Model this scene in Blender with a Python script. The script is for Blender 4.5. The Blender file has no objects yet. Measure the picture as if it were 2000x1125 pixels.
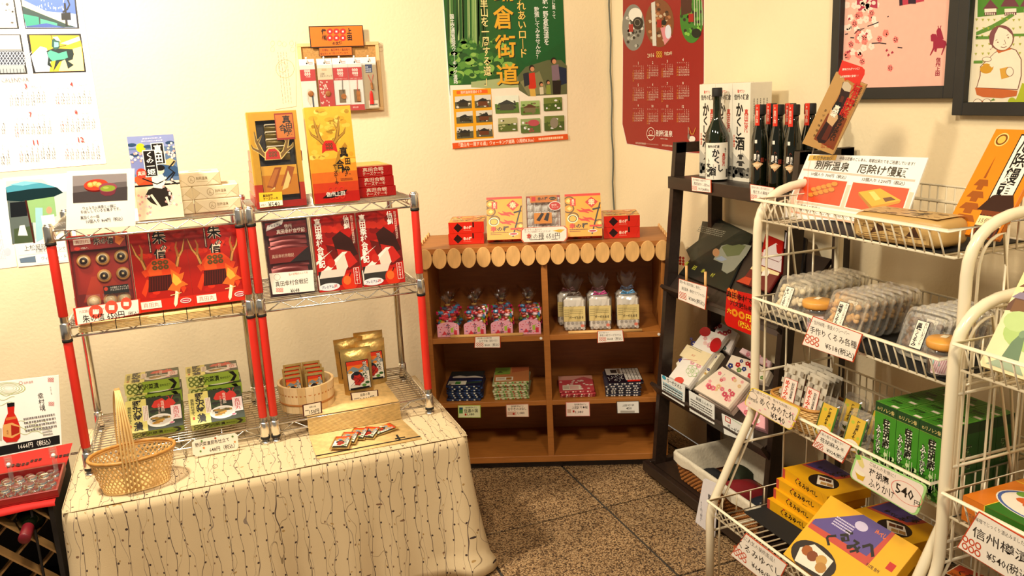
import bpy, math, random
from mathutils import Vector, Matrix
random.seed(7)
SC = bpy.context.scene
COL = SC.collection
R = math.radians
PI = math.pi
# ------------------------------------------------------------------ camera
FPX, PITCH, ROLL, YAW, CAMH = 1661.9, R(13.118), R(-2.787), R(69.60), 1.4
_f = Vector((math.cos(YAW)*math.cos(PITCH), math.sin(YAW)*math.cos(PITCH), -math.sin(PITCH)))
_r0 = Vector((math.sin(YAW), -math.cos(YAW), 0)); _u0 = _r0.cross(_f)
_r = math.cos(ROLL)*_r0 + math.sin(ROLL)*_u0
_u = -math.sin(ROLL)*_r0 + math.cos(ROLL)*_u0
CAM = Vector((0, 0, CAMH))
cd = bpy.data.cameras.new('camera'); cam = bpy.data.objects.new('camera', cd); COL.objects.link(cam)
cd.sensor_width = 36; cd.lens = FPX/2000*36; cd.clip_start = .02
cam.matrix_world = Matrix(((_r.x, _u.x, -_f.x, 0), (_r.y, _u.y, -_f.y, 0), (_r.z, _u.z, -_f.z, CAMH), (0, 0, 0, 1)))
SC.camera = cam
# ------------------------------------------------------------------ world, lamps, exposure
w = bpy.data.worlds.new('room_light'); SC.world = w; w.use_nodes = True
w.node_tree.nodes['Background'].inputs[0].default_value = (1.0, .88, .72, 1)
w.node_tree.nodes['Background'].inputs[1].default_value = .17
def lamp(name, loc, target, size, power, col):
    l = bpy.data.lights.new(name, 'AREA'); l.shape = 'DISK'; l.size = size; l.energy = power; l.color = col
    o = bpy.data.objects.new(name, l); COL.objects.link(o); o.location = loc
    d = Vector(target)-Vector(loc); o.rotation_euler = d.to_track_quat('-Z', 'Y').to_euler(); return o
lamp('ceiling_lamp_near_calendar', (-.65, 2.15, 2.48), (-.45, 3.2, 1.2), .22, 52, (1, .89, .70))
lamp('ceiling_lamp_centre', (-.05, .95, 2.45), (.7, 2.6, .3), .30, 24, (1, .84, .61))
lamp('ceiling_lamp_by_racks', (.60, .10, 2.45), (1.35, 1.5, .3), .30, 17, (1, .85, .63))
SC.view_settings.view_transform = 'Standard'; SC.view_settings.look = 'None'
SC.view_settings.gamma = 1; SC.view_settings.use_curve_mapping = False
SC.view_settings.exposure = .48
# ------------------------------------------------------------------ pixel rays (distance always from a plane of the place)
def ray(x, y): return _f*FPX + _r*(x-1000) - _u*(y-562.5)
def Zp(x, y, z): d = ray(x, y); return CAM + d*((z-CAMH)/d.z)
def Yp(x, y, Y): d = ray(x, y); return CAM + d*(Y/d.y)
def Xp(x, y, X): d = ray(x, y); return CAM + d*(X/d.x)
def on(mat, x, y):
    """ray against the local y=0 plane of a frame: local (x, z)"""
    d = ray(x, y); n = mat.col[1].xyz; o = mat.translation
    p = CAM + d*((o-CAM).dot(n)/d.dot(n)); q = mat.inverted() @ p
    return q.x, q.z
def pose(loc, rz=0, rx=0, ry=0):
    return Matrix.Translation(loc) @ Matrix.Rotation(R(rz), 4, 'Z') @ Matrix.Rotation(R(rx), 4, 'X') @ Matrix.Rotation(R(ry), 4, 'Y')
def stand(pl, pr, z, ptop=None, lean=0):
    """frame of a thing standing on height z whose front bottom edge runs pl..pr; leaning back by lean degrees"""
    A = Zp(*pl, z); B = Zp(*pr, z); d = B-A
    m = pose((A+B)/2, math.degrees(math.atan2(d.y, d.x)), -lean)
    return m, d.length, (on(m, *ptop)[1] if ptop else None)
# ------------------------------------------------------------------ materials
def lin(h):
    if not isinstance(h, str): return tuple(h)
    h = h.lstrip('#'); out = []
    for i in (0, 2, 4):
        c = int(h[i:i+2], 16)/255; out.append(c/12.92 if c <= .04045 else ((c+.055)/1.055)**2.4)
    return tuple(out)
MATS = {}
def nmat(name):
    m = bpy.data.materials.new(name); m.use_nodes = True; MATS[name] = m
    nt = m.node_tree; return m, nt, nt.nodes['Principled BSDF']
def mat(name, col, rough=.5, metal=0, nscale=40, namt=.08, bump=0, bscale=None, stretch=None, alpha=None, spec=.5, trans=0, coat=0):
    m, nt, b = nmat(name); N = nt.nodes; L = nt.links; c = lin(col)
    tc = N.new('ShaderNodeTexCoord'); src = tc.outputs['Object']
    if stretch:
        mp = N.new('ShaderNodeMapping'); mp.inputs['Scale'].default_value = stretch; L.new(src, mp.inputs[0]); src = mp.outputs[0]
    nz = N.new('ShaderNodeTexNoise'); nz.inputs['Scale'].default_value = nscale; nz.inputs['Detail'].default_value = 3; L.new(src, nz.inputs[0])
    cr = N.new('ShaderNodeMapRange'); cr.inputs['From Min'].default_value = .3; cr.inputs['From Max'].default_value = .7
    L.new(nz.outputs[0], cr.inputs[0])
    mx = N.new('ShaderNodeMix'); mx.data_type = 'RGBA'
    mx.inputs[6].default_value = tuple(x*(1-namt) for x in c)+(1,); mx.inputs[7].default_value = tuple(min(1, x*(1+namt)) for x in c)+(1,)
    L.new(cr.outputs[0], mx.inputs[0]); L.new(mx.outputs[2], b.inputs['Base Color'])
    b.inputs['Roughness'].default_value = rough; b.inputs['Metallic'].default_value = metal
    b.inputs['Specular IOR Level'].default_value = spec; b.inputs['Transmission Weight'].default_value = trans; b.inputs['Coat Weight'].default_value = coat
    if bump:
        bp = N.new('ShaderNodeBump'); bp.inputs['Strength'].default_value = bump; bp.inputs['Distance'].default_value = .004
        n2 = N.new('ShaderNodeTexNoise'); n2.inputs['Scale'].default_value = bscale or nscale; n2.inputs['Detail'].default_value = 4
        L.new(src, n2.inputs[0]); L.new(n2.outputs[0], bp.inputs['Height']); L.new(bp.outputs[0], b.inputs['Normal'])
    return m
def printmat(name, rough, coat=0, metal=0, namt=.05):
    m, nt, b = nmat(name); N = nt.nodes; L = nt.links
    at = N.new('ShaderNodeAttribute'); at.attribute_name = 'Col'
    tc = N.new('ShaderNodeTexCoord'); nz = N.new('ShaderNodeTexNoise'); nz.inputs['Scale'].default_value = 60; L.new(tc.outputs['Object'], nz.inputs[0])
    mr = N.new('ShaderNodeMapRange'); mr.inputs['To Min'].default_value = 1-namt; mr.inputs['To Max'].default_value = 1+namt; L.new(nz.outputs[0], mr.inputs[0])
    mx = N.new('ShaderNodeVectorMath'); mx.operation = 'SCALE'; L.new(at.outputs['Color'], mx.inputs[0]); L.new(mr.outputs[0], mx.inputs['Scale'])
    L.new(mx.outputs[0], b.inputs['Base Color']); b.inputs['Roughness'].default_value = rough; b.inputs['Coat Weight'].default_value = coat; b.inputs['Metallic'].default_value = metal
    return m
def clear(name, tint=(1, 1, 1), gloss=.06, rough=.08, haze=0.0):
    """clear film: transparent with a fresnel sheen"""
    m = bpy.data.materials.new(name); m.use_nodes = True; MATS[name] = m; nt = m.node_tree; N = nt.nodes; L = nt.links
    N.remove(N['Principled BSDF']); out = N['Material Output']
    t = N.new('ShaderNodeBsdfTransparent'); t.inputs[0].default_value = tuple(tint)+(1,)
    g = N.new('ShaderNodeBsdfGlossy'); g.inputs['Roughness'].default_value = rough
    lw = N.new('ShaderNodeLayerWeight'); lw.inputs[0].default_value = .25
    nz = N.new('ShaderNodeTexNoise'); nz.inputs['Scale'].default_value = 35; tc = N.new('ShaderNodeTexCoord'); L.new(tc.outputs['Object'], nz.inputs[0])
    bp = N.new('ShaderNodeBump'); bp.inputs['Strength'].default_value = .35; bp.inputs['Distance'].default_value = .004; L.new(nz.outputs[0], bp.inputs['Height']); L.new(bp.outputs[0], g.inputs['Normal'])
    a = N.new('ShaderNodeMath'); a.operation = 'MULTIPLY_ADD'; a.inputs[1].default_value = .45; a.inputs[2].default_value = gloss; L.new(lw.outputs['Fresnel'], a.inputs[0])
    mx = N.new('ShaderNodeMixShader'); L.new(a.outputs[0], mx.inputs[0]); L.new(t.outputs[0], mx.inputs[1]); L.new(g.outputs[0], mx.inputs[2])
    last = mx
    if haze:
        df = N.new('ShaderNodeBsdfDiffuse'); df.inputs[0].default_value = (.9, .9, .88, 1)
        m2 = N.new('ShaderNodeMixShader'); m2.inputs[0].default_value = haze; L.new(mx.outputs[0], m2.inputs[1]); L.new(df.outputs[0], m2.inputs[2]); last = m2
    L.new(last.outputs[0], out.inputs[0]); return m
mat('wall_plaster', '#ecdab4', .85, nscale=3, namt=.035, bump=.25, bscale=90)
mat('grout', '#35302a', .9)
mat('chrome', '#ebe8e2', .22, 1, nscale=15, namt=.1)
mat('chrome_dark', '#8f8b84', .3, 1, nscale=15, namt=.1)
mat('black_rubber', '#15130f', .7)
mat('red_sleeve', '#cf2a1c', .38, nscale=20, namt=.05)
mat('bookcase_wood', '#a5662a', .45, nscale=14, namt=.10, stretch=(1, 6, 9))
mat('oval_wood', '#d9a868', .45, nscale=16, namt=.13, stretch=(5, 1, .8))
mat('dowel_wood', '#d9a866', .5, nscale=20, namt=.1)
mat('dark_stand', '#2a1d16', .4, nscale=10, namt=.25, stretch=(8, 1, 8))
mat('cream_enamel', '#e9ddc0', .3, nscale=12, namt=.03, coat=.4)
mat('white_plastic', '#ece9e4', .4)
mat('paper_white', '#f3efe8', .7, nscale=30, namt=.02)
mat('bamboo', '#d9b271', .5, nscale=30, namt=.12)
mat('bamboo_mat', '#e0bd7c', .55, nscale=60, namt=.14)
mat('bamboo_rim', '#b9823a', .45, nscale=80, namt=.2)
mat('pine', '#e2bd83', .5, nscale=22, namt=.1, stretch=(1, 1, .25))
mat('pine_pale', '#ecd0a0', .5, nscale=22, namt=.06)
mat('copper_band', '#b97a3f', .4, nscale=40)
mat('gold_foil', '#d6b46c', .30, .75, nscale=25, namt=.15, bump=.5, bscale=45)
mat('wicker', '#9a5f2a', .6, nscale=90, namt=.25)
mat('linen', '#d8ceb8', .85, nscale=120, namt=.06, bump=.3)
mat('glass_dark', '#0d1208', .06, nscale=8, coat=.5)
mat('glass_green', '#131c08', .05, nscale=8, coat=.5)
mat('cork', '#b98a4e', .9, nscale=140, namt=.2)
mat('black_frame', '#1a1917', .5, nscale=20, namt=.15)
mat('cable', '#5c5f55', .6)
mat('candle_wax', '#d89a44', .4)
printmat('print_gloss', .28, .15)
printmat('print_satin', .42)
printmat('print_matte', .75)
printmat('foil_print', .32, 0, .25, .12)
clear('clear_film', gloss=.05, rough=.06)
clear('clear_tray', tint=(.96, .95, .92), gloss=.09, rough=.12, haze=.07)
clear('clear_sleeve', gloss=.03, rough=.1, haze=.03)
# ------------------------------------------------------------------ mesh building
class MB:
    def __init__(s): s.v = []; s.f = []; s.c = []; s.uv = None
    def add(s, vs, fs, col=None):
        o = len(s.v); s.v += [tuple(p) for p in vs]
        for f in fs: s.f.append(tuple(i+o for i in f)); s.c.append(col)
        return s
    def box(s, x0, x1, y0, y1, z0, z1, col=None, b=0):
        if b <= 0:
            s.add([(x, y, z) for z in (z0, z1) for y in (y0, y1) for x in (x0, x1)],
                  [(0, 2, 3, 1), (4, 5, 7, 6), (0, 1, 5, 4), (2, 6, 7, 3), (0, 4, 6, 2), (1, 3, 7, 5)], col); return s
        vs = []; ix = {}
        X, Y, Z = (x0, x1), (y0, y1), (z0, z1); sg = (1, -1)
        for i in (0, 1):
            for j in (0, 1):
                for k in (0, 1):
                    a, c, e = X[i], Y[j], Z[k]; bx, by, bz = sg[i]*b, sg[j]*b, sg[k]*b
                    ix[i, j, k] = len(vs); vs += [(a, c+by, e+bz), (a+bx, c, e+bz), (a+bx, c+by, e)]
        F = []
        for i in (0, 1):
            q = [ix[i, 0, 0], ix[i, 1, 0], ix[i, 1, 1], ix[i, 0, 1]]; F.append(q[::-1] if i == 0 else q)
            q = [ix[0, i, 0]+1, ix[1, i, 0]+1, ix[1, i, 1]+1, ix[0, i, 1]+1]; F.append(q if i == 0 else q[::-1])
            q = [ix[0, 0, i]+2, ix[1, 0, i]+2, ix[1, 1, i]+2, ix[0, 1, i]+2]; F.append(q[::-1] if i == 0 else q)
        for i in (0, 1):
            for j in (0, 1):
                F.append([ix[i, j, 0], ix[i, j, 1], ix[i, j, 1]+1, ix[i, j, 0]+1]); F.append([ix[i, 0, j], ix[i, 1, j], ix[i, 1, j]+2, ix[i, 0, j]+2])
                F.append([ix[0, i, j]+1, ix[1, i, j]+1, ix[1, i, j]+2, ix[0, i, j]+2])
        for i in (0, 1):
            for j in (0, 1):
                for k in (0, 1): n = ix[i, j, k]; F.append([n, n+1, n+2])
        return s.add(vs, F, col)
    def tube(s, pts, r, n=8, closed=False, col=None, caps=True):
        pts = [Vector(p) for p in pts]; m = len(pts); rs = r if isinstance(r, (list, tuple)) else [r]*m
        vs = []; prev = None
        for i, p in enumerate(pts):
            if closed: t = pts[(i+1) % m]-pts[i-1]
            else: t = pts[min(i+1, m-1)]-pts[max(i-1, 0)]
            t.normalize()
            if prev is None:
                a = Vector((0, 0, 1)) if abs(t.z) < .9 else Vector((1, 0, 0)); x = t.cross(a).normalized()
            else:
                x = prev - t*prev.dot(t)
                x = x.normalized() if x.length > 1e-6 else t.orthogonal().normalized()
            prev = x; y = t.cross(x)
            for k in range(n):
                a = 2*PI*k/n; vs.append(p + (x*math.cos(a)+y*math.sin(a))*rs[i])
        F = []
        for i in range(m if closed else m-1):
            j = (i+1) % m
            for k in range(n): l = (k+1) % n; F.append((i*n+k, i*n+l, j*n+l, j*n+k))
        if caps and not closed: F += [tuple(range(n))[::-1], tuple(range((m-1)*n, m*n))]
        return s.add(vs, F, col)
    def lathe(s, prof, n=24, c=(0, 0, 0), col=None, sx=1, sy=1, caps=True):
        vs = []; F = []
        for r, z in prof:
            for k in range(n): a = 2*PI*k/n; vs.append((c[0]+r*math.cos(a)*sx, c[1]+r*math.sin(a)*sy, c[2]+z))
        for i in range(len(prof)-1):
            for k in range(n): l = (k+1) % n; F.append((i*n+k, i*n+l, (i+1)*n+l, (i+1)*n+k))
        if caps: F += [tuple(range(n))[::-1], tuple(range((len(prof)-1)*n, len(prof)*n))]
        return s.add(vs, F, col)
    def grid(s, fn, nu, nv, col=None, closed_u=False):
        vs = [fn(i/nu, j/nv) for j in range(nv+1) for i in range(nu+(0 if closed_u else 1))]
        k = nu if closed_u else nu+1; F = []
        for j in range(nv):
            for i in range(nu):
                a = j*k+i; b = j*k+(i+1) % k; F.append((a, b, b+k, a+k))
        return s.add(vs, F, col)
    def ball(s, c, r, n=10, m=6, col=None, sx=1, sy=1, sz=1):
        pr = [(max(1e-4, r*math.sin(PI*i/m)), -r*math.cos(PI*i/m)*sz) for i in range(m+1)]
        return s.lathe(pr, n, c, col, sx, sy, False)
    def mesh(s, name, material, smooth=False):
        me = bpy.data.meshes.new(name); me.from_pydata(s.v, [], s.f)
        if any(c is not None for c in s.c):
            at = me.color_attributes.new('Col', 'FLOAT_COLOR', 'CORNER'); buf = []
            for f, c in zip(s.f, s.c): buf += list(tuple(x**1.22 for x in (lin(c) if c is not None else (.8, .8, .8)))+(1,))*len(f)
            at.data.foreach_set('color', buf)
        me.materials.append(MATS[material])
        if smooth: me.shade_smooth() if smooth is True else me.shade_auto(smooth) if hasattr(me, 'shade_auto') else me.shade_smooth()
        me.update(); return me
CACHE = {}
def link(name, me, parent=None, mtx=None, **props):
    o = bpy.data.objects.new(name, me); COL.objects.link(o)
    if parent is not None: o.parent = parent
    if mtx is not None: o.matrix_basis = mtx
    for k, v in props.items(): o[k] = v
    return o
def part(name, mb, material, parent, mtx=None, smooth=False, key=None, **props):
    """one part (or a one-mesh thing when it has a label); alike parts share mesh data by key; mb may be a function"""
    if key is not None and key in CACHE: return link(name, CACHE[key], parent, mtx, **props)
    if callable(mb): mb = mb()
    me = mb.mesh(name, material, smooth)
    if key is not None: CACHE[key] = me
    return link(name, me, parent, mtx, **props)
LABELS = {}
def thing(name, label, cat, mtx=None, group=None):
    o = link(name, None, None, mtx); o.empty_display_size = .02; o['label'] = label; o['category'] = cat
    if group: o['group'] = group
    LABELS.setdefault(label, []).append(name); return o
def struct(name, mb, material, parent=None, **k):
    return part(name, mb, material, parent, kind='structure', **k)
# ------------------------------------------------------------------ flat print: coloured shapes and real lettering in thin layers
GLYPH = {}
def glyphs(s, bold, vert):
    bold *= .6; k = (s, bold, vert)
    if k not in GLYPH:
        cu = bpy.data.curves.new('lettering', 'FONT'); cu.body = '\n'.join(s.replace('ー', '｜')) if vert else s
        cu.resolution_u = 1; cu.offset = bold; cu.fill_mode = 'FRONT'; cu.space_line = .92 if vert else 1.05
        if vert: cu.align_x = 'CENTER'
        o = bpy.data.objects.new('lettering', cu); me = bpy.data.meshes.new_from_object(o)
        vs = [v.co[:2] for v in me.vertices]; fs = [tuple(p.vertices) for p in me.polygons]
        bpy.data.objects.remove(o); bpy.data.curves.remove(cu); bpy.data.meshes.remove(me)
        xs = [v[0] for v in vs] or [0]; ys = [v[1] for v in vs] or [0]
        GLYPH[k] = (vs, fs, min(xs), max(xs), min(ys), max(ys))
    return GLYPH[k]
class Art:
    """2-D print on a face. size mode: coordinates 0..1 of a w x h face, v up, origin bottom left.
       photo mode (zm=(x0,y0,scale)): coordinates read off the photo, cast on the plane of frame m."""
    EPS = .00002
    def __init__(s, w=1, h=1, m=None, zm=None, off=.0003):
        s.w, s.h, s.m, s.zm = w, h, m, zm; s.b = MB(); s.k = 0; s.off = off
    def P(s, x, y):
        if s.m is not None:
            z = s.zm or (0, 0, 1); return on(s.m, z[0]+x/z[2], z[1]+y/z[2])
        return ((x-.5)*s.w, y*s.h)
    def poly(s, pts, col, raw=False, same=False):
        if not same: s.k += 1
        if s.m is None and not raw:
            for ax, lo in ((0, 1), (0, 0), (1, 1), (1, 0)):      # keep the print on its face
                out = []; sd = 1 if lo else -1; lim = 0 if lo else 1
                for i in range(len(pts)):
                    A, B = pts[i-1], pts[i]; ia, ib = sd*(A[ax]-lim) >= 0, sd*(B[ax]-lim) >= 0
                    if ia != ib: f = (lim-A[ax])/(B[ax]-A[ax]); out.append((A[0]+(B[0]-A[0])*f, A[1]+(B[1]-A[1])*f))
                    if ib: out.append(B)
                pts = out
            if len(pts) < 3: return s
        q = [p if raw else s.P(*p) for p in pts]; y = -(s.off+s.k*s.EPS)
        a = sum(q[i-1][0]*q[i][1]-q[i][0]*q[i-1][1] for i in range(len(q)))
        if a < 0: q = q[::-1]
        s.b.add([(x, y, z) for x, z in q], [tuple(range(len(q)))], col); return s
    def rect(s, x0, y0, x1, y1, col): return s.poly([(x0, y0), (x1, y0), (x1, y1), (x0, y1)], col)
    def tri(s, *p, col): return s.poly(p, col)
    def ell(s, cx, cy, rx, ry, col, n=20, rot=0, a0=0, a1=360):
        c, d = math.cos(R(rot)), math.sin(R(rot)); P = []
        for i in range(n+(0 if a1-a0 == 360 else 1)):
            a = R(a0+(a1-a0)*i/n); x, y = rx*math.cos(a), ry*math.sin(a); P.append((cx+x*c-y*d, cy+x*d+y*c))
        return s.poly(P, col)
    def ring(s, cx, cy, rx, ry, t, col, n=20):
        s.k += 1; y = -(s.off+s.k*s.EPS); vs = []
        for i in range(n):
            a = 2*PI*i/n
            for k in (1, 1-t): x, z = s.P(cx+rx*k*math.cos(a), cy+ry*k*math.sin(a)); vs.append((x, y, z))
        s.b.add(vs, [(2*i, (2*i+2) % (2*n), (2*i+3) % (2*n), 2*i+1) for i in range(n)], col); return s
    def line(s, pts, w, col):
        """stroke; w in local metres (number or list)"""
        s.k += 1; y = -(s.off+s.k*s.EPS); q = [Vector(s.P(*p)) for p in pts]; n = len(q); vs = []
        for i in range(n):
            d = (q[min(i+1, n-1)]-q[max(i-1, 0)]); d = d.normalized() if d.length else Vector((1, 0)); nn = Vector((-d.y, d.x))
            h = (w[i] if isinstance(w, (list, tuple)) else w)/2; a, b = q[i]+nn*h, q[i]-nn*h; vs += [(a.x, y, a.y), (b.x, y, b.y)]
        s.b.add(vs, [(2*i, 2*i+1, 2*i+3, 2*i+2) for i in range(n-1)], col); return s
    def text(s, t, x0, y0, x1, y1, col, bold=0, vert=False, keep=True, skew=0, raw=False):
        """lettering fitted into the box (x0,y0)-(x1,y1)"""
        vs, fs, a0, a1, b0, b1 = glyphs(t, bold, vert)
        if not fs: return s
        s.k += 1; y = -(s.off+s.k*s.EPS)
        p, q = ((x0, y0), (x1, y1)) if raw else (s.P(x0, y0), s.P(x1, y1))
        u0, u1 = sorted((p[0], q[0])); v0, v1 = sorted((p[1], q[1]))
        kx = (u1-u0)/max(1e-6, a1-a0); ky = (v1-v0)/max(1e-6, b1-b0)
        if keep:
            lim = 1.25; 
            if kx > ky*lim: kx2 = ky*lim; u0 += (u1-u0-(a1-a0)*kx2)/2; kx = kx2
            elif ky > kx*lim: ky2 = kx*lim; v0 += (v1-v0-(b1-b0)*ky2)/2; ky = ky2
        s.b.add([(u0+(vx-a0)*kx+(vy-b0)*ky*skew, y, v0+(vy-b0)*ky) for vx, vy in vs], fs, col); return s
    def outlined(s, t, x0, y0, x1, y1, col, edge, bold=.02, e=.06, **k):
        s.text(t, x0, y0, x1, y1, edge, bold+e, **k); return s.text(t, x0, y0, x1, y1, col, bold, **k)
    def fine(s, x0, y0, x1, y1, rows, col, vert=False, seed=1, fill=.5):
        """lines of print too small to read: short strokes"""
        s.k += 1; y = -(s.off+s.k*s.EPS); rnd = random.Random(seed)
        p, q = s.P(x0, y0), s.P(x1, y1); u0, u1 = sorted((p[0], q[0])); v0, v1 = sorted((p[1], q[1]))
        for r in range(rows):
            t = 0.0
            while t < 1:
                L = rnd.uniform(.04, .10)
                a, b = ((u0+(u1-u0)*(r+.2)/rows, u0+(u1-u0)*(r+.2+fill)/rows), (v1-(v1-v0)*min(1, t+L*.75), v1-(v1-v0)*t)) if vert else \
                       ((u0+(u1-u0)*t, u0+(u1-u0)*min(1, t+L*.75)), (v0+(v1-v0)*(r+.2)/rows, v0+(v1-v0)*(r+.2+fill)/rows))
                s.b.add([(a[0], y, b[0]), (a[1], y, b[0]), (a[1], y, b[1]), (a[0], y, b[1])], [(0, 1, 2, 3)], col); t += L
        return s
    def coins(s, x0, y0, x1, y1, col, hole=None, n=14):
        """six-coin crest, two rows of three"""
        for i in range(3):
            for j in range(2):
                cx = x0+(x1-x0)*(i+.5)/3; cy = y0+(y1-y0)*(j+.5)/2; rx = abs(x1-x0)/6.2; ry = abs(y1-y0)/4.2
                if hole is None: s.ring(cx, cy, rx, ry, .38, col, n)
                else:
                    s.ell(cx, cy, rx, ry, col, n); s.rect(cx-rx*.28, cy-ry*.28, cx+rx*.28, cy+ry*.28, hole)
        return s
    def done(s, name, parent, material='print_satin', mtx=None, key=None, **props):
        return part(name, s.b, material, parent, mtx, key=key, **props)
def art(key, parent, fn, w=1, h=1, name='print', material='print_satin', mtx=None, **props):
    """a print shared between alike things"""
    if key in CACHE: return link(name, CACHE[key], parent, mtx, **props)
    a = Art(w, h); fn(a); return a.done(name, parent, material, mtx, key=key, **props)
# ================================================================== THE ROOM
WX, WY = 1.753, 3.353
struct('wall_back', MB().box(-2.6, WX+.1, WY, WY+.1, 0, 2.5), 'wall_plaster')
struct('wall_right', MB().box(WX, WX+.1, -.6, WY, 0, 2.5), 'wall_plaster')
fl = struct('floor', MB().box(-2.6, WX, -.6, WY, -.06, -.006), 'grout')
def m_floor():
    m, nt, b = nmat('washed_gravel'); N = nt.nodes; L = nt.links
    tc = N.new('ShaderNodeTexCoord'); src = tc.outputs['Object']
    vo = N.new('ShaderNodeTexVoronoi'); vo.inputs['Scale'].default_value = 240; L.new(src, vo.inputs[0])
    sp = N.new('ShaderNodeSeparateColor'); L.new(vo.outputs['Color'], sp.inputs[0])
    cr = N.new('ShaderNodeValToRGB'); L.new(sp.outputs[0], cr.inputs[0]); e = cr.color_ramp.elements
    e[0].position = 0; e[0].color = lin('#3a2a1a')+(1,); e[1].position = 1; e[1].color = lin('#d0a878')+(1,)
    for p, c in ((.22, '#6a4d31'), (.45, '#a17c54'), (.62, '#bd9769'), (.8, '#cca87c')): k = e.new(p); k.color = lin(c)+(1,)
    dm = N.new('ShaderNodeMapRange'); dm.inputs['From Max'].default_value = .75; dm.inputs['To Min'].default_value = 1.05; dm.inputs['To Max'].default_value = .55; L.new(vo.outputs['Distance'], dm.inputs[0])
    nz = N.new('ShaderNodeTexNoise'); nz.inputs['Scale'].default_value = 5; L.new(src, nz.inputs[0])
    mr = N.new('ShaderNodeMapRange'); mr.inputs['From Min'].default_value = .3; mr.inputs['From Max'].default_value = .7; mr.inputs['To Min'].default_value = .75; mr.inputs['To Max'].default_value = 1.1; L.new(nz.outputs[0], mr.inputs[0])
    q = N.new('ShaderNodeMath'); q.operation = 'MULTIPLY'; L.new(dm.outputs[0], q.inputs[0]); L.new(mr.outputs[0], q.inputs[1])
    mx = N.new('ShaderNodeVectorMath'); mx.operation = 'SCALE'; L.new(cr.outputs[0], mx.inputs[0]); L.new(q.outputs[0], mx.inputs['Scale']); L.new(mx.outputs[0], b.inputs['Base Color'])
    bp = N.new('ShaderNodeBump'); bp.inputs['Strength'].default_value = .5; bp.inputs['Distance'].default_value = .003; bp.invert = True; L.new(vo.outputs['Distance'], bp.inputs['Height']); L.new(bp.outputs[0], b.inputs['Normal'])
    b.inputs['Roughness'].default_value = .55
m_floor()
T = .466
for i in range(-5, 2):
    for j in range(-4, 3):
        x0, y0 = 1.19+i*T, 2.39+j*T; x1, y1 = min(x0+T, WX), min(y0+T, WY)
        if x1-x0 < .05 or y1-y0 < .05: continue
        part('floor_tile', MB().box(x0+.0045, x1-.0045, y0+.0045, y1-.0045, -.006, 0, b=.001), 'washed_gravel', fl)
# ------------------------------------------------------------------ chrome wire shelf racks on the draped table
TZ = .42; UY = 2.46; UD = .345; UW = .47
SHZ = (1.103, .843, .475)     # deck heights
def wire_shelf(b_frame, b_deck, w, d):
    for z in (0, -.025):
        b_frame.tube([(0, 0, z-.003), (w, 0, z-.003)], .003, 6); b_frame.tube([(0, d, z-.003), (w, d, z-.003)], .003, 6)
        b_frame.tube([(0, 0, z-.003), (0, d, z-.003)], .003, 6); b_frame.tube([(w, 0, z-.003), (w, d, z-.003)], .003, 6)
    n = 12
    for yy in (0, d):
        b_frame.tube([(.02+(w-.04)*i/n, yy, -.004 if i % 2 else -.027) for i in range(n+1)], .002, 5)
    for xx in (0, w):
        b_frame.tube([(xx, .02+(d-.04)*i/8, -.004 if i % 2 else -.027) for i in range(9)], .002, 5)
    for i in range(1, 17): b_deck.tube([(.004, d*i/17, -.002), (w-.004, d*i/17, -.002)], .0016, 5)
    for i in range(1, 4): b_deck.tube([(w*i/4, 0, -.006), (w*i/4, d, -.006)], .0024, 5)
def rack(x0, label):
    t = thing('wire_shelf_rack', label, 'shelf rack', Matrix.Translation((x0, UY, TZ+.0006)), 'chrome wire shelf racks on the table')
    top = SHZ[0]-TZ
    for ix in (0, 1):
        for iy in (0, 1):
            mt = Matrix.Translation((UW*ix, UD*iy, 0))
            p = part('post', lambda: MB().lathe([(.0106, 0.004), (.0106, top+.012), (.0095, top+.016)], 14).lathe([(.014, 0), (.014, .006)], 14), 'chrome', t, mt, True, 'rackpost')
            if iy == 0:
                for z0, z1 in ((.082, .385), (.452, .643)):
                    part('red_sleeve', lambda: MB().lathe([(.0114, z0), (.0119, z0+.002), (.0119, z1-.002), (.0114, z1)], 16), 'red_sleeve', p, None, True, 'sleeve%.2f' % z0)
            for z in SHZ:
                part('collar', lambda: MB().lathe([(.0122, -.034), (.0142, -.030), (.0136, .008), (.0120, .012)], 18), 'chrome', p, Matrix.Translation((0, 0, z-TZ)), True, 'collar')
                part('collar_ring', lambda: MB().lathe([(.0134, -.004), (.0134, .004)], 18), 'black_rubber', p, Matrix.Translation((0, 0, z-TZ-.036)), True, 'cring')
    for z in SHZ:
        def fr():
            a, c = MB(), MB(); wire_shelf(a, c, UW, UD); CACHE['deck'] = c.mesh('wire_deck', 'chrome', True); return a
        s = part('shelf_frame', fr, 'chrome', t, Matrix.Translation((0, 0, z-TZ)), True, 'shframe')
        link('wire_deck', CACHE['deck'], s, kind='stuff')
    return t
rack(-.351, 'chrome wire shelf rack with red posts, standing behind the woven bamboo basket')
rack(.149, 'chrome wire shelf rack with red posts, standing behind the wooden tub and gold pouches')
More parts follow.
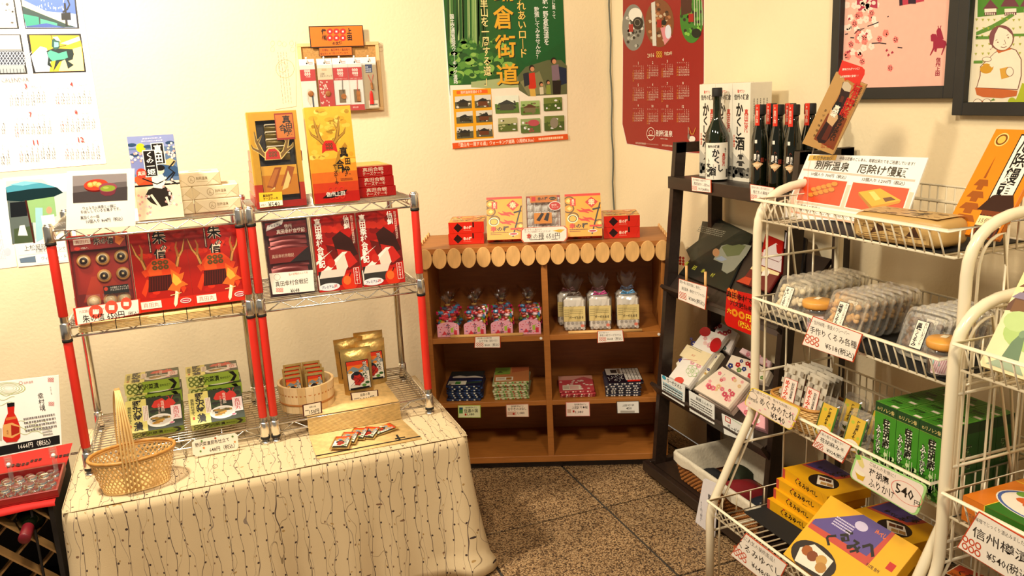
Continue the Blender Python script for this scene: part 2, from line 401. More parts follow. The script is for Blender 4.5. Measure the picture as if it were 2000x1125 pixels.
# ------------------------------------------------------------------ low table and its cloth
TX0, TX1, TY0, TY1 = -.402, .675, 2.235, 2.85
tb = thing('low_table', 'low table hidden under the vine-patterned beige cloth', 'table', Matrix.Translation((0, 0, 0)))
part('table_top', MB().box(TX0+.012, TX1-.012, TY0+.012, TY1, TZ-.035, TZ-.006), 'pine', tb)
for x in (TX0+.05, TX1-.09):
    for y in (TY0+.05, TY1-.09): part('leg', lambda: MB().box(0, .04, 0, .04, 0, TZ-.035), 'pine', tb, Matrix.Translation((x, y, 0)), key='tleg')
def m_cloth():
    m, nt, b = nmat('vine_cloth'); N = nt.nodes; L = nt.links
    uv = N.new('ShaderNodeUVMap'); uv.uv_map = 'UVMap'; sx = N.new('ShaderNodeSeparateXYZ'); L.new(uv.outputs[0], sx.inputs[0])
    def ma(op, a, b_=None, c_=None):
        n = N.new('ShaderNodeMath'); n.operation = op
        for i, v in enumerate((a, b_, c_)):
            if v is None: continue
            if isinstance(v, (int, float)): n.inputs[i].default_value = v
            else: L.new(v, n.inputs[i])
        return n.outputs[0]
    def mix(fac, a, col):
        x = N.new('ShaderNodeMix'); x.data_type = 'RGBA'; L.new(fac, x.inputs[0])
        if isinstance(a, tuple): x.inputs[6].default_value = a
        else: L.new(a, x.inputs[6])
        x.inputs[7].default_value = col; return x.outputs[2]
    nb = N.new('ShaderNodeTexNoise'); nb.inputs['Scale'].default_value = 6; L.new(uv.outputs[0], nb.inputs[0])
    c = mix(nb.outputs[0], lin('#cab28a')+(1,), lin('#d4be98')+(1,))
    for k, (freq, wamp, ph, wd, colr, leafc, lf) in enumerate(((29, .34, 0, .012, '#55433c', '#3a2a26', 21), (15.3, .45, .4, .005, '#8d785a', '#a58450', 13), (19, .38, .7, .006, '#8b7a6a', '#7a5c44', 15))):
        mp = N.new('ShaderNodeMapping'); mp.inputs['Scale'].default_value = (16, 7, 1); mp.inputs['Location'].default_value = (k*3.1, k*5.7, 0); L.new(uv.outputs[0], mp.inputs[0])
        nz = N.new('ShaderNodeTexNoise'); nz.inputs['Scale'].default_value = 1; nz.inputs['Detail'].default_value = 1; L.new(mp.outputs[0], nz.inputs[0])
        u = ma('MULTIPLY_ADD', sx.outputs[0], freq, ph); u = ma('ADD', u, ma('MULTIPLY', ma('SUBTRACT', nz.outputs[0], .5), wamp*4))
        cell = ma('FLOOR', u); fr = ma('SUBTRACT', ma('FRACT', u), .5)
        ln = ma('LESS_THAN', ma('ABSOLUTE', fr), wd*1.5)
        c = mix(ln, c, lin(colr)+(1,))
        v = ma('ADD', ma('MULTIPLY', sx.outputs[1], lf), ma('MULTIPLY', ma('SINE', ma('MULTIPLY', cell, 12.9)), 3.0))
        side = ma('MULTIPLY', ma('SUBTRACT', ma('MULTIPLY', ma('PINGPONG', ma('FLOOR', v), 1), 2), 1), .085)
        dv = ma('SUBTRACT', ma('FRACT', v), .5); du = ma('SUBTRACT', fr, side)
        kx = 1/freq; kv = 1/lf
        d2 = ma('ADD', ma('POWER', ma('MULTIPLY', du, kx/.0021), 2), ma('POWER', ma('MULTIPLY', dv, kv/.0033), 2))
        c = mix(ma('LESS_THAN', d2, 1), c, lin(leafc)+(1,))
    L.new(c, b.inputs['Base Color']); b.inputs['Roughness'].default_value = .9
    wv = N.new('ShaderNodeTexNoise'); wv.inputs['Scale'].default_value = 500; L.new(uv.outputs[0], wv.inputs[0])
    bp = N.new('ShaderNodeBump'); bp.inputs['Strength'].default_value = .2; bp.inputs['Distance'].default_value = .002; L.new(wv.outputs[0], bp.inputs['Height']); L.new(bp.outputs[0], b.inputs['Normal'])
m_cloth()
def cloth():
    vs, fs, uvs = [], [], []
    # the path around the table: left side from the back, front, right side to the back; rounded corners
    rc = .035; path = []; ln = 0
    def addp(x, y, nx, ny): path.append((x, y, nx, ny))
    n1 = 26
    for i in range(n1): addp(TX0, TY1-(TY1-TY0-rc)*i/n1, -1, 0)
    for i in range(7): a = PI+PI/2*i/6; addp(TX0+rc+rc*math.cos(a), TY0+rc+rc*math.sin(a), math.cos(a), math.sin(a))
    n2 = 110
    for i in range(1, n2): addp(TX0+rc+(TX1-TX0-2*rc)*i/n2, TY0, 0, -1)
    for i in range(7): a = 1.5*PI+PI/2*i/6; addp(TX1-rc+rc*math.cos(a), TY0+rc+rc*math.sin(a), math.cos(a), math.sin(a))
    for i in range(1, n1+1): addp(TX1, TY0+rc+(TY1-TY0-rc)*i/n1, 1, 0)
    S = [0]
    for i in range(1, len(path)): S.append(S[-1]+math.hypot(path[i][0]-path[i-1][0], path[i][1]-path[i-1][1]))
    tot = S[-1]; sl = TY1-TY0; fw = TX1-TX0; nd = 16; np_ = len(path)
    for i, (x, y, nx, ny) in enumerate(path):
        s = S[i]; corner = math.exp(-((s-sl)/.10)**2)+math.exp(-((s-sl-fw+.05)/.10)**2)
        cr = math.exp(-((s-sl-fw+.05)/.10)**2)
        for j in range(nd+1):
            t = j/nd
            fold = (math.sin(s*31)+.7*math.sin(s*19.3+1)+.5*math.sin(s*57+2))*.007
            off = t**1.2*(.022+fold*1.3*(.3+.7*t)) + corner*t**1.6*.035
            if abs(nx) > .8: off *= .5 if nx > 0 else .35
            edge = .012*(1-math.exp(-t*30))
            z = TZ*(1-t)+.006*t + (-.006 if j == 0 else 0)
            z = TZ-.002 - (TZ-.010)*t
            if cr > .2 and t > .93: off += cr*.012; z += .004
            vs.append((x+nx*(off+edge*.3), y+ny*(off+edge*.3), z)); uvs.append((s, 1.0+t*TZ))
    for i in range(np_-1):
        for j in range(nd): a = i*(nd+1)+j; fs.append((a, a+nd+1, a+nd+2, a+1))
    # the top sheet
    o = len(vs); nx_, ny_ = 40, 30
    for j in range(ny_+1):
        for i in range(nx_+1):
            x = TX0+.004+(TX1-TX0-.008)*i/nx_; y = TY0+.004+(TY1-TY0-.008)*j/ny_
            vs.append((x, y, TZ-.0012+.0006*math.sin(x*37+y*11))); uvs.append((sl+x-TX0, 1.0-(y-TY0)))
    for j in range(ny_):
        for i in range(nx_): a = o+j*(nx_+1)+i; fs.append((a, a+1, a+nx_+2, a+nx_+1))
    me = bpy.data.meshes.new('tablecloth'); me.from_pydata(vs, [], fs); u = me.uv_layers.new(name='UVMap')
    for l in me.loops: u.data[l.index].uv = uvs[l.vertex_index]
    me.materials.append(MATS['vine_cloth']); me.shade_smooth()
    o = link('tablecloth', me); o['label'] = 'beige tablecloth with dark vine lines draped to the floor over the low table'; o['category'] = 'tablecloth'
    so = o.modifiers.new('thick', 'SOLIDIFY'); so.thickness = .0012; so.offset = 1
cloth()
# ------------------------------------------------------------------ wooden bookcase with a fringe of wooden ovals
BK = pose((.738, 2.912, 0), -23.4); BW, BD = .875, .29
LV = ((.032, .056), (.258, .276), (.507, .527), (.818, .842))
bk = thing('bookcase', 'low brown wooden bookcase edged with a fringe of wooden ovals', 'bookcase', BK)
for x0 in (.004, BW-.02): part('side_panel', lambda: MB().box(0, .02, 0, BD, .0, .842, b=.001), 'bookcase_wood', bk, Matrix.Translation((x0, 0, 0)), key='bkside')
part('divider', MB().box(.430, .452, .003, BD-.01, .056, .818), 'bookcase_wood', bk)
part('back_panel', MB().box(.024, BW-.02, BD-.008, BD, .03, .818), 'bookcase_wood', bk)
part('kickboard', MB().box(.024, BW-.02, .03, .045, 0, .032), 'dark_stand', bk)
part('bottom_board', MB().box(.024, BW-.02, .001, BD-.008, *LV[0], b=.001), 'bookcase_wood', bk)
part('top_board', MB().box(-.006, BW+.010, -.012, BD+.002, .842, .862, b=.001), 'bookcase_wood', bk)
for z0, z1 in LV[1:3]:
    for x0, x1 in ((.024, .430), (.452, BW-.02)): part('shelf_board', MB().box(x0, x1, .001, BD-.008, z0, z1, b=.001), 'bookcase_wood', bk)
part('screw_cap', lambda: MB().lathe([(.005, 0), (.005, .002)], 12), 'white_plastic', bk, pose((.420, .001, .517), 0, 90), key='cap')
link('screw_cap', CACHE['cap'], bk, pose((BW-.03, .001, .517), 0, 90))
def oval(): return MB().lathe([(.5, 0), (.52, .002), (.52, .004), (.5, .006)], 28, sx=.0495, sy=.071)
for i in range(17):
    part('wooden_oval', oval, 'oval_wood', bk, Matrix.Translation((.020+.0524*i, -.013, .827)) @ Matrix.Rotation(PI/2, 4, 'X') @ Matrix.Rotation(random.uniform(-.05, .05), 4, 'Z'), False, key='oval')
for sx_, xo in ((-1, -.008), (1, BW+.012)):
    for i in range(6): link('wooden_oval', CACHE['oval'], bk, Matrix.Translation((xo, .02+.0524*i, .838)) @ Matrix.Rotation(-sx_*PI/2, 4, 'Z') @ Matrix.Rotation(-PI/2 if False else PI/2, 4, 'X'))
for x0, z in ((.090, .527), (.520, .527)): part('dowel_rail', lambda: MB().tube([(0, .006, .006), (.265, .006, .006)], .006, 10), 'dowel_wood', bk, Matrix.Translation((x0, 0, z)), True, 'rail')
# ------------------------------------------------------------------ dark stand on casters against the right wall
SY0, SY1 = 2.535, 1.89       # far and near side
ST = thing('display_stand', 'dark brown wheeled display stand with sloping trays beside the bookcase', 'display stand', Matrix.Translation((0, 0, 0)))
def sfx(z): return 1.452+.098*z/1.2     # front plane leans toward the wall
def slat_post(y, n): return MB().add([(sfx(.05), y, .05), (sfx(.05)+.045, y, .05), (sfx(1.2)+.04, y, 1.2), (sfx(1.2), y, 1.2)] + [(sfx(.05), y-.022, .05), (sfx(.05)+.045, y-.022, .05), (sfx(1.2)+.04, y-.022, 1.2), (sfx(1.2), y-.022, 1.2)],
                                   [(0, 1, 2, 3), (7, 6, 5, 4), (0, 4, 5, 1), (1, 5, 6, 2), (2, 6, 7, 3), (3, 7, 4, 0)])
for y in (SY0, SY1+.022):
    part('front_post', slat_post(y, 0), 'dark_stand', ST)
    part('rear_post', MB().box(1.690, 1.735, y-.022, y, .05, 1.2), 'dark_stand', ST)
    part('top_rail', MB().box(sfx(1.2)+.001, 1.735, y-.022, y, 1.165, 1.198), 'dark_stand', ST)
part('base_board', MB().box(1.455, 1.735, SY1+.023, SY0-.023, .036, .050), 'dark_stand', ST)
part('base_skirt', MB().box(1.418, 1.440, SY1-.04, SY0+.004, .024, .062, b=.002), 'dark_stand', ST)
for y in (SY0+.004, SY1-.02): part('side_skirt', MB().box(1.440, 1.735, y-.02, y, .024, .062, b=.002), 'dark_stand', ST)
for y in (SY0-.06, SY1+.05):
    cs = part('caster', MB().tube([(1.452, y-.009, .0165), (1.452, y+.009, .0165)], .0165, 18), 'white_plastic', ST, None, True)
    part('caster_fork', MB().box(1.442, 1.470, y-.013, y-.010, .014, .033).box(1.442, 1.470, y+.010, y+.013, .014, .033).box(1.442, 1.470, y-.013, y+.013, .033, .036), 'chrome_dark', cs)
part('top_shelf', MB().box(sfx(1.09)-.004, 1.690, SY1+.023, SY0-.023, 1.066, 1.086, b=.001), 'dark_stand', ST)
part('shelf_lip', MB().box(sfx(1.09)-.012, sfx(1.09)+.008, SY1, SY0, 1.046, 1.0862, b=.001), 'dark_stand', ST)
# two sloping trays: front edge low, back edge high
TRAY = {}
for nm, zf, zb, d0 in (('upper', .700, .885, .005), ('lower', .345, .50, -.012)):
    xf = sfx(zf)+d0; xb = 1.690; a = math.degrees(math.atan2(zb-zf, xb-xf)); Ln = math.hypot(zb-zf, xb-xf)
    m = Matrix.Translation((xf, SY0-.023, zf)) @ Matrix.Rotation(-PI/2, 4, 'Z') @ Matrix.Rotation(R(a), 4, 'X'); TRAY[nm] = (m, Ln)
    s = part('sloping_tray', MB().box(0, SY0-SY1-.046, 0, Ln, -.012, 0), 'dark_stand', ST, m)
    part('tray_lip', MB().box(-.018, SY0-SY1-.028, -.012, 0, -.03, .022, b=.001), 'dark_stand', s)
# ------------------------------------------------------------------ cream wire racks along the right wall
def arc(p, c0, c1, n=6):
    """quadratic bend"""
    return [tuple((1-t)**2*a+2*t*(1-t)*b+t*t*c for a, b, c in zip(p, c0, c1)) for t in [i/n for i in range(n+1)]]
def side_frame(y, top, xf, xl, zb0, zb1):
    b = MB(); xr = 1.615
    path = [(xr, y, .004), (xr, y, top-.03)] + arc((xr, y, top-.05), (xr, y, top), (xr-.05, y, top)) + arc((xf+.10, y, top-.012), (xf, y, top-.03), (xf, y, top-.12)) + \
        arc((xf, y, zb0+.03), (xf, y, zb0), (xf-.012, y, zb0-.03), 3) + arc((xl+.012, y, zb1+.03), (xl, y, zb1), (xl, y, zb1-.03), 3) + [(xl, y, .004)]
    b.tube(path, .0115, 12); return b
def side_wires(y, top, xf, xl, zb0, zb1):
    b = MB(); xr = 1.61; q = .03
    b.tube([(xr, y, .08)] + [(xf+q+.08, y, top-.03)] [:0] + arc((xf+q+.06, y, top-.045), (xf+q, y, top-.05), (xf+q, y, top-.12)) + [(xf+q, y, zb0), (xl+q, y, zb1), (xl+q, y, .06)], .0032, 6)
    for xx in (xf+.10, xf+.18): b.tube([(xx, y, .12), (xx, y, top-.03)], .0026, 6)
    for z in (top-.19, top-.34, top-.50, .44, .20):
        x0 = xf if z > zb0 else xf+(xl-xf)*min(1, (zb0-z)/(zb0-zb1)); b.tube([(x0, y, z), (xr, y, z)], .0032, 6)
    return b
def basket(parent, y0, y1, zt, xf, depth=.055, back=.04, pitch=.0235, xb=1.605):
    """front rim high, bottom recessed; wires run down the front, under, and up the back"""
    zb = zt-depth; zk = zt+back; xi = xf+.022
    rim = part('basket_rim', MB().tube([(xf, y0, zt), (xf, y1, zt), (xb, y1, zt+.004), (xb, y0, zt+.004)], .0040, 8, True)
               .tube([(xi, y0-.002, zb), (xi, y1+.002, zb), (xb, y1+.002, zb), (xb, y0-.002, zb)], .0028, 6, True)
               .tube([(xb, y0, zt+back), (xb, y1, zt+back)], .0028, 6), 'cream_enamel', parent, None, True)
    b = MB(); n = int((y0-y1)/pitch)
    for i in range(1, n):
        y = y0+(y1-y0)*i/n; b.tube([(xf, y, zt), (xi, y, zb-.003), (xb, y, zb-.003), (xb, y, zk)], .0021, 5)
    for i in range(1, 4): x = xi+(xb-xi)*i/4; b.tube([(x, y0, zb-.006), (x, y1, zb-.006)], .0024, 5)
    for i in range(1, 9):
        x = xf+(xb-xf)*i/9
        for yy in (y0, y1): b.tube([(x, yy, zt), (x, yy, zb)], .0021, 5)
    part('basket_wires', b, 'cream_enamel', rim, None, True, kind='stuff'); return zb-.003+.0022
RK = thing('wire_rack', 'tall cream wire rack holding walnut packs and green boxes', 'wire rack', Matrix.Translation((0, 0, 0)))
Y0, Y1 = 1.80, 1.165
for y in (Y0, Y1):
    sf = part('side_frame', side_frame(y, 1.135, 1.35, 1.212, .54, .26), 'cream_enamel', RK, None, True)
    part('ladder_wires', side_wires(y, 1.135, 1.35, 1.212, .54, .26), 'cream_enamel', sf, None, True, kind='stuff')
BZ = [basket(RK, 1.785, 1.195, z, x) for z, x in ((1.10, 1.33), (.845, 1.33), (.580, 1.33))]
BZ.append(basket(RK, 1.785, 1.195, .300, 1.195, .05, .02))
RL = thing('wire_rack', 'shorter cream wire rack at the right edge holding pickle boxes', 'wire rack', Matrix.Translation((0, 0, 0)))
for y in (1.135, .52):
    sf = part('side_frame', side_frame(y, .985, 1.30, 1.16, .44, .20), 'cream_enamel', RL, None, True)
    part('ladder_wires', side_wires(y, .985, 1.30, 1.16, .44, .20), 'cream_enamel', sf, None, True, kind='stuff')
BZ2 = [basket(RL, 1.12, .54, z, 1.28) for z in (.905, .605)]
BZ2.append(basket(RL, 1.12, .54, .30, 1.14, .05, .02))
# ================================================================== THINGS ON THE BACK WALL
zA, zB, zC, zD = (0, 0, 3.3095), (0, 300, 3.124), (0, 640, 2.3196), (220, 620, 3.75)
zE, zF, zG, zH = (460, 200, 2.8125), (480, 560, 3.309), (500, 20, 5.1136), (340, 240, 5.114)
zI, zJ, zK, zL = (840, 0, 3.75), (1180, 0, 3.629), (820, 360, 3.308), (820, 640, 3.88)
zM, zN, zO, zP = (1300, 120, 3.75), (1260, 400, 3.75), (1260, 620, 2.557), (1600, 0, 4.3275)
zQ, zR, zS, zT = (1460, 260, 3.7037), (1460, 480, 5.114), (1720, 480, 4.018), (1440, 660, 4.686)
zU, zV, zW = (1680, 700, 3.75), (1380, 860, 4.244), (1640, 880, 4.592)
def zpx(z, x, y): return z[0]+x/z[2], z[1]+y/z[2]
WB = pose((0, WY-.0018, 0)); WRM = pose((WX-.0018, 0, 0), -90)
import calendar as _cal
def month(a, mon, box, col, sun, wk=True):
    x0, y0, x1, y1 = box; weeks = _cal.Calendar(6).monthdayscalendar(2016, mon); rows = 7; cw = (x1-x0)/7; rh = (y1-y0)/6.4
    k0 = a.k
    for c in range(7):
        a.k = k0; a.text('日月火水木金土'[c], x0+cw*c+cw*.3, y0, x0+cw*c+cw*.62, y0+rh*.45, col)
    for r, wkk in enumerate(weeks):
        for c, d in enumerate(wkk):
            if d: a.k = k0; a.text(str(d), x0+cw*c+cw*(.1 if d > 9 else .3), y0+rh*(r+.75), x0+cw*c+cw*(.85 if d > 9 else .65), y0+rh*(r+1.45), sun if c == 0 else col, .004)
    a.k = k0+1
def sheet(name, label, cat, frame, corners, zm, material='paper_white', thick=.0014, group=None):
    """a paper pinned flat on a plane: thing with one sheet"""
    t = thing(name, label, cat, frame, group); q = [on(frame, *zpx(zm, *c)) for c in corners]
    a = sum(q[i-1][0]*q[i][1]-q[i][0]*q[i-1][1] for i in range(len(q)))
    if a < 0: q = q[::-1]
    n = len(q); vs = [(x, 0, z) for x, z in q]+[(x, thick, z) for x, z in q]
    part('sheet', MB().add(vs, [tuple(range(n)), tuple(range(2*n-1, n-1, -1))]+[(i, i+n, (i+1) % n+n, (i+1) % n) for i in range(n)]), material, t); return t
# the white calendar
t = sheet('wall_calendar', 'large white calendar with four coloured pictures on the back wall', 'calendar', WB, [(-1080, -560), (440, -560), (525, 0), (688, 1057), (0, 1113), (-900, 1190)], zA)
a = Art(m=WB, zm=zA)
a.poly([(120, -60), (484, -60), (513, 185), (163, 186)], '#17141c'); a.poly([(136, -60), (476, -60), (497, 176), (172, 178)], '#5a78c8')
a.poly([(150, 60), (490, 90), (500, 178), (168, 180)], '#b9c3ea'); a.poly([(148, 40), (440, 160), (495, 176), (172, 178), (150, 90)], '#2b4a46'); a.poly([(138, -5), (150, 0), (455, 150), (452, 165), (145, 40)], '#efe6b8')
a.poly([(150, 90), (250, 110), (255, 165), (170, 170)], '#3d9a86'); a.poly([(260, 120), (370, 150), (370, 176), (262, 170)], '#57a892'); a.poly([(160, 172), (300, 150), (420, 178)], '#4a63a8')
a.poly([(395, 85), (455, 80), (460, 130), (398, 130)], '#16131a'); a.poly([(412, 20), (425, 20), (440, 170), (424, 170)], '#16131a'); a.line([(430, -20), (450, 30), (435, 60), (405, 80)], .005, '#16131a')
for i in range(26):
    r_ = random.Random(i); x, y = r_.uniform(220, 420), r_.uniform(-10, 60); a.line([(x, y), (x+r_.uniform(-3, 3), y+r_.uniform(8, 18))], .0016, '#f6f4ff')
a.poly([(172, 220), (522, 218), (557, 465), (215, 475)], '#17110f'); a.poly([(190, 228), (512, 230), (530, 300), (545, 458), (230, 465), (205, 330)], '#f7bf36')
a.poly([(200, 360), (260, 300), (300, 310), (330, 380), (320, 462), (230, 465)], '#e9ecfa'); a.poly([(420, 330), (525, 300), (545, 456), (380, 460)], '#f8dca4'); a.poly([(390, 280), (512, 235), (520, 262), (440, 290)], '#fbeec0')
for c, p in (('#15302c', [(300, 330), (345, 312), (470, 318), (478, 350), (470, 385), (440, 395), (478, 420), (440, 445), (430, 410), (420, 385), (385, 400), (345, 462), (360, 390), (322, 400), (340, 440), (306, 420), (312, 372)]),
             ('#5fb19c', [(306, 338), (340, 330), (380, 345), (430, 330), (440, 372), (410, 384), (372, 388), (340, 396), (322, 380)]), ('#2e5f56', [(336, 258), (362, 236), (386, 262), (386, 310), (356, 322), (334, 300)]), ('#dfe9e2', [(340, 240), (372, 236), (392, 268), (366, 262)]), ('#8ed0bd', [(350, 270), (378, 274), (380, 304), (350, 306)])): a.poly(p, c)
a.line([(330, 226), (338, 260)], .002, '#17110f'); a.line([(376, 304), (428, 292)], .002, '#17110f'); a.ell(328, 352, 18, 26, '#5fb19c')
for p, c in (([(-400, -60), (85, -60), (124, 185), (-380, 190)], '#1b1718'), ([(-400, -60), (76, -60), (112, 180), (-380, 182)], '#d9d2c6')): a.poly(p, c)
for i in range(60):
    r_ = random.Random(i+50); x, y = r_.uniform(-300, 95), r_.uniform(-50, 175); a.ell(x, y, r_.uniform(5, 11), r_.uniform(4, 9), r_.choice(['#e9a9a4', '#f6dcd6', '#6f675e', '#f1efe8', '#3a3330']), 8)
a.poly([(-390, 222), (134, 222), (178, 475), (-370, 485)], '#2c2a2a'); a.poly([(-390, 228), (126, 228), (166, 470), (-370, 480)], '#f3e4cf'); a.poly([(-390, 318), (136, 318), (144, 332), (-390, 334)], '#8d9094'); a.poly([(-390, 334), (144, 332), (158, 420), (-390, 424)], '#474c5a')
for i in range(-12, 9): a.line([(i*22-30, 334), (i*22+30, 422)], .0017, '#d7dadf'); a.line([(i*22+30, 334), (i*22-30, 422)], .0017, '#d7dadf')
a.poly([(-390, 424), (158, 420), (164, 470), (-370, 480)], '#a9adb0')
for i in range(-10, 8): a.line([(i*22, 445), (i*22+4, 474)], .0016, '#4b4d50')
a.text('CALENDAR', 5, 502, 190, 528, '#8f8b8b')
for mo, bx, nb, nm in ((3, (58, 575, 302, 700), (156, 540, 180, 572), 'March'), (4, (356, 566, 597, 690), (450, 530, 474, 558), 'April'), (7, (92, 762, 340, 882), (186, 724, 210, 754), 'July'), (8, (386, 748, 622, 868), (480, 710, 504, 738), 'August'),
                       (11, (122, 938, 367, 1062), (212, 904, 250, 934), 'November'), (12, (418, 926, 652, 1044), (502, 886, 546, 916), 'December'), (10, (-172, 955, 72, 1078), (-90, 920, -52, 950), 'October'), (6, (-205, 778, 42, 900), (-110, 740, -86, 770), 'June'), (2, (-240, 590, 6, 716), (-140, 552, -116, 582), 'February')):
    month(a, mo, bx, '#77726f', '#c8706c'); a.text(str(mo), *nb, '#d9504e', .03); a.text(nm, nb[2]+22, nb[1]+8, nb[2]+90, nb[3]-4, '#c9c4c4')
for i in range(4): a.fine(90+i*120 if False else (430 if i == 0 else 40), 196, 512 if i == 0 else 126, 201, 1, '#a7a3a3')
a.done('print', t, 'print_satin')
# white text sheet and the umbrella photo sheet
t = sheet('wall_sheet', 'white sheet of faint handwriting at the left edge below the calendar', 'paper', WB, [(-260, 180), (0, 158), (36, 160), (105, 690), (-220, 730)], zB)
a = Art(m=WB, zm=zB); a.fine(-120, 200, 40, 640, 7, '#c9cbd6', vert=True, seed=4, fill=.35); a.ell(46, 600, 20, 24, '#d5d5e0'); a.done('print', t, 'print_matte')
t = sheet('wall_sheet', 'photo sheet with a blue-green garden parasol pinned below the calendar', 'photo print', pose((0, WY-.0036, 0)), [(15, 150), (430, 118), (480, 655), (112, 692)], zB)
a = Art(m=pose((0, WY-.0036, 0)), zm=zB)
a.poly([(35, 168), (412, 146), (440, 470), (75, 552)], '#c9d6d2'); a.poly([(44, 290), (180, 280), (215, 540), (75, 552)], '#6f7a76'); a.poly([(60, 300), (160, 290), (168, 380), (66, 390)], '#20262c'); a.poly([(85, 460), (200, 440), (215, 540), (90, 550)], '#59684d')
a.poly([(160, 270), (330, 260), (345, 380), (250, 420), (180, 420)], '#9fc38c'); a.poly([(120, 440), (150, 435), (170, 500), (110, 500)], '#eef0ea')
a.poly([(250, 150), (410, 146), (415, 230), (360, 235)], '#e9ebea'); a.poly([(355, 400), (430, 380), (436, 470), (370, 480)], '#eceae2')
a.poly([(35, 210), (150, 168), (250, 178), (350, 208), (385, 238), (330, 262), (130, 292), (42, 288)], '#173a3f'); a.poly([(35, 205), (150, 168), (250, 178), (345, 205), (200, 214), (42, 238)], '#5fa9bc'); a.poly([(60, 190), (150, 168), (240, 178), (140, 196)], '#8fcadb')
a.line([(158, 285), (210, 545)], .006, '#5a2d25'); a.poly([(215, 330), (260, 330), (262, 520), (222, 540)], '#a9d3dd'); a.poly([(250, 380), (330, 370), (345, 470), (268, 480)], '#f4f3ef'); a.ell(300, 345, 18, 22, '#d8a98c')
a.poly([(110, 560), (430, 530), (436, 590), (118, 622)], '#f6f4ef'); a.text('上松屋館主', 142, 552, 322, 588, '#4a4a4a'); a.text('お薦めのワインです', 212, 562, 428, 606, '#4a4a4a'); a.poly([(118, 640), (215, 624), (220, 662), (126, 668)], '#7b8ea2'); a.poly([(216, 620), (436, 600), (444, 648), (224, 672)], '#fbfaf6'); a.text('ヴィラデュ・ドゥ', 248, 612, 432, 650, '#4a4a4a')
a.done('print', t, 'print_gloss')
# cork board with its signs and hanging strap packs
t = thing('cork_board', 'small cork board in a pale wooden frame on the back wall', 'cork board', WB)
c0, c1, c2, c3 = [on(WB, *zpx(zG, *c)) for c in ((405, 335), (1215, 320), (1275, 985), (440, 1040))]
bx0, bx1, bz0, bz1 = c0[0], c1[0], c3[1], c0[1]
part('cork', MB().box(bx0+.01, bx1-.01, -.008, 0, bz0+.01, bz1-.01), 'cork', t)
for q in ((bx0, bx1, bz1-.013, bz1), (bx0, bx1, bz0, bz0+.013), (bx0, bx0+.013, bz0+.013, bz1-.013), (bx1-.013, bx1, bz0+.013, bz1-.013)): part('frame_bar', MB().box(q[0], q[1], -.016, 0, q[2], q[3], b=.001), 'pine', t)
def sign(name, label, cat, frame, rect, zm, border, face, lw=.003, thick=.003):
    t = thing(name, label, cat, frame); (u0, v0), (u1, v1) = on(frame, *zpx(zm, *rect[:2])), on(frame, *zpx(zm, *rect[2:])); v0, v1 = sorted((v0, v1))
    part('board', MB().box(u0, u1, 0, thick, v0, v1, border), 'print_satin', t)
    a = Art(m=frame, zm=zm); a.poly([(u0+lw, v0+lw), (u1-lw, v0+lw), (u1-lw, v1-lw), (u0+lw, v1-lw)], face, raw=True); return t, a
SG = pose((0, WY-.024, 0))
t, a = sign('hanging_sign', 'orange sign with six red coins and black letters above the cork board', 'sign', SG, (525, 160, 1083, 360), zG, '#2a1208', '#ef8423')
a.coins(705, 180, 900, 310, '#dc3a31', '#fbf3e6'); a.text('信\n州', 648, 184, 708, 306, '#160a05', .08); a.text('上\n田', 903, 178, 962, 302, '#160a05', .08); a.text('の文銭', 760, 312, 862, 348, '#160a05', .07); a.done('print', t, 'print_satin')
SG = pose((0, WY-.0215, 0))
t, a = sign('hanging_sign', 'small orange label with two lines of text on the cork board', 'sign', SG, (625, 372, 965, 450), zG, '#5a2a10', '#e8832c', .002)
a.text('上田福祉、真田神社の真田紐や、', 636, 382, 950, 408, '#2a1208', .015); a.text('福祉院の木で作られています。', 638, 418, 930, 444, '#2a1208', .015); a.done('print', t, 'print_satin')
PK = pose((0, WY-.030, 0))
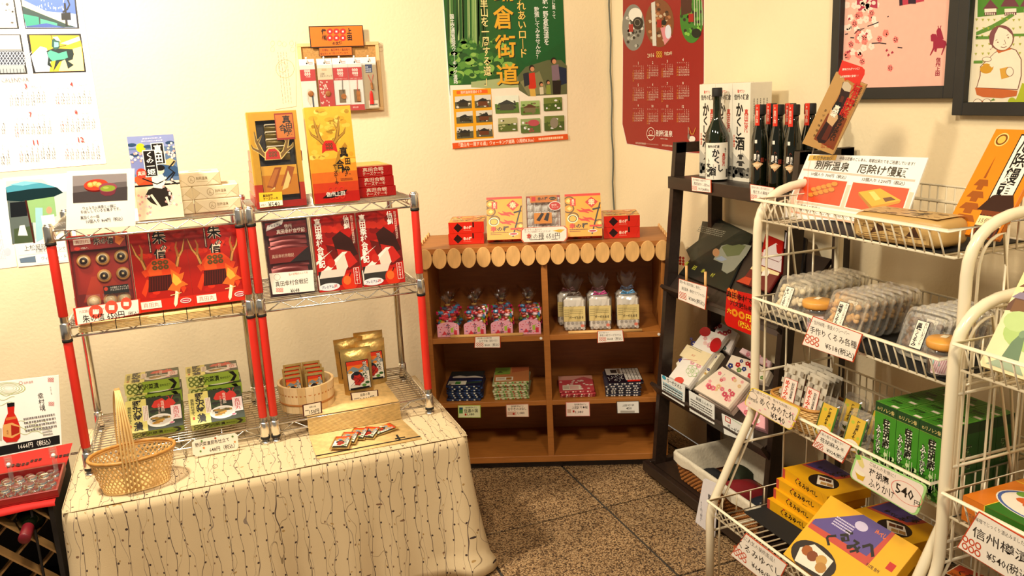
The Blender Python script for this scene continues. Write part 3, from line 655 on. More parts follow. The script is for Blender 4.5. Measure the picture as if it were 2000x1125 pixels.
for i, (nm, hx, cor, kind) in enumerate((('red-headed strap pack with a carved wooden charm, leftmost on the cork board', 512, (425, 490, 600, 1010), 0), ('strap pack with white blossom print on red, second on the cork board', 675, (600, 485, 770, 1010), 1), ('strap pack with round wooden charm and black cord, middle of the cork board', 810, (755, 480, 925, 1005), 2),
        ('strap pack with red cord and wooden tag charm, fourth on the cork board', 966, (905, 475, 1075, 1000), 3), ('clear strap pack with red tassel and blue charm, rightmost on the cork board', 1104, (1045, 470, 1195, 985), 4))):
    fr = pose((0, WY-.030-.001*i, 0)); t = thing('strap_pack', nm, 'key strap', fr, 'strap packs hooked on the cork board')
    x0, y0, x1, y1 = cor; q = [on(fr, *zpx(zG, *c)) for c in ((x0, y0), (x1, y1-450))]; u0, u1 = q[0][0], q[0][0]+.056; v1 = q[0][1]; v0 = on(fr, *zpx(zG, x0+50, y1))[1]
    hz = v1-.010; hx_ = (u0+u1)/2
    hk = part('hook', MB().tube([(hx_, .019, hz+.012), (hx_, .004, hz+.012), (hx_, -.006, hz+.004), (hx_, -.006, hz-.002)], .0022, 6).ball((hx_, .002, hz+.014), .0042, 8, 5), 'white_plastic', t, None, True)
    part('card', MB().box(u0, u1, 0, .001, v0, v1), 'paper_white', t); part('sleeve', MB().box(u0-.001, u1+.001, -.004, -.0015, v0-.001, v1-.022), 'clear_sleeve', t)
    a = Art(u1-u0, v1-v0); a.off = .0004; W_ = Matrix.Translation(((u0+u1)/2, 0, v0)); a.ell(.5, .915, .05, .016, '#3a3a3a', 12)
    if kind != 4: a.fine(.62, .89, .9, .95, 2, '#d9a8a0')
    if kind in (0, 2, 3):
        a.rect(0, .58, 1, .80 if kind == 0 else .82, '#d8232a'); a.coins(.28, .68, .68, .80, '#fff4ea', '#d8232a', 10); a.text('六文銭', .36, .645, .66, .68, '#fff4ea', .02)
        if kind: a.text('Mokuji no Accessory' if False else '上田城 千本桜ストラップ', .08, .59, .92, .625, '#fff4ea'); a.rect(0, 0, 1, .11, '#d8232a'); a.text('信州上田', .12, .03, .5, .085, '#fff4ea', .02); a.rect(.28, .15, .72, .40, '#8f7a52')
        if kind == 0: a.ell(.5, .28, .2, .15, '#f5e9d6'); a.line([(.5, .1), (.35, .2), (.45, .32)], .0006, '#3a3430'); a.line([(.68, .05), (.68, .35)], .006, '#51606a')
    if kind == 1:
        a.rect(0, .60, 1, .82, '#f2e2c4'); a.coins(.3, .765, .62, .81, '#c79a5a', None, 8); a.text('上田城\n文化ストラップ', .15, .64, .95, .74, '#3a2a20', .02); a.rect(0, 0, 1, .60, '#d2281f')
        for k in range(30): r_ = random.Random(k); a.ell(r_.uniform(.03, .6), r_.uniform(.1, .58), .045, .018, '#f8e2d6', 6)
    if kind == 4: a.rect(0, 0, 1, .85, '#c9b896'); a.rect(.25, .70, .72, .86, '#2f4b80'); [a.ell(.3+.1*(k % 4), .73+.04*(k//4), .04, .014, '#dfe6f2', 8) for k in range(10)]; a.rect(.3, .02, .95, .16, '#f4ead6'); a.fine(.36, .05, .9, .11, 1, '#3a3a3a')
    a.done('print', t, 'print_gloss', W_)
    cx = (u0+u1)/2+.004; cz = v0+(v1-v0)*.27
    if kind in (2, 3): part('cord', MB().tube([(cx, -.0025, v0+(v1-v0)*.58), (cx-.002, -.003, cz+.03), (cx, -.003, cz+.015)], .0011, 5, col='#26231f' if kind == 2 else '#d8312a'), 'print_satin', t); part('charm', (MB().lathe([(.010, 0), (.010, .0025)], 14) if kind == 2 else MB().box(-.007, .007, -.02, .018, 0, .0025)), 'wicker', t, Matrix.Translation((cx, -.0025, cz)) @ Matrix.Rotation(PI/2, 4, 'X'))
    if kind in (0, 1): part('charm', MB().ball((cx, -.004, cz+.012), .011, 10, 6, sy=.25), 'wicker', t, None, True)
    if kind == 4: part('cord', MB().tube([(cx-.010, -.0025, cz+.075), (cx, -.004, cz+.045), (cx+.010, -.0025, cz+.075)], .0013, 5, col='#d8392f'), 'print_satin', t); part('charm', MB().tube([(cx, -.005, cz+.045), (cx+.002, -.005, cz+.02)], .0045, 8), 'wicker', t); part('tassel', MB().lathe([(.003, .05), (.006, .04), (.008, .0)], 10, (cx-.004, -.005, cz-.035), '#dc2c22', sy=.4), 'print_satin', t)
# faded paper left of the cork board
t = sheet('wall_sheet', 'faded cream paper with vertical script left of the cork board', 'paper', WB, [(140, 330), (395, 310), (400, 960), (195, 990)], zG, 'wall_plaster', .001)
a = Art(m=WB, zm=zG); a.ring(290, 585, 92, 92, .03, '#c98d55', 28); a.ring(265, 570, 40, 50, .06, '#d3a068', 20); a.fine(210, 420, 375, 930, 4, '#8c7a62', vert=True, seed=3, fill=.10)
for x, y in ((165, 330), (165, 390), (232, 330), (282, 340), (355, 330), (365, 392), (1245, 350), (1248, 388)): a.ring(x, y, 22, 26, .08, '#c0a68c', 14)
a.done('print', t, 'print_matte')
# green walking-route poster
t = sheet('poster', 'tall green poster of a walking route with gold lettering and small photos', 'poster', WB, [(70, -390), (940, -440), (1008, 1020), (162, 1090)], zI)
a = Art(m=WB, zm=zI); G = [(97, -20), (972, -60), (1000, 560), (1003, 700), (640, 720), (500, 690), (455, 650), (150, 640)]
a.poly([(97, -20), (972, -60), (1003, 700), (146, 700)], '#0f6632'); a.poly([(97, -20), (600, -40), (640, 640), (146, 640)], '#2f6a2f')
for i in range(150):
    r_ = random.Random(i+300); x = r_.uniform(125, 600); y = r_.uniform(300, 620); s_ = r_.uniform(14, 40); a.k = 4+i % 12
    if x+s_ < 640: a.ell(max(x, 150+s_*.6), y, s_, s_*.7, r_.choice(['#4f8a3a', '#7fae52', '#2f5f2c', '#96bb62', '#3d7636', '#6a9a48']), 9)
a.k = 17
for i in range(34):
    r_ = random.Random(i+700); x = r_.uniform(115, 420); a.k = 17+i % 3; a.poly([(x, -30), (x+r_.uniform(6, 14), -30), (x+r_.uniform(10, 18), r_.uniform(200, 380)), (x+4, 300)], r_.choice(['#1f4a20', '#86a866', '#5a8546', '#2f5a2a', '#a9c285']))
a.k = 21; a.poly([(500, -50), (972, -60), (985, 300), (700, 470), (560, 330)], '#0d6a35')
a.poly([(146, 625), (640, 610), (760, 690), (1003, 690), (1006, 1000), (158, 1060)], '#efe6d4'); a.poly([(300, 600), (640, 560), (660, 640), (460, 650), (300, 640)], '#aeb98a')
# the walkers
a.poly([(640, 560), (700, 490), (860, 440), (960, 440), (1000, 480), (1002, 690), (720, 705), (650, 660)], '#6d7350'); a.poly([(660, 600), (800, 520), (860, 680), (720, 700)], '#8f8d66')
for p, c in (([(720, 540), (765, 530), (778, 640), (755, 660), (722, 650)], '#cf4026'), ([(680, 540), (722, 528), (728, 620), (690, 636)], '#2a3440'), ([(726, 650), (768, 650), (775, 705), (735, 705)], '#d8b45a'), ([(888, 480), (940, 470), (950, 580), (895, 600)], '#8d7a86'), ([(940, 486), (998, 500), (1000, 610), (955, 625)], '#20354f'), ([(895, 590), (960, 590), (955, 690), (900, 690)], '#2a241d'), ([(800, 640), (828, 636), (832, 690), (805, 692)], '#d9d0b4'), ([(850, 625), (880, 620), (885, 690), (850, 690)], '#94a04c')): a.poly(p, c)
for x, y, r in ((744, 500, 20), (904, 445, 20), (812, 615, 14), (862, 600, 13)): a.ell(x, y, r, r*1.2, '#2a1c14'); a.ell(x+4, y+6, r*.75, r*.85, '#d09a74')
GD = '#e2b23a'
for s_, bx, v in (('鎌', (455, -150, 620, 8), 0), ('倉', (458, 40, 615, 212), 0), ('街', (470, 255, 630, 420), 0), ('道', (480, 468, 652, 618), 0)): a.text(s_, bx[0]+6, bx[1]+6, bx[2]+6, bx[3]+6, '#1d2b12', .03); a.text(s_, *bx, GD, .03)
a.text('ふれあいロード', 630, -60, 715, 420, '#17391a', .05, vert=True); a.text('ふれあいロード', 630, -60, 715, 420, '#f0cf78', .02, vert=True)
a.text('里山を一周する道」', 362, -20, 452, 625, '#20401c', .05, vert=True); a.text('里山を一周する道」', 362, -20, 452, 625, '#efe0a0', .02, vert=True)
a.text('国土交通省認定ウォーキング道路', 142, 105, 204, 612, '#f3f3ea', .015, vert=True)
a.text('に乗って', 890, 0, 920, 140, '#f3f3ea', .01, vert=True); a.text('駅〜野倉街道を', 820, -20, 872, 330, '#f3f3ea', .015, vert=True); a.text('散策してみませんか？', 760, 50, 812, 432, '#f3f3ea', .01, vert=True)
a.poly([(165, 660), (445, 645), (465, 1010), (183, 1028)], '#e6ae22'); a.poly([(192, 665), (420, 655), (422, 682), (194, 690)], '#e8742a'); a.text('別所温泉街道めぐり', 222, 662, 378, 684, '#fff3dc', .01)
def photo(a, q, sky, mid, low, roof, seed):
    a.poly(q, sky); (x0, y0), (x1, y1), (x2, y2), (x3, y3) = q; w_ = x1-x0; h_ = y3-y0; r_ = random.Random(seed)
    a.poly([(x0, y0+h_*.45), (x1, y1+h_*.4), (x2, y2), (x3, y3)], mid)
    for k in range(14): cx = x0+w_*r_.uniform(.1, .9); cy = y0+h_*r_.uniform(.15, .85); a.ell(cx, cy, w_*r_.uniform(.04, .1), h_*r_.uniform(.04, .1), r_.choice([mid, low, roof, sky]), 8)
    if roof: a.poly([(x0+w_*.1, y0+h_*.48), (x0+w_*.5, y0+h_*.2), (x0+w_*.92, y0+h_*.45)], roof); a.poly([(x0+w_*.22, y0+h_*.48), (x0+w_*.8, y0+h_*.46), (x0+w_*.8, y0+h_*.8), (x0+w_*.22, y0+h_*.82)], low)
for i, q in enumerate((((180, 708), (302, 700), (306, 792), (184, 798)), ((324, 698), (443, 692), (447, 785), (328, 792)), ((190, 822), (310, 812), (314, 900), (194, 906)), ((334, 812), (452, 805), (456, 892), (338, 898)), ((192, 932), (314, 924), (316, 1008), (196, 1016)), ((335, 920), (452, 912), (458, 998), (338, 1004)))): photo(a, q, '#dcd8cc', '#6c6a52', '#7a4a2c' if i % 2 else '#47402f', '#37352f', i)
for i, (q, s_, m_, l_, rf) in enumerate(((((472, 705), (645, 696), (652, 825), (478, 832)), '#e7ecdc', '#6b8a44', '#5d5b4e', '#4a4d48'), (((660, 742), (798, 735), (802, 835), (664, 842)), '#a8c080', '#6a8a42', '#8b7f5e', '#6b4a34'), (((828, 718), (962, 711), (965, 808), (832, 814)), '#7f8e48', '#56702f', '#46602c', None), (((496, 868), (634, 860), (638, 958), (498, 965)), '#b9b98c', '#6e7d42', '#2f2a24', None), (((660, 872), (802, 865), (806, 968), (664, 976)), '#9fb07a', '#6a7f47', '#b1525c', None), (((832, 852), (978, 844), (980, 952), (834, 960)), '#7d8d4c', '#5c6f38', '#8d8672', None))): photo(a, q, s_, m_, l_, rf, i+20)
a.ell(755, 900, 42, 24, '#c4626a', 14); a.ell(905, 900, 30, 40, '#9a9280', 14)
a.poly([(160, 1048), (1003, 980), (1008, 1020), (163, 1090)], '#e4682a'); a.text('「里山を一周する道」ウォーキング道路（1周約8.3km）', 205, 1012, 760, 1072, '#fff2df', .015); a.fine(790, 1000, 970, 1020, 1, '#ffdcb8')
a.done('print', t, 'print_satin')
# red hot-spring calendar on the right wall
t = sheet('wall_calendar', 'dark red calendar with three oval photos hanging beside the room corner', 'calendar', WRM, [(132, -60), (708, -170), (708, 400), (706, 1090), (490, 1076), (160, 1020), (128, 880), (132, 400)], zJ)
CR_ = '#a2231f'
a = Art(m=WRM, zm=zJ); a.poly([(133, -60), (707, -168), (707, 400), (704, 1088), (490, 1072), (162, 1018), (130, 878), (134, 400)], CR_)
def ovalphoto(cx, cy, rx, ry, cols, seed):
    a.ell(cx, cy, rx, ry, cols[0], 26); r_ = random.Random(seed)
    for k in range(60):
        an = r_.uniform(0, 2*PI); d = r_.uniform(0, .86); a.k = a.k if k % 6 else a.k+1; q = a.k; a.ell(cx+rx*d*math.cos(an), cy+ry*d*math.sin(an), rx*.13, ry*.07, r_.choice(cols), 7); a.k = q
    a.k += 2
ovalphoto(208, 195, 80, 165, ['#8f8e86', '#d7d5cc', '#4b4a44', '#b9b8ae', '#2b2a28'], 1); a.ell(222, 105, 48, 50, '#e8e5db'); a.ell(240, 165, 38, 45, '#211d1b'); a.ring(236, 160, 22, 26, .2, '#8a857a'); a.rect(176, 172, 206, 226, '#b02a24')
ovalphoto(394, 165, 102, 170, ['#8d5a36', '#b9845a', '#4a2d1d', '#c7b49a', '#6d4a30'], 2); a.poly([(335, 20), (362, 10), (372, 325), (345, 325)], '#d8d6ce'); a.poly([(400, 200), (445, 185), (480, 260), (430, 320)], '#d9939c'); a.ell(455, 225, 22, 50, '#d9dde8'); a.ell(425, 160, 18, 20, '#1f1713'); a.rect(376, 138, 408, 194, '#b02a24')
ovalphoto(622, 120, 84, 186, ['#4f8a34', '#6fae3f', '#2f4a22', '#3a3326', '#8fc258'], 3); a.poly([(545, -60), (628, -80), (620, 90), (548, 110)], '#5b2d20'); [a.line([(640+k*18, -90), (644+k*18, 180)], .004, '#cfd3b8') for k in range(4)]; a.ell(655, 235, 34, 34, '#22281a'); a.rect(600, 96, 636, 156, '#b02a24')
a.text('2016', 308, 380, 358, 404, '#f0dfc0', .01); a.coins(372, 362, 414, 408, '#e8c24a', None, 10); a.text('平成28年', 428, 368, 484, 390, '#f0dfc0', .01)
for mo in range(1, 13):
    c, r = (mo-1) % 4, (mo-1)//4; x0 = (203, 305, 408, 516)[c]; x1 = (286, 388, 494, 608)[c]; yy = ((465, 461, 452, 440), (620, 616, 610, 606), (766, 770, 770, 772))[r][c]
    month(a, mo, (x0, yy, x1, yy+ (112 if r < 2 else 110)), '#f3dccb', '#e8b04a'); a.text(str(mo), (x0+x1)/2-(6 if mo < 10 else 10), yy-27, (x0+x1)/2+(6 if mo < 10 else 10), yy-8, '#f6e8d8', .02)
a.ring(334, 948, 30, 46, .09, '#f3e3d3', 24); a.ring(334, 940, 14, 18, .16, '#f3e3d3', 14); a.line([(312, 960), (356, 962)], .0025, '#f3e3d3'); a.text('別所温泉', 368, 920, 490, 972, '#f6ebdf', .02); a.text('BESSHO ONSEN', 368, 976, 490, 992, '#f6ebdf', .01)
a.text('別所温泉旅館組合', 226, 1006, 300, 1026, '#f0dccb'); a.fine(302, 1015, 388, 1030, 2, '#d8a89a'); a.text('別所温泉観光協会', 408, 1022, 492, 1042, '#f0dccb')
a.ell(626, 985, 24, 22, '#efe9df'); a.line([(606, 905), (620, 950), (636, 950), (652, 905)], .0035, '#d8a23a'); a.line([(600, 900), (600, 945)], .0025, '#d9d5cc'); a.ell(602, 968, 8, 22, '#8d8276')
a.done('print', t, 'print_satin')
# cable in the room corner
part('wall_cable', MB().tube([(WX-.012+.003*math.sin(i*1.7), WY-.010, 2.4-1.62*i/24) for i in range(25)], .0035, 6), 'cable', None, None, True, label='thin grey cable running down the room corner', category='cable')
# framed textiles on the right wall
def framed(label, pts, zm, bar=.030):
    q = [on(WRM, *zpx(zm, *p)) for p in pts]; x0, x1, z0, z1 = q[0][0], q[1][0], q[2][1], q[2][1]+1.0
    t = thing('framed_textile', label, 'picture', WRM, 'framed textiles on the right wall')
    for b in ((x0, x0+bar, z0, z1), (x1-bar, x1, z0, z1), (x0+bar, x1-bar, z0, z0+bar), (x0+bar, x1-bar, z1-bar, z1)): part('frame_bar', MB().box(b[0], b[1], -.022, 0, b[2], b[3], b=.0015), 'black_frame', t)
    part('textile', MB().box(x0+bar, x1-bar, -.004, 0, z0+bar, z1-bar, '#eebfae' if 'pink' in label else '#e9dfc6'), 'print_matte', t); a = Art(m=WRM, zm=zm, off=.0046); a.poly([(x0+bar, z0+bar), (x1-bar, z0+bar), (x1-bar, z1-bar), (x0+bar, z1-bar)], '#eebfae' if 'pink' in label else '#e9dfc6', raw=True); return t, a
t, a = framed('black-framed pale pink textile with cherry blossom and a red horseman', ((155, 300), (1225, 300), (700, 833)), zP)
for i in range(46):
    r_ = random.Random(i+90); x = 240+abs(r_.gauss(0, 170)); y = r_.uniform(-250, 480); 
    if x > 640: continue
    a.k = i % 4
    for k in range(5): an = 2*PI*k/5+i; a.ell(x+15*math.cos(an), y+17*math.sin(an), 13, 14, ('#f7dfd0', '#f9e6d8', '#e98f84')[i % 3], 8)
a.k = 6
for x, y in ((335, 135), (280, 375), (522, 330), (395, 320), (658, 335), (375, 520), (612, 575), (310, 200), (455, 110)):
    for k in range(5): an = 2*PI*k/5+x; a.k = 7; a.ell(x+14*math.cos(an), y+17*math.sin(an), 11, 15, '#e78d85', 8)
for p in ([(310, 285), (345, 250), (395, 238), (350, 262)], [(420, 222), (470, 205), (515, 186)], [(455, 366), (520, 362), (580, 370)], [(675, 400), (715, 404)], [(588, 143), (600, 137)], [(230, 290), (255, 285)], [(275, 318), (308, 320)]): a.line(p, .0028, '#3a1f33')
a.poly([(330, -140), (500, -150), (505, 70), (440, 60), (345, 95), (330, 30)], '#b8405c'); a.poly([(690, -140), (880, -150), (900, 10), (690, 50)], '#c4465c'); a.rect(765, -150, 830, 32, '#3a1f38'); a.poly([(688, -20), (715, -20), (718, 45), (690, 48)], '#3a1f38')
for i in range(14): r_ = random.Random(i+33); a.k = 20; a.ell(r_.uniform(340, 490), r_.uniform(-20, 90), 18, 18, '#f6dccd', 9)
for x, y in ((268, 160), (255, 440), (272, 432), (632, 443), (600, 465), (585, 425), (415, 285)): a.poly([(x-12, y), (x, y-14), (x+12, y+4), (x+2, y+4), (x-6, y+14)], '#b3324e')
HM = '#a82b4c'
a.poly([(955, 300), (970, 285), (1000, 288), (1012, 312), (1050, 330), (1085, 350), (1098, 405), (1084, 380), (1072, 410), (1050, 465), (1044, 460), (1062, 405), (1010, 408), (1002, 440), (985, 432), (990, 408), (955, 468), (948, 466), (976, 400), (978, 350), (958, 348)], HM)
a.poly([(1008, 300), (1004, 262), (1018, 236), (1040, 240), (1055, 290), (1066, 332), (1020, 330)], HM); a.line([(1022, 240), (1018, 218)], .002, HM); a.line([(1034, 240), (1044, 216)], .002, HM); a.text('信州上田', 1000, 486, 1032, 640, HM, .03, vert=True); a.done('print', t, 'print_matte')
t, a = framed('black-framed green village textile with a woman pouring tea', ((1213, 400), (2350, 400), (1600, 975)), zP)
a.poly([(1355, -200), (2200, -200), (2200, 70), (1680, 110), (1350, 145)], '#5f9436')
for x in (1455, 1625, 1790):
    a.poly([(x-60, 80), (x+5, -5), (x+75, 75)], '#7d4a52') if x == 1455 else a.poly([(x-80, 55), (x-40, -10), (x+30, -20), (x+80, 55)], '#7d4a52')
    a.poly([(x-45, 75), (x+55, 70), (x+55, 125), (x-45, 132)], '#eee3cf'); a.poly([(x-45, 105), (x+55, 100), (x+55, 125), (x-45, 132)], '#7d4a52'); [a.rect(x-38+k*18, 108, x-30+k*18, 126, '#eee3cf') for k in range(5)]
a.poly([(1340, 270), (1480, 205), (1640, 115), (1665, 130), (1500, 240), (1340, 300)], '#6f9a42'); a.poly([(1338, 305), (1460, 305), (1460, 330), (1336, 332)], '#6f9a42'); a.poly([(1650, 285), (1900, 280), (1900, 305), (1650, 305)], '#6f9a42'); a.poly([(1320, 512), (1395, 510), (1395, 535), (1318, 536)], '#6f9a42')
for i in range(46):
    r_ = random.Random(i+11); x = 1345+(i % 8)*52+r_.uniform(-8, 8); y = 165+(i//8)*72+r_.uniform(-8, 8); a.k = 28
    for dx in (-8, 0, 8): a.poly([(x, y+12), (x+dx-3, y-10), (x+dx+3, y-10)], '#b9bf4e', same=True)
OL = '#8a5a4e'; CRM = '#efe4cf'
a.k = 30; a.poly([(1500, 440), (1620, 400), (1680, 420), (1725, 500), (1725, 640), (1700, 740), (1690, 760), (1340, 745), (1370, 640), (1375, 560)], OL); a.poly([(1500, 446), (1620, 407), (1675, 426), (1718, 502), (1718, 640), (1690, 752), (1348, 738), (1378, 640), (1382, 562)], CRM)
a.poly([(1330, 740), (1440, 745), (1690, 765), (1680, 810), (1560, 828), (1400, 820), (1345, 800)], '#c9743a'); a.poly([(1510, 425), (1620, 398), (1640, 415), (1530, 450)], '#c9743a')
a.ell(1555, 320, 105, 108, OL, 26); a.ell(1560, 325, 90, 98, CRM, 26); a.poly([(1452, 330), (1470, 260), (1535, 222), (1500, 290), (1480, 400), (1460, 420)], '#8d5a5c'); a.poly([(1530, 225), (1600, 222), (1645, 262), (1650, 300), (1600, 250)], '#8d5a5c'); a.ell(1462, 395, 14, 18, CRM)
a.ell(1525, 357, 6, 6, OL, 8); a.ell(1612, 318, 6, 6, OL, 8); a.line([(1580, 335), (1592, 370), (1570, 376)], .0012, OL); a.line([(1550, 396), (1575, 402), (1600, 392)], .0014, OL); a.line([(1505, 345), (1520, 332)], .0012, OL); a.line([(1600, 300), (1615, 290)], .0012, OL)
a.ell(1425, 585, 52, 36, '#d2a232', 18); a.poly([(1460, 580), (1490, 560), (1480, 590)], '#d2a232'); a.ell(1428, 548, 30, 12, '#d2a232'); a.ell(1432, 500, 40, 22, OL); a.ell(1432, 500, 36, 18, CRM); a.poly([(1540, 580), (1610, 565), (1620, 650), (1555, 668)], '#d8aa4a'); a.ell(1625, 605, 34, 40, OL); a.ell(1625, 605, 30, 36, CRM)
a.poly([(1660, 880), (1700, 790), (1731, 700), (1800, 720), (1800, 890)], '#b4bd30'); a.ell(1645, 860, 34, 38, '#b4bd30'); a.ell(1390, 880, 95, 30, '#b87848', 20); a.ell(1355, 868, 38, 34, OL); a.ell(1355, 868, 34, 30, CRM); a.ell(1432, 862, 36, 30, OL); a.ell(1432, 862, 32, 26, CRM); a.poly([(1460, 850), (1490, 830), (1500, 845)], '#6f9a42')
a.done('print', t, 'print_matte')
# ================================================================== GOODS ON THE LEFT WIRE RACK
def carton(name, label, cat, m, w, h, d, col, group=None, mat_='print_satin', b=.0015, bodyname='box_body', key=None):
    t = thing(name, label, cat, m, group)
    part(bodyname, lambda: MB().box(-w/2, w/2, 0, d, 0, h, col, b), mat_, t, key=key); return t
def stand_y(pl, pr, Y, z, ptop=None, lean=0):
    A = Yp(*pl, Y); B = Yp(*pr, Y); m = pose(((A.x+B.x)/2, Y, z), 0, -lean)
    return m, B.x-A.x, (on(m, *ptop)[1] if ptop else None)
def leanz(z, d, lean): return z+d*math.sin(R(lean))+.0006
Z1, Z2, Z3 = [z+.0004 for z in SHZ]
def tag(name, label, frame, pts, zm, face, fn, thick=.002, border=None, cat='price tag', group='price tags', rnd=0, bw=.002, frac=False):
    """flat price card: corners from the photo on the plane of frame"""
    t = thing(name, label, cat, frame, group); q = [on(frame, *zpx(zm, *p)) for p in pts]
    a_ = sum(q[i-1][0]*q[i][1]-q[i][0]*q[i-1][1] for i in range(len(q)))
    if a_ < 0: q = q[::-1]
    if rnd:
        qq = []; n = len(q)
        for i in range(n):
            p = Vector(q[i]); A = (Vector(q[i-1])-p).normalized(); B = (Vector(q[(i+1) % n])-p).normalized()
            for k in range(5): s = k/4; qq.append(tuple((1-s)**2*(p+A*rnd)+2*s*(1-s)*p+s*s*(p+B*rnd)))
        q = qq
    n = len(q); c = Vector((sum(p[0] for p in q)/n, sum(p[1] for p in q)/n))
    part('card', MB().add([(x, 0, z) for x, z in q]+[(x, thick, z) for x, z in q], [tuple(range(n)), tuple(range(2*n-1, n-1, -1))]+[(i, i+n, (i+1) % n+n, (i+1) % n) for i in range(n)], border or face), 'print_gloss', t)
    a = Art(m=frame, zm=zm); mt_ = None
    if border:
        qi = []
        for p in q: v = c-Vector(p); L_ = v.length; qi.append(tuple(Vector(p)+v*(bw*1.4/L_)))
        a.poly(qi, face, raw=True)
    if frac:      # lettering laid out in fractions of the card
        us = [p[0] for p in q]; vs_ = [p[1] for p in q]; b_ = Art(max(us)-min(us), max(vs_)-min(vs_), off=.0004); cu_, v0_ = (max(us)+min(us))/2, min(vs_); fn(b_)
        b_.b.v = [(x+cu_, y, z+v0_) for x, y, z in b_.b.v]; a.b.add(b_.b.v, b_.b.f, None); a.b.c[-len(b_.b.c):] = b_.b.c
    else: fn(a)
    a.done('print', t, 'print_gloss'); return t
def fr_y(y, rx=0): return pose((0, y, 0), 0, rx)
# top: matcha card, princess box, cream boxes
m = pose((0, UY-.005, 0)); t = sheet('photo_card', 'white card with a photo of red tray and matcha bowl on the rack', 'sign', m, [(408, 110), (820, 92), (827, 440), (403, 468)], zB, thick=.004)
a = Art(m=m, zm=zB); a.poly([(443, 136), (772, 120), (777, 284), (446, 302)], '#7d7474'); a.poly([(443, 136), (772, 120), (773, 170), (444, 200)], '#a39a9a'); a.poly([(444, 240), (777, 200), (777, 284), (446, 302)], '#5a5152'); a.ell(590, 198, 76, 36, '#7a1e18', 26, -6); a.ell(585, 190, 74, 34, '#d8563c', 26, -6)
for x, y in ((552, 190), (580, 184), (602, 190)): a.ell(x, y, 20, 16, '#e8b25a', 12); a.ell(x, y-3, 14, 10, '#f2cf8a', 10)
a.poly([(603, 208), (714, 200), (700, 244), (676, 256), (640, 258), (616, 246)], '#8a4450'); a.ell(658, 206, 56, 28, '#a8606a', 24, -4); a.ell(658, 212, 46, 19, '#9db04a', 22, -4); a.ell(646, 208, 18, 7, '#b9c66a')
for s_, b_ in (('ウェルカム抹茶と一緒に', (500, 312, 710, 338)), ('お出ししているお菓子です。', (488, 330, 738, 360)), ('真田くの一姫', (488, 376, 608, 398)), ('10個入り 864円（税込）', (522, 390, 752, 420))): a.text(s_, *b_, '#3a3634', .008)
a.done('print', t, 'print_gloss')
def ht(m, ptop): return on(m, *ptop)[1]
d_ = .04; m, w_, h_ = stand_y((271.5, 432.8), (361, 429.6), 2.468, leanz(Z1, d_, 3), (301, 264), 3)
t = carton('gift_box', 'tall pale blue and cream box with ink drawings on the rack top', 'box', m, w_, h_, d_, '#ece3cf'); a = Art(w_, h_)
a.rect(0, .86, 1, 1, '#9aa3cf'); a.rect(0, .45, 1, .86, '#6f87a8'); a.rect(0, .55, .35, .84, '#8b93c2'); a.ell(.26, .86, .10, .055, '#e9dc3a', 18); [a.ell(x, y, .10, .022, '#3f5a7c', 12) for x, y in ((.08, .9), (.42, .87), (.9, .9), (.1, .78), (.95, .76))]
a.poly([(.55, .60), (.80, .68), (1, .60), (1, .50), (.55, .50)], '#49678c'); a.poly([(.6, .66), (.86, .72), (.98, .68), (.9, .62)], '#d8c08a'); a.rect(.10, .40, .55, .52, '#c85a32'); a.poly([(0, .5), (.3, .6), (.42, .52), (.1, .42)], '#d4693c')
a.rect(0, 0, 1, .40, '#efe3c6'); a.rect(0, .40, 1, .42, '#2c2622'); a.poly([(.30, .36), (.62, .42), (.80, .30), (.75, .16), (.52, .14), (.32, .20), (.2, .28)], '#3a3028'); a.poly([(.40, .50), (.62, .56), (.72, .46), (.60, .36), (.42, .38)], '#f2ece0'); a.ell(.60, .58, .10, .05, '#e9d5c0'); a.ell(.62, .61, .10, .035, '#2a221e')
a.line([(.34, .30), (.5, .14), (.46, .10)], .006, '#ecdcc8'); a.line([(.66, .26), (.72, .14)], .006, '#ecdcc8'); a.line([(.2, .5), (.5, .42), (.7, .46), (.9, .55)], .003, '#1f1a18'); a.line([(.95, .68), (.8, .60), (.92, .54), (.8, .46), (.95, .40)], .004, '#2c2a2a')
for i in range(70):
    r_ = random.Random(i); x, y = r_.choice([(r_.uniform(.62, .98), r_.uniform(.12, .50)), (r_.uniform(0.02, .3), r_.uniform(.04, .3)), (r_.uniform(.02, .35), r_.uniform(.7, .8)), (r_.uniform(.75, .98), r_.uniform(.72, .92))]); a.k = 22+i % 3; a.ell(x, y, .028, .016, r_.choice(['#f3d3cc', '#f7e6dc', '#e9b4ac']), 7)
a.k = 26
for s_, b_ in (('真田', (.50, .66, .74, .90)), ('くの一姫', (.30, .52, .54, .82))): a.rect(b_[0]-.02, b_[1]-.01, b_[2]+.02, b_[3]+.01, '#efece4'); a.rect(b_[0], b_[1], b_[2], b_[3], '#2b2320'); a.text(s_, b_[0]+.03, b_[1]+.012, b_[2]-.03, b_[3]-.012, '#f5f1e8', .04, vert=True)
a.ell(.2, .56, .11, .06, '#d9523c', 18); a.text('真田', .12, .535, .28, .585, '#f3d8c8', .03); a.text('真田幸村伝説し真', .28, .955, .78, .975, '#f3f0f7'); a.text('信州上田幻の黄金菓', .22, .925, .82, .945, '#f3f0f7'); a.done('print', t, 'print_gloss')
CB = ('#e9dcc0',)
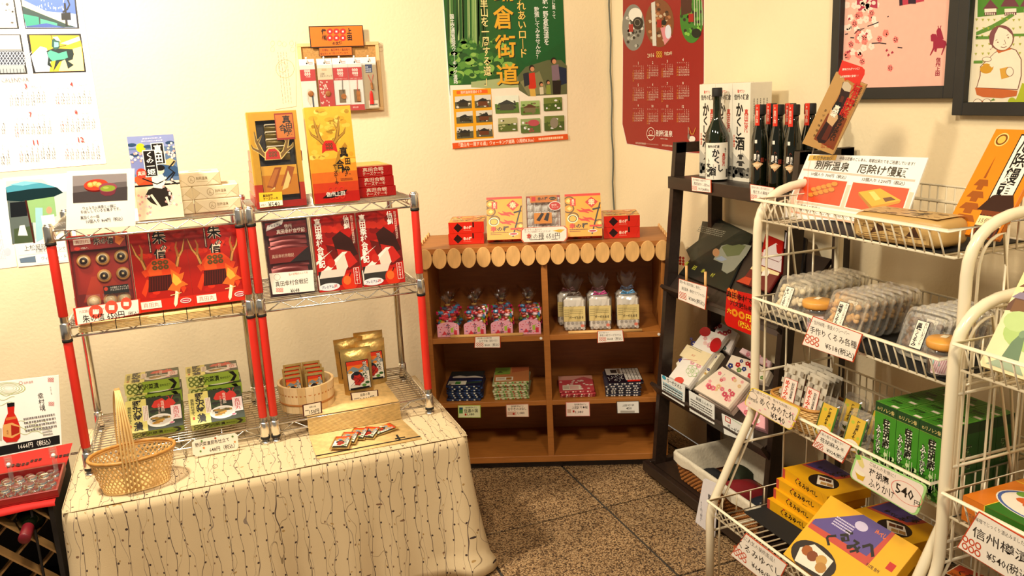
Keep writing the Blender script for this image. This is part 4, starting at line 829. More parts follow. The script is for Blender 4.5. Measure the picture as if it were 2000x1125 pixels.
def cream(label, pl, pr, z):
    m, w2, _ = stand_y(pl, pr, 2.535, z); w2 = .124; h2 = .0375
    t = carton('wrapped_box', label, 'box', m, w2, h2, .115, '#e6d8ba', 'cream wrapped boxes stacked on the rack top', 'print_matte', .0025, key='creambox')
    def f(a):
        for s in (0, 1):
            X = (lambda x: x) if s == 0 else (lambda x: 1-x)
            a.poly([(X(0.01), .02), (X(.17), .5), (X(.01), .96)], '#d9c8a4'); a.line([(X(.0), .98), (X(.32), .05)], .0006, '#b39f7c'); a.line([(X(0), .03), (X(.17), .5)], .0006, '#b39f7c')
        a.ring(.38, .52, .075, .27, .12, '#a68f66', 18); a.text('ん', .34, .38, .42, .66, '#a68f66'); a.text('別所温泉', .48, .42, .72, .72, '#8f7a55', .01); a.fine(.48, .30, .72, .37, 1, '#b9a67e')
    art('creamfront', t, f, w2, h2, material='print_matte')
    def g(a):
        for k in range(9): a.line([(.03, .1+.09*k), (.3, .13+.09*k), (.6, .08+.09*k), (.97, .12+.09*k)], .0007, '#c9a878')
        a.ell(.72, .6, .12, .2, '#d9c29a', 14); a.ell(.45, .7, .12, .15, '#d8b98a', 14)
    art('creamtop', t, g, w2, .115, material='print_matte', mtx=pose((0, 0, h2), 0, -90)); return m
yl = 0
cream('cream wrapped box at the bottom front of the stack beside the princess box', (386, 419.6), (469, 408), Z1)
cream('cream wrapped box resting second in the right pile under the topmost one', (382, 396), (465, 385), Z1+.0378)
for i, lb in enumerate(('cream wrapped box at the lower left, half hidden behind the princess box', 'cream wrapped box at middle left, half hidden behind the princess box')): cream(lb, (294-i*3, 432-i*23.5), (376.5-i*3, 421-i*24.0), Z1+.0378*i)
cream('cream wrapped box lying topmost on the two cream piles', (345, 372.5), (429, 365), Z1+.0756)
# middle: bamboo mat, three red boxes
mz = Z2; mt = thing('bamboo_mat', 'pale bamboo slat mat under the three red boxes', 'mat', Matrix.Translation((0, 0, 0)))
b = MB(); mx0, mx1 = -.318, .098
y = UY-.005
prof = [(UY-.0085, mz-.0042*k) for k in range(5)]
while y < UY+UD-.016: prof.append((y, mz+.002)); y += .0042
for k in range(14): prof.append((UY+UD+.006, mz+.002-.0042*k)) if k > 0 else None
for (yy, zz) in prof: b.tube([(mx0+random.uniform(-.003, .003), yy, zz), (mx1+random.uniform(-.003, .003), yy, zz)], .0020, 5)
part('slats', b, 'bamboo_mat', mt, None, True, kind='stuff')
b = MB()
for k in range(7): x = mx0+.03+k*.06; b.box(x-.0009, x+.0009, UY-.0116, UY+UD-.018, mz+.0042, mz+.0049).box(x-.0009, x+.0009, UY-.0116, UY-.0107, mz-.019, mz+.0049)
part('threads', b, 'black_rubber', mt, kind='stuff')
mz += .0052
RD = '#b3200f'
def shunoshin(a):
    a.rect(0, 0, 1, 1, '#ad2210'); a.rect(0, .72, 1, 1, '#96180c'); a.rect(0, 0, 1, .14, '#cc3216')
    for i in range(26): r_ = random.Random(i); a.k = 3; a.ell(r_.uniform(.1, .9), r_.uniform(.1, .95), .07, .03, r_.choice(['#a51b0e', '#b92512', '#cf3a1c']), 8)
    a.k = 5
    for s in (0, 1):
        X = (lambda x: x) if s == 0 else (lambda x: 1-x)
        a.line([(X(.22), .52), (X(.18), .64), (X(.08), .72), (X(.02), .86)], [.010, .009, .007, .002], '#7d4a20'); a.line([(X(.22), .52), (X(.17), .63), (X(.09), .71), (X(.03), .85)], [.006, .005, .004, .001], '#c99a5a'); a.line([(X(.17), .64), (X(.20), .76), (X(.17), .83)], [.007, .005, .002], '#a8733a')
        a.poly([(X(.14), .50), (X(.20), .42), (X(.24), .44), (X(.22), .52)], '#d85022'); a.poly([(X(.10), .24), (X(.22), .40), (X(.28), .38), (X(.16), .18)], '#d2481d')
    a.poly([(.22, .44), (.24, .55), (.36, .63), (.5, .65), (.64, .63), (.76, .55), (.78, .44), (.5, .40)], '#d8501f'); a.poly([(.26, .50), (.36, .60), (.5, .62), (.5, .44), (.28, .44)], '#e2662c')
    a.poly([(.26, .43), (.74, .43), (.68, .24), (.22, .24)], '#4a150c'); [a.line([(.28+.045*k, .42), (.25+.045*k, .25)], .0012, '#7a2613') for k in range(10)]
    a.coins(.34, .50, .64, .62, '#6d5a2e', '#c9481d'); a.poly([(.66, .50), (.80, .42), (.90, .44), (.84, .34), (.94, .28), (.80, .26), (.74, .12), (.68, .22), (.56, .24), (.66, .32)], '#e2732e'); a.poly([(.70, .44), (.79, .38), (.83, .32), (.72, .28), (.66, .34)], '#f4b04a'); a.poly([(.64, .06), (.70, .22), (.75, .2), (.70, .05), (.66, .02)], '#f6e3c4'); a.line([(.60, .17), (.80, .19)], .002, '#f4cf94')
    a.outlined('朱', .40, .82, .66, .99, '#17100e', '#ecd9c2', .05, .05); a.outlined('の', .52, .73, .66, .81, '#17100e', '#ecd9c2', .03, .05); a.outlined('信', .40, .64, .62, .76, '#17100e', '#ecd9c2', .04, .05); a.rect(.335, .72, .375, .97, '#231511'); a.fine(.342, .73, .368, .96, 1, '#e9cdb4', vert=True)
    a.rect(.06, .035, .42, .125, '#f2e4d4'); a.text('真田丸', .10, .05, .38, .11, '#c23a34', -.01); a.ell(.86, .085, .10, .032, '#f3e2da', 20); a.ell(.86, .085, .085, .024, '#b9455c', 18); a.fine(.80, .075, .92, .095, 1, '#f3e2da')
def lean_box(name, label, cat, pl, pr, ptop, z, d, lean, col, group=None, mat_='print_satin', hh=None, y=2.466):
    m, w, h = stand_y(pl, pr, y, leanz(z, d, lean), ptop, lean); h = hh or h
    return carton(name, label, cat, m, w, h, d, col, group, mat_), m, w, h
LB = 11
t, m, w_, h_ = lean_box('confection_box', 'red box with a horned helmet print, in the middle of the bamboo mat', 'box', (272.5, 621), (381, 607.5), (313, 448), mz, .035, LB, RD, 'red helmet boxes on the bamboo mat')
art('shuno', t, shunoshin, w_, h_, material='print_gloss'); SHW, SHH = w_, h_
m2, _, _ = stand_y((382.5, 607), (484, 594), 2.466, leanz(mz, .035, LB), None, LB); t = carton('confection_box', 'red box with a horned helmet print, rightmost on the bamboo mat', 'box', m2, SHW*.97, SHH, .035, RD, 'red helmet boxes on the bamboo mat'); art('shuno', t, shunoshin, material='print_gloss')
# open display box with cookies
m, w_, h_ = stand_y((153, 634), (270.5, 621.5), 2.466, leanz(mz, .035, LB), (195, 456), LB)
t = thing('cookie_display_box', 'open red display box of round chocolate cookies under a clear lid', 'box', m, 'red helmet boxes on the bamboo mat')
part('back_panel', MB().box(-w_/2, w_/2, .026, .035, 0, h_, RD), 'print_satin', t)
for x0, x1, z0, z1 in ((-w_/2, w_/2, 0, .004), (-w_/2, w_/2, h_-.003, h_), (-w_/2, -w_/2+.003, .004, h_-.003), (w_/2-.003, w_/2, .004, h_-.003)): part('rim', MB().box(x0, x1, .004, .026, z0, z1, '#b8270f'), 'print_satin', t)
A_ = Art(w_, h_); A_.off = -.0255; A_.rect(.02, .02, .98, .98, '#8f1c0e'); A_.rect(.05, .30, .95, .80, '#b5301a'); A_.poly([(.12, .20), (.3, .5), (.6, .5), (.9, .22)], '#c4451e'); A_.done('print', t, 'print_satin')
part('header_card', MB().box(-w_*.46, w_*.46, .006, .008, h_*.82, h_*.985, '#9c1a12'), 'print_satin', t)
A_ = Art(w_, h_); A_.off = -.0055; A_.rect(.10, .89, .38, .955, '#f2e0d0'); A_.text('真田丸', .13, .90, .35, .945, '#c23a34'); A_.outlined('朱の信', .42, .86, .76, .975, '#17100e', '#efdac4', .04, .05); A_.poly([(.80, .96), (.95, .92), (.85, .84), (.78, .88)], '#e98a2e'); A_.ell(.15, .845, .05, .022, '#d8402c'); A_.text('9個入', .20, .835, .34, .86, '#f2e0d0'); A_.done('header_print', t, 'print_satin')
def cookie(): return MB().lathe([(.0005, 0), (.016, 0), (.0178, .002), (.0178, .006), (.016, .0085), (.0135, .0095), (.0005, .0095)], 24, col='#d8a560')
def cookie_top(a_): pass
for i, (cx, cy) in enumerate(((505, 655), (622, 640), (735, 625), (632, 745), (748, 730))):
    u, v = on(m, *zpx(zB, cx, cy)); c = part('cookie', cookie, 'print_satin', t, Matrix.Translation((u, .0245, v)) @ Matrix.Rotation(PI/2, 4, 'X'), True, 'cookie')
    part('icing', lambda: MB().lathe([(.0005, .0006), (.0128, .0006), (.0125, .0001)], 22, col='#f3e2bd'), 'print_gloss', c, Matrix.Translation((0, 0, .0096)), True, 'icing'); part('chocolate', lambda: MB().lathe([(.0098, 0), (.0098, .0012), (.008, .0018), (.0005, .0018)], 22, col='#33180d'), 'print_gloss', c, Matrix.Translation((0, 0, .0103)), True, 'choc'); part('butter_square', lambda: MB().box(-.0028, .0028, -.0028, .0028, 0, .0016, '#f0d9a8', .0005), 'print_gloss', c, Matrix.Translation((0, 0, .0121)), key='sq')
for i, cx in enumerate((570, 672, 755)):
    u, v = on(m, *zpx(zB, cx, 905-(i*10))); c = part('wrapped_cookie', cookie, 'print_satin', t, Matrix.Translation((u, .022, v)) @ Matrix.Rotation(PI/2, 4, 'X'), True, 'cookie'); link('icing', CACHE['icing'], c, Matrix.Translation((0, 0, .0096))); part('wrapper', lambda: MB().box(-.017, .017, -.02, .02, .010, .011), 'clear_sleeve', c, key='wrapper')
u, v = on(m, *zpx(zB, 708, 825)); part('caption_label', MB().box(u-.031, u+.031, .0035, .005, v-.012, v+.010, '#1c1311'), 'print_satin', t); A_ = Art(m=m, zm=zB); A_.off = -.0033; A_.text('六文銭をイメージした\nチョコタルトクッキー', 668, 800, 790, 838, '#f1e6d8', .01); A_.ell(646, 826, 12, 12, '#d8502c'); A_.done('caption_print', t, 'print_satin')
part('clear_lid', MB().box(-w_/2, w_/2, .001, .0018, .004, h_-.002), 'clear_film', t)
tag('price_tag', 'red-bordered tag reading 650円 in front of the cookie display box', pose((0, UY-.022, .835), 0, -6), [(445, 945), (855, 885), (862, 975), (462, 1050)], zB, '#f4ece0', lambda a: (a.ell(585, 965, 44, 42, '#e8644c', 18), a.ell(680, 938, 40, 42, '#e8644c', 18), a.ell(770, 915, 34, 38, '#e8644c', 18), a.rect(566, 950, 604, 980, '#f4ece0'), a.rect(664, 925, 698, 954, '#f4ece0'), a.rect(754, 905, 786, 930, '#f4ece0'), a.text('六文銭印のチョコクッキー', 478, 942, 690, 966, '#c98a7a'), a.text('朱の信 650円', 498, 970, 765, 1018, '#1e1a1a', .015), a.text('（税込）', 778, 960, 848, 988, '#1e1a1a')), border='#dd4424', bw=.004)
# bottom: pickle boxes
NW, NH, ND = .150, .105, .034
def nozawa_face(a):
    a.rect(0, 0, 1, 1, '#e6dd8a'); a.rect(.37, 0, 1, 1, '#2b3a1e'); [a.ell(x, y, .10, .13, '#40562c', 14) for x, y in ((.48, .55), (.92, .8), (.95, .35), (.5, .2))]; [a.ell(x, y, .05, .07, '#26331b', 12) for x, y in ((.48, .55), (.92, .8), (.95, .35))]
    a.poly([(.46, .72), (.52, .88), (.66, .94), (.72, .84), (.78, .90), (.86, .84), (.90, .72), (.80, .60), (.70, .58), (.62, .66), (.5, .66)], '#d83a26'); a.line([(.80, .85), (.78, .97), (.74, .98)], .002, '#d83a26'); a.line([(.82, .86), (.86, .97)], .002, '#d83a26'); a.rect(.42, .55, .9, .60, '#1d1512')
    a.text('信州真田', .63, .52, .69, .86, '#f3e7da', .01, vert=True); a.text('六文銭の城', .57, .46, .61, .78, '#e9cfc0', .0, vert=True)
    a.ell(.60, .26, .24, .20, '#f1efe8', 26); a.ell(.60, .27, .20, .15, '#dcd9d2', 24)
    for i in range(12): r_ = random.Random(i); x, y = r_.uniform(.45, .72), r_.uniform(.18, .36); a.line([(x-.06, y), (x+.07, y+r_.uniform(-.04, .05))], .006, r_.choice(['#b08a26', '#d0a43a', '#6f6220', '#8f7a2a', '#3f3d1a']))
    a.ell(.80, .14, .05, .035, '#f1d9e0', 12); a.ell(.80, .14, .035, .022, '#c2577a', 12); a.rect(.80, .22, .985, .66, '#f3e4e4'); a.text('真田丸', .83, .26, .955, .62, '#cf3f4c', .01, vert=True); a.rect(.30, .30, .40, .78, '#f4efe2'); a.fine(.31, .32, .39, .76, 3, '#b88a86', vert=True)
    a.text('野沢菜漬', .12, .04, .29, .97, '#17130f', .04, vert=True); a.text('昆布仕立て', .03, .28, .10, .80, '#2a241c', .02, vert=True); a.rect(.045, .16, .085, .24, '#c9502c')
def nozawa_side(a):
    a.rect(0, 0, 1, 1, '#a5bf50'); a.rect(0, 0, .33, 1, '#dfe09a'); [a.ring(.09+.10*(k % 3), .72 if k < 3 else .26, .055, .24, .5, '#7d8a4a', 14) for k in range(6)]; a.text('野沢菜漬', .24, .22, .62, .80, '#17150f', .03); a.text('昆布仕立て', .64, .32, .84, .62, '#2b2a1c', .01)
    a.poly([(.80, .95), (.90, .95), (.96, .5), (.90, .05), (.82, .05), (.90, .5)], '#1a1a14')
def nozawa(label, m):
    t = carton('pickle_box', label, 'box', m, NW, NH, ND, '#8fa845', 'pickled greens boxes on the lower deck', key='nozbox'); art('nozface', t, nozawa_face, NW, NH)
    art('nozside', t, nozawa_side, NW, ND, name='side_print', mtx=Matrix.Translation((0, 0, -.0001)) @ Matrix.Rotation(PI, 4, 'X') @ Matrix.Rotation(PI, 4, 'Z') @ Matrix.Translation((0, 0, 0)) @ Matrix.Rotation(-PI/2, 4, 'X') @ Matrix.Rotation(PI, 4, 'Z')) if False else art('nozside', t, nozawa_side, NW, ND, name='side_print', mtx=Matrix(((1, 0, 0, 0), (0, 0, -1, ND), (0, 1, 0, 0), (0, 0, 0, 1)))); return t
for ci, (pl, pr, cn) in enumerate((((248, 868), (364, 853), 'left'), ((371, 852), (487, 835), 'right'))):
    A = Zp(*pl, Z3); B = Zp(*pr, Z3); c = (A+B)/2; x = c.x; y0 = c.y
    wd = 'behind the basket handle' if ci == 0 else 'above the round-dotted price tag'
    # front one leans steeply, resting on its lower edge
    nozawa('pickle box tilted forward in front of its pile, '+wd, Matrix.Translation((x, y0, Z3+.0095)) @ Matrix.Rotation(R(-47), 4, 'X') @ Matrix.Translation((0, 0, .025)))
    yb = y0+.135
    for k in range(4):
        mm = Matrix.Translation((x+(.004 if k == 2 else 0), yb-(.018 if k == 2 else 0), Z3+ND*k*1.01+ND+.0003)) @ Matrix.Rotation(R(-90), 4, 'X')
        nozawa(('pickle box lying lowest in the pile ', 'pickle box lying second in the pile ', 'pickle box lying third in the pile ', 'pickle box lying on top of the pile ')[k]+wd, mm)
tag('price_tag', 'white octagonal tag with coloured dots reading 648円 on the lower deck', pose((0, UY-.020, 0)), [(580, 920), (605, 900), (895, 848), (916, 862), (922, 950), (905, 968), (612, 1018), (588, 1002)], zD, '#f6efe2', lambda a: (a.text('野沢菜漬昆布仕立て', 596, 880, 860, 948, '#2a2622', .01), a.text('648円（税込）', 704, 930, 900, 978, '#2a2622', .01), [a.ell(x, y, 8, 8, c, 10) for x, y, c in ((652, 906, '#6f9a5a'), (878, 872, '#5f8a4a'), (668, 955, '#d98a4a'), (644, 980, '#6f9a5a'), (895, 910, '#d9a46a'), (752, 884, '#b9622f'))]))
# ================================================================== GOODS ON THE RIGHT WIRE RACK
GO = '#dcae3c'
def cheese(a):
    a.rect(0, 0, 1, 1, '#e3b640'); a.rect(0, .30, 1, .46, '#dfa032'); a.rect(0, .20, 1, .32, '#d97826'); a.rect(0, .10, 1, .21, '#cf4a1d'); a.rect(0, 0, 1, .11, '#c0220f')
    for i in range(40): r_ = random.Random(i); a.k = 7; a.ell(r_.uniform(.05, .95), r_.uniform(.42, .97), r_.uniform(.05, .12), .025, r_.choice(['#e8c254', '#d9a834', '#edd070']), 8)
    a.k = 9
    for s in (0, 1):
        X = (lambda x: x) if s == 0 else (lambda x: .9-x)
        for c, q in (('#8a6420', 1.0), ('#b9913a', .55)): a.line([(X(.36), .60), (X(.27), .66), (X(.22), .76), (X(.17), .90)], [.010*q, .011*q, .009*q, .001], c); a.line([(X(.26), .66), (X(.10), .72), (X(.05), .78)], [.009*q, .006*q, .001], c); a.line([(X(.23), .75), (X(.31), .83)], [.007*q, .001], c)
    a.poly([(.28, .52), (.30, .60), (.37, .65), (.53, .65), (.60, .60), (.62, .52), (.54, .545), (.36, .545)], '#cf2f24'); a.coins(.37, .555, .53, .625, '#6d4a22', '#cf2f24', 8)
    a.poly([(.50, .36), (.62, .52), (.80, .62), (.84, .58), (.66, .46), (.60, .30)], '#b98a2c')
    for s_, b_ in (('真', (.66, .46, .84, .58)), ('田', (.76, .38, .87, .46)), ('合', (.56, .34, .73, .45)), ('戦', (.66, .25, .85, .38))): a.text(s_, *b_, '#1f120c', .04)
    a.text('チーズケーキ', .48, .19, .58, .40, '#2a160c', .04, vert=True); a.fine(.62, .22, .88, .25, 2, '#8a3a1a')
    a.coins(.32, .03, .68, .17, '#d8422c', None, 12); a.poly([(.18, .055), (.30, .095), (.74, .125), (.68, .085), (.78, .09), (.4, .05)], '#17100d'); a.text('信州上田', .27, .065, .68, .115, '#f6ece0', .03)
t, m, w_, h_ = lean_box('confection_box', 'tall gold box with antlered helmet print standing on the rack top', 'box', (615, 401), (703.5, 392), (638, 208), Z1, .035, 6, GO, None, y=2.468); CHW, CHH = w_, h_
art('cheese', t, cheese, w_, h_, material='foil_print')
m, w_, h_ = stand_y((503, 410), (600, 403), 2.468, leanz(Z1, .035, 6), (535, 217), 6)
t = thing('confection_display_box', 'open gold display box showing wrapped cheesecakes on the rack top', 'box', m)
part('back_panel', MB().box(-w_/2, w_/2, .028, .035, 0, h_, '#2a1c12'), 'print_satin', t)
fx = .10; fz0, fz1 = .07, .91
for x0, x1, z0, z1, c in ((-.5, .5, fz1, 1, GO), (-.5, -.5+fx+.06, .25, fz1, GO), (.5-fx, .5, .25, fz1, GO), (-.5, -.5+fx+.06, .07, .25, '#c8431c'), (.5-fx, .5, .07, .25, '#c8431c'), (-.5, .5, 0, .07, '#bb2210')): part('front_panel', MB().box(x0*w_, x1*w_, 0, .028, z0*h_, z1*h_, c), 'foil_print', t)
for k in range(5):
    z = (.53+.075*k)*h_; c = part('wrapped_cake', lambda: MB().grid(lambda u, v: ((u-.5)*.062, .010-.008*math.sin(PI*u)*math.sin(PI*v), (v-.5)*.020), 8, 4, '#7d6a1e'), 'foil_print', t, Matrix.Translation((.008, 0.006, z)), True, 'wcake'); part('wrapper_edge', lambda: MB().box(-.03, .03, .002, .004, .0085, .0115, '#e6dcc4'), 'print_gloss', c, key='wedge')
a = Art(w_, h_); a.off = -.004; a.rect(.17, .13, .88, .44, '#d18f2c'); a.rect(.17, .34, .88, .44, '#e3b24a'); a.poly([(.24, .22), (.44, .42), (.58, .42), (.40, .20)], '#a8602a'); a.poly([(.26, .24), (.44, .40), (.52, .40), (.36, .22)], '#c98440'); a.poly([(.52, .22), (.70, .43), (.84, .41), (.72, .24)], '#b36a2e'); a.poly([(.54, .18), (.70, .38), (.74, .30), (.66, .20)], '#ecd690'); a.poly([(.30, .18), (.40, .22), (.40, .20)], '#ecd690'); a.done('print', t, 'print_gloss')
a = Art(w_, h_); a.off = .0002
for s in (0, 1):
    X = (lambda x: x) if s == 0 else (lambda x: .90-x)
    for c, q in (('#e8cf80', 1.25), ('#8a6a28', .8)): a.line([(X(.34), .52), (X(.22), .58), (X(.14), .70), (X(.12), .80)], [.012*q, .011*q, .008*q, .002], c); a.line([(X(.22), .58), (X(.06), .63), (X(.03), .67)], [.009*q, .006*q, .002], c); a.line([(X(.15), .68), (X(.26), .76)], [.007*q, .002], c)
a.poly([(.26, .50), (.28, .58), (.36, .63), (.50, .63), (.58, .58), (.60, .50)], '#efd48a'); a.poly([(.28, .505), (.30, .575), (.37, .615), (.49, .615), (.56, .575), (.58, .505)], '#cf2f24'); a.coins(.35, .53, .52, .59, '#7a5a2a', '#cf2f24', 8)
a.rect(.55, .70, .92, .975, '#b02a18'); a.rect(.565, .72, .905, .96, '#d98a3a')
for s_, b_ in (('真', (.70, .87, .86, .95)), ('田', (.76, .81, .88, .87)), ('合', (.62, .79, .76, .86)), ('戦', (.70, .73, .87, .81))): a.text(s_, *b_, '#1f120c', .04)
a.done('front_print', t, 'print_satin'); part('clear_lid', MB().box(-w_/2, w_/2, -.003, -.0024, .002, h_+.004), 'clear_film', t)
tag('price_tag', 'yellow-headed tag reading ¥540 on the gold display box', m @ Matrix.Translation((0, -.006, 0)), [(128, 497), (255, 490), (260, 565), (135, 580)], zE, '#e8bf3c', lambda a: (a.poly([(131, 548), (257, 536), (260, 563), (135, 578)], '#f4ecd8'), a.text('真田合戦\nチーズケーキ', 148, 498, 235, 540, '#2a160c', .03), a.text('8個入', 138, 556, 172, 572, '#5a5048'), a.text('¥540', 178, 548, 246, 570, '#2a2622', .01)))
CW, CD2, CHT = .140, .20, .030
def cheesebox(label, x, y, z, w=.138):
    t = carton('confection_box', label, 'box', Matrix.Translation((x, y, z)), w, .0305, .20, '#b8150e', 'red cheesecake boxes stacked on the rack top', 'print_gloss', .0015, key='cheesebox')
    art('cheesefront', t, lambda a: (a.text('真田合戦', .34, .52, .80, .92, '#f0d9c8', .02), a.text('チーズケーキ', .34, .16, .80, .50, '#f0d9c8', .02), a.fine(.36, .05, .78, .11, 1, '#d98a7a'), a.line([(.03, .95), (.16, .2), (.25, .05)], .0006, '#8c0d08'), a.line([(.97, .95), (.88, .3)], .0006, '#8c0d08')), w, .0305, material='print_gloss')
    art('cheesetop', t, lambda a: (a.rect(.01, .01, .99, .99, '#d9902e'), a.rect(.01, .25, .99, .99, '#e6bd55')), w, .20, material='foil_print', mtx=pose((0, 0, .0305), 0, -90)); return t
xr = Yp(775, 381, 2.545).x-.069
for k, nm in enumerate(('lowest', 'middle', 'topmost')): cheesebox('red cheesecake box, %s of three beside the tall gold box' % nm, xr-(.0, .004, .006)[k], 2.55, Z1+.0308*k)
for k, nm in enumerate(('lowest', 'second', 'third', 'fourth', 'topmost')): cheesebox('red cheesecake box, %s of the pile behind the gold display box' % nm, .243+.002*k, 2.56, Z1+.0308*k)
# middle deck: clear box with sachets, two tale boxes
m, w_, h_ = stand_y((531, 587), (620, 577), 2.466, leanz(Z2, .04, 8), (555, 427), 8)
t = thing('clear_display_box', 'clear display box of dark red sachets with a white card in front', 'box', m)
part('back_panel', MB().box(-w_/2, w_/2, .036, .04, 0, h_, '#5a1a18'), 'print_satin', t)
for k in range(11):
    z = .012+k*(h_-.05)/11; part('sachet', lambda: MB().grid(lambda u, v: ((u-.5)*w_*.80, .012-.007*math.sin(PI*u)*math.sin(PI*v)+.004*v, (v-.5)*.030), 6, 4, '#8c1c1a').grid(lambda u, v: ((u-.5)*w_*.80, .0115+.004*v*0-.0002, .0135+.0035*v), 1, 1, '#c8423a'), 'foil_print', t, pose((random.uniform(-.003, .003), .006+.001*(k % 2), z+.012), 0, -16), True, 'sach')
a = Art(w_, h_); a.off = -.003; a.rect(.06, .80, .94, .96, '#8f1c1c'); a.rect(.06, .44, .94, .62, '#a33026'); a.poly([(.5, .44), (.94, .62), (.94, .44)], '#3a2420'); a.text('信州', .46, .87, .62, .93, '#f3e6da', .03); a.text('真田幸村合戦記', .28, .81, .90, .87, '#f3e6da', .03); a.text('真田幸村合戦記', .12, .50, .60, .56, '#e9c9b4', .02); a.poly([(.06, .86), (.42, .93), (.46, .99), (.10, .93)], '#f0ebe6'); a.text('プレミアム', .12, .89, .40, .96, '#3a4a78', .04); a.done('print', t, 'print_gloss')
part('clear_case', MB().box(-w_/2-.001, w_/2+.001, .0, .0006, 0, h_).box(-w_/2-.001, -w_/2-.0004, 0, .04, 0, h_).box(w_/2+.0004, w_/2+.001, 0, .04, 0, h_).box(-w_/2, w_/2, 0, .04, h_, h_+.0006), 'clear_film', t)
tag('price_tag', 'handwritten white card reading ¥648 on the clear sachet box', m @ Matrix.Translation((0, -.008, 0)), [(185, 940), (425, 920), (435, 1035), (205, 1055)], zE, '#f3ece0', lambda a: (a.text('真田幸村合戦記', 215, 965, 402, 1012, '#2f2a28', .0), a.text('私の好物が入ってる', 290, 930, 398, 948, '#d88a78'), a.ring(228, 960, 18, 18, .08, '#a8a098', 14), a.coins(222, 1018, 262, 1042, '#d84a34', None, 8), a.text('¥648', 300, 1022, 352, 1042, '#2f2a28')))
def tale(a):
    a.rect(0, 0, 1, 1, '#bf2418'); a.rect(0, .62, .5, 1, '#a81c14')
    for i in range(16): r_ = random.Random(i); a.ell(r_.uniform(.2, .9), r_.uniform(.5, .96), .10, .05, r_.choice(['#b5201a', '#8f1512', '#cf3a26']), 9)
    a.poly([(.25, .62), (.62, .55), (1, .80), (1, .30), (.70, .25), (.45, .34)], '#7a1f18'); a.poly([(.42, .70), (.62, .78), (.86, .66), (.98, .45), (.70, .40), (.48, .52)], '#4a221a'); a.poly([(.5, .55), (.8, .50), (.95, .35), (.75, .28), (.55, .38)], '#c8342a')
    a.poly([(0, .36), (.26, .48), (.40, .54), (0, .40)], '#efe2d8'); a.poly([(0, .22), (.62, .50), (.74, .50), (0, .12)], '#f1e6dc'); a.poly([(.44, .36), (.66, .48), (.72, .30), (.60, .22), (.46, .24)], '#e7d5c6'); a.rect(.02, .10, .60, .27, '#3b3634'); a.poly([(0, .14), (.10, .28), (.68, .28), (.60, .18), (.06, .18), (.05, .03), (0, .03)], '#ded2c6'); a.rect(.03, .07, .60, .18, '#45403d')
    a.ell(.34, .37, .09, .06, '#c8392a', 16); a.ell(.72, .095, .19, .115, '#d8401c', 24); a.ell(.66, .12, .09, .06, '#ea7a3a', 18); a.line([(.72, .17), (.76, .22)], .003, '#4a2a18'); a.ell(.24, .06, .24, .05, '#e9e4e6', 20); a.text('プレミアム', .06, .035, .34, .085, '#3a4a78', .05); a.text('沢', .34, .04, .42, .085, '#c8342a', .05)
    a.text('真田幸村合戦記', .05, .32, .21, .97, '#fbf3ea', .05, vert=True); a.text('信州', .72, .80, .86, .98, '#fbf3ea', .04, vert=True); a.fine(.89, .60, .95, .97, 2, '#f0d8c8', vert=True); a.rect(.82, .05, .97, .28, '#c0281c'); a.rect(.83, .055, .96, .275, '#efe0d4'); a.rect(.84, .06, .95, .27, '#c0281c'); a.text('りんごクッキー', .855, .065, .935, .265, '#fbf3ea', .02, vert=True)
t, m, TW_, TH_ = lean_box('confection_box', 'red cookie box with an apple and white title, nearest the clear sachet box', 'box', (625, 576), (709, 568), (647, 420), Z2, .04, 8, '#a81c14', 'red apple cookie boxes'); art('tale', t, tale, TW_, TH_, material='print_gloss')
t, m, _, _ = lean_box('confection_box', 'red cookie box with an apple and white title, next to the red post', 'box', (713, 568), (791, 559), None, Z2, .04, 8, '#a81c14', 'red apple cookie boxes', hh=TH_); art('tale', t, tale, material='print_gloss')
# lower deck: wooden tub, sachets, pouches on a slat mat
tc_ = Zp(592, 800, Z3); tc_ = Vector((.262, 2.575, Z3))
t = thing('wooden_tub', 'round pale wooden tub with two brown bands on the lower deck', 'tub', Matrix.Translation(tc_)); NS = 22; r0, r1, hh_ = .081, .086, .083
for k in range(NS):
    a0, a1 = 2*PI*k/NS+.004, 2*PI*(k+1)/NS-.004; vs = []
    for z, ro in ((.001, r0), (hh_, r1)):
        for rr_ in (ro, ro-.008):
            for an in (a0, (a0+a1)/2, a1): vs.append((rr_*math.cos(an), rr_*math.sin(an), z))
    part('stave', MB().add(vs, [(0, 1, 7, 6), (1, 2, 8, 7), (4, 3, 9, 10), (5, 4, 10, 11), (6, 7, 10, 9), (7, 8, 11, 10), (0, 6, 9, 3), (2, 5, 11, 8), (0, 3, 4, 1), (1, 4, 5, 2)]), ('pine', 'pine_pale')[k % 3 != 0], t)
part('bottom', MB().lathe([(.072, .006), (.072, .014)], 28), 'pine', t)
for z in (.024, .053): part('band', MB().lathe([(r0+.0015, z), (r0+.0032, z+.001), (r0+.0036, z+.006), (r0+.0022, z+.007)], 40, caps=False), 'copper_band', t, None, True)
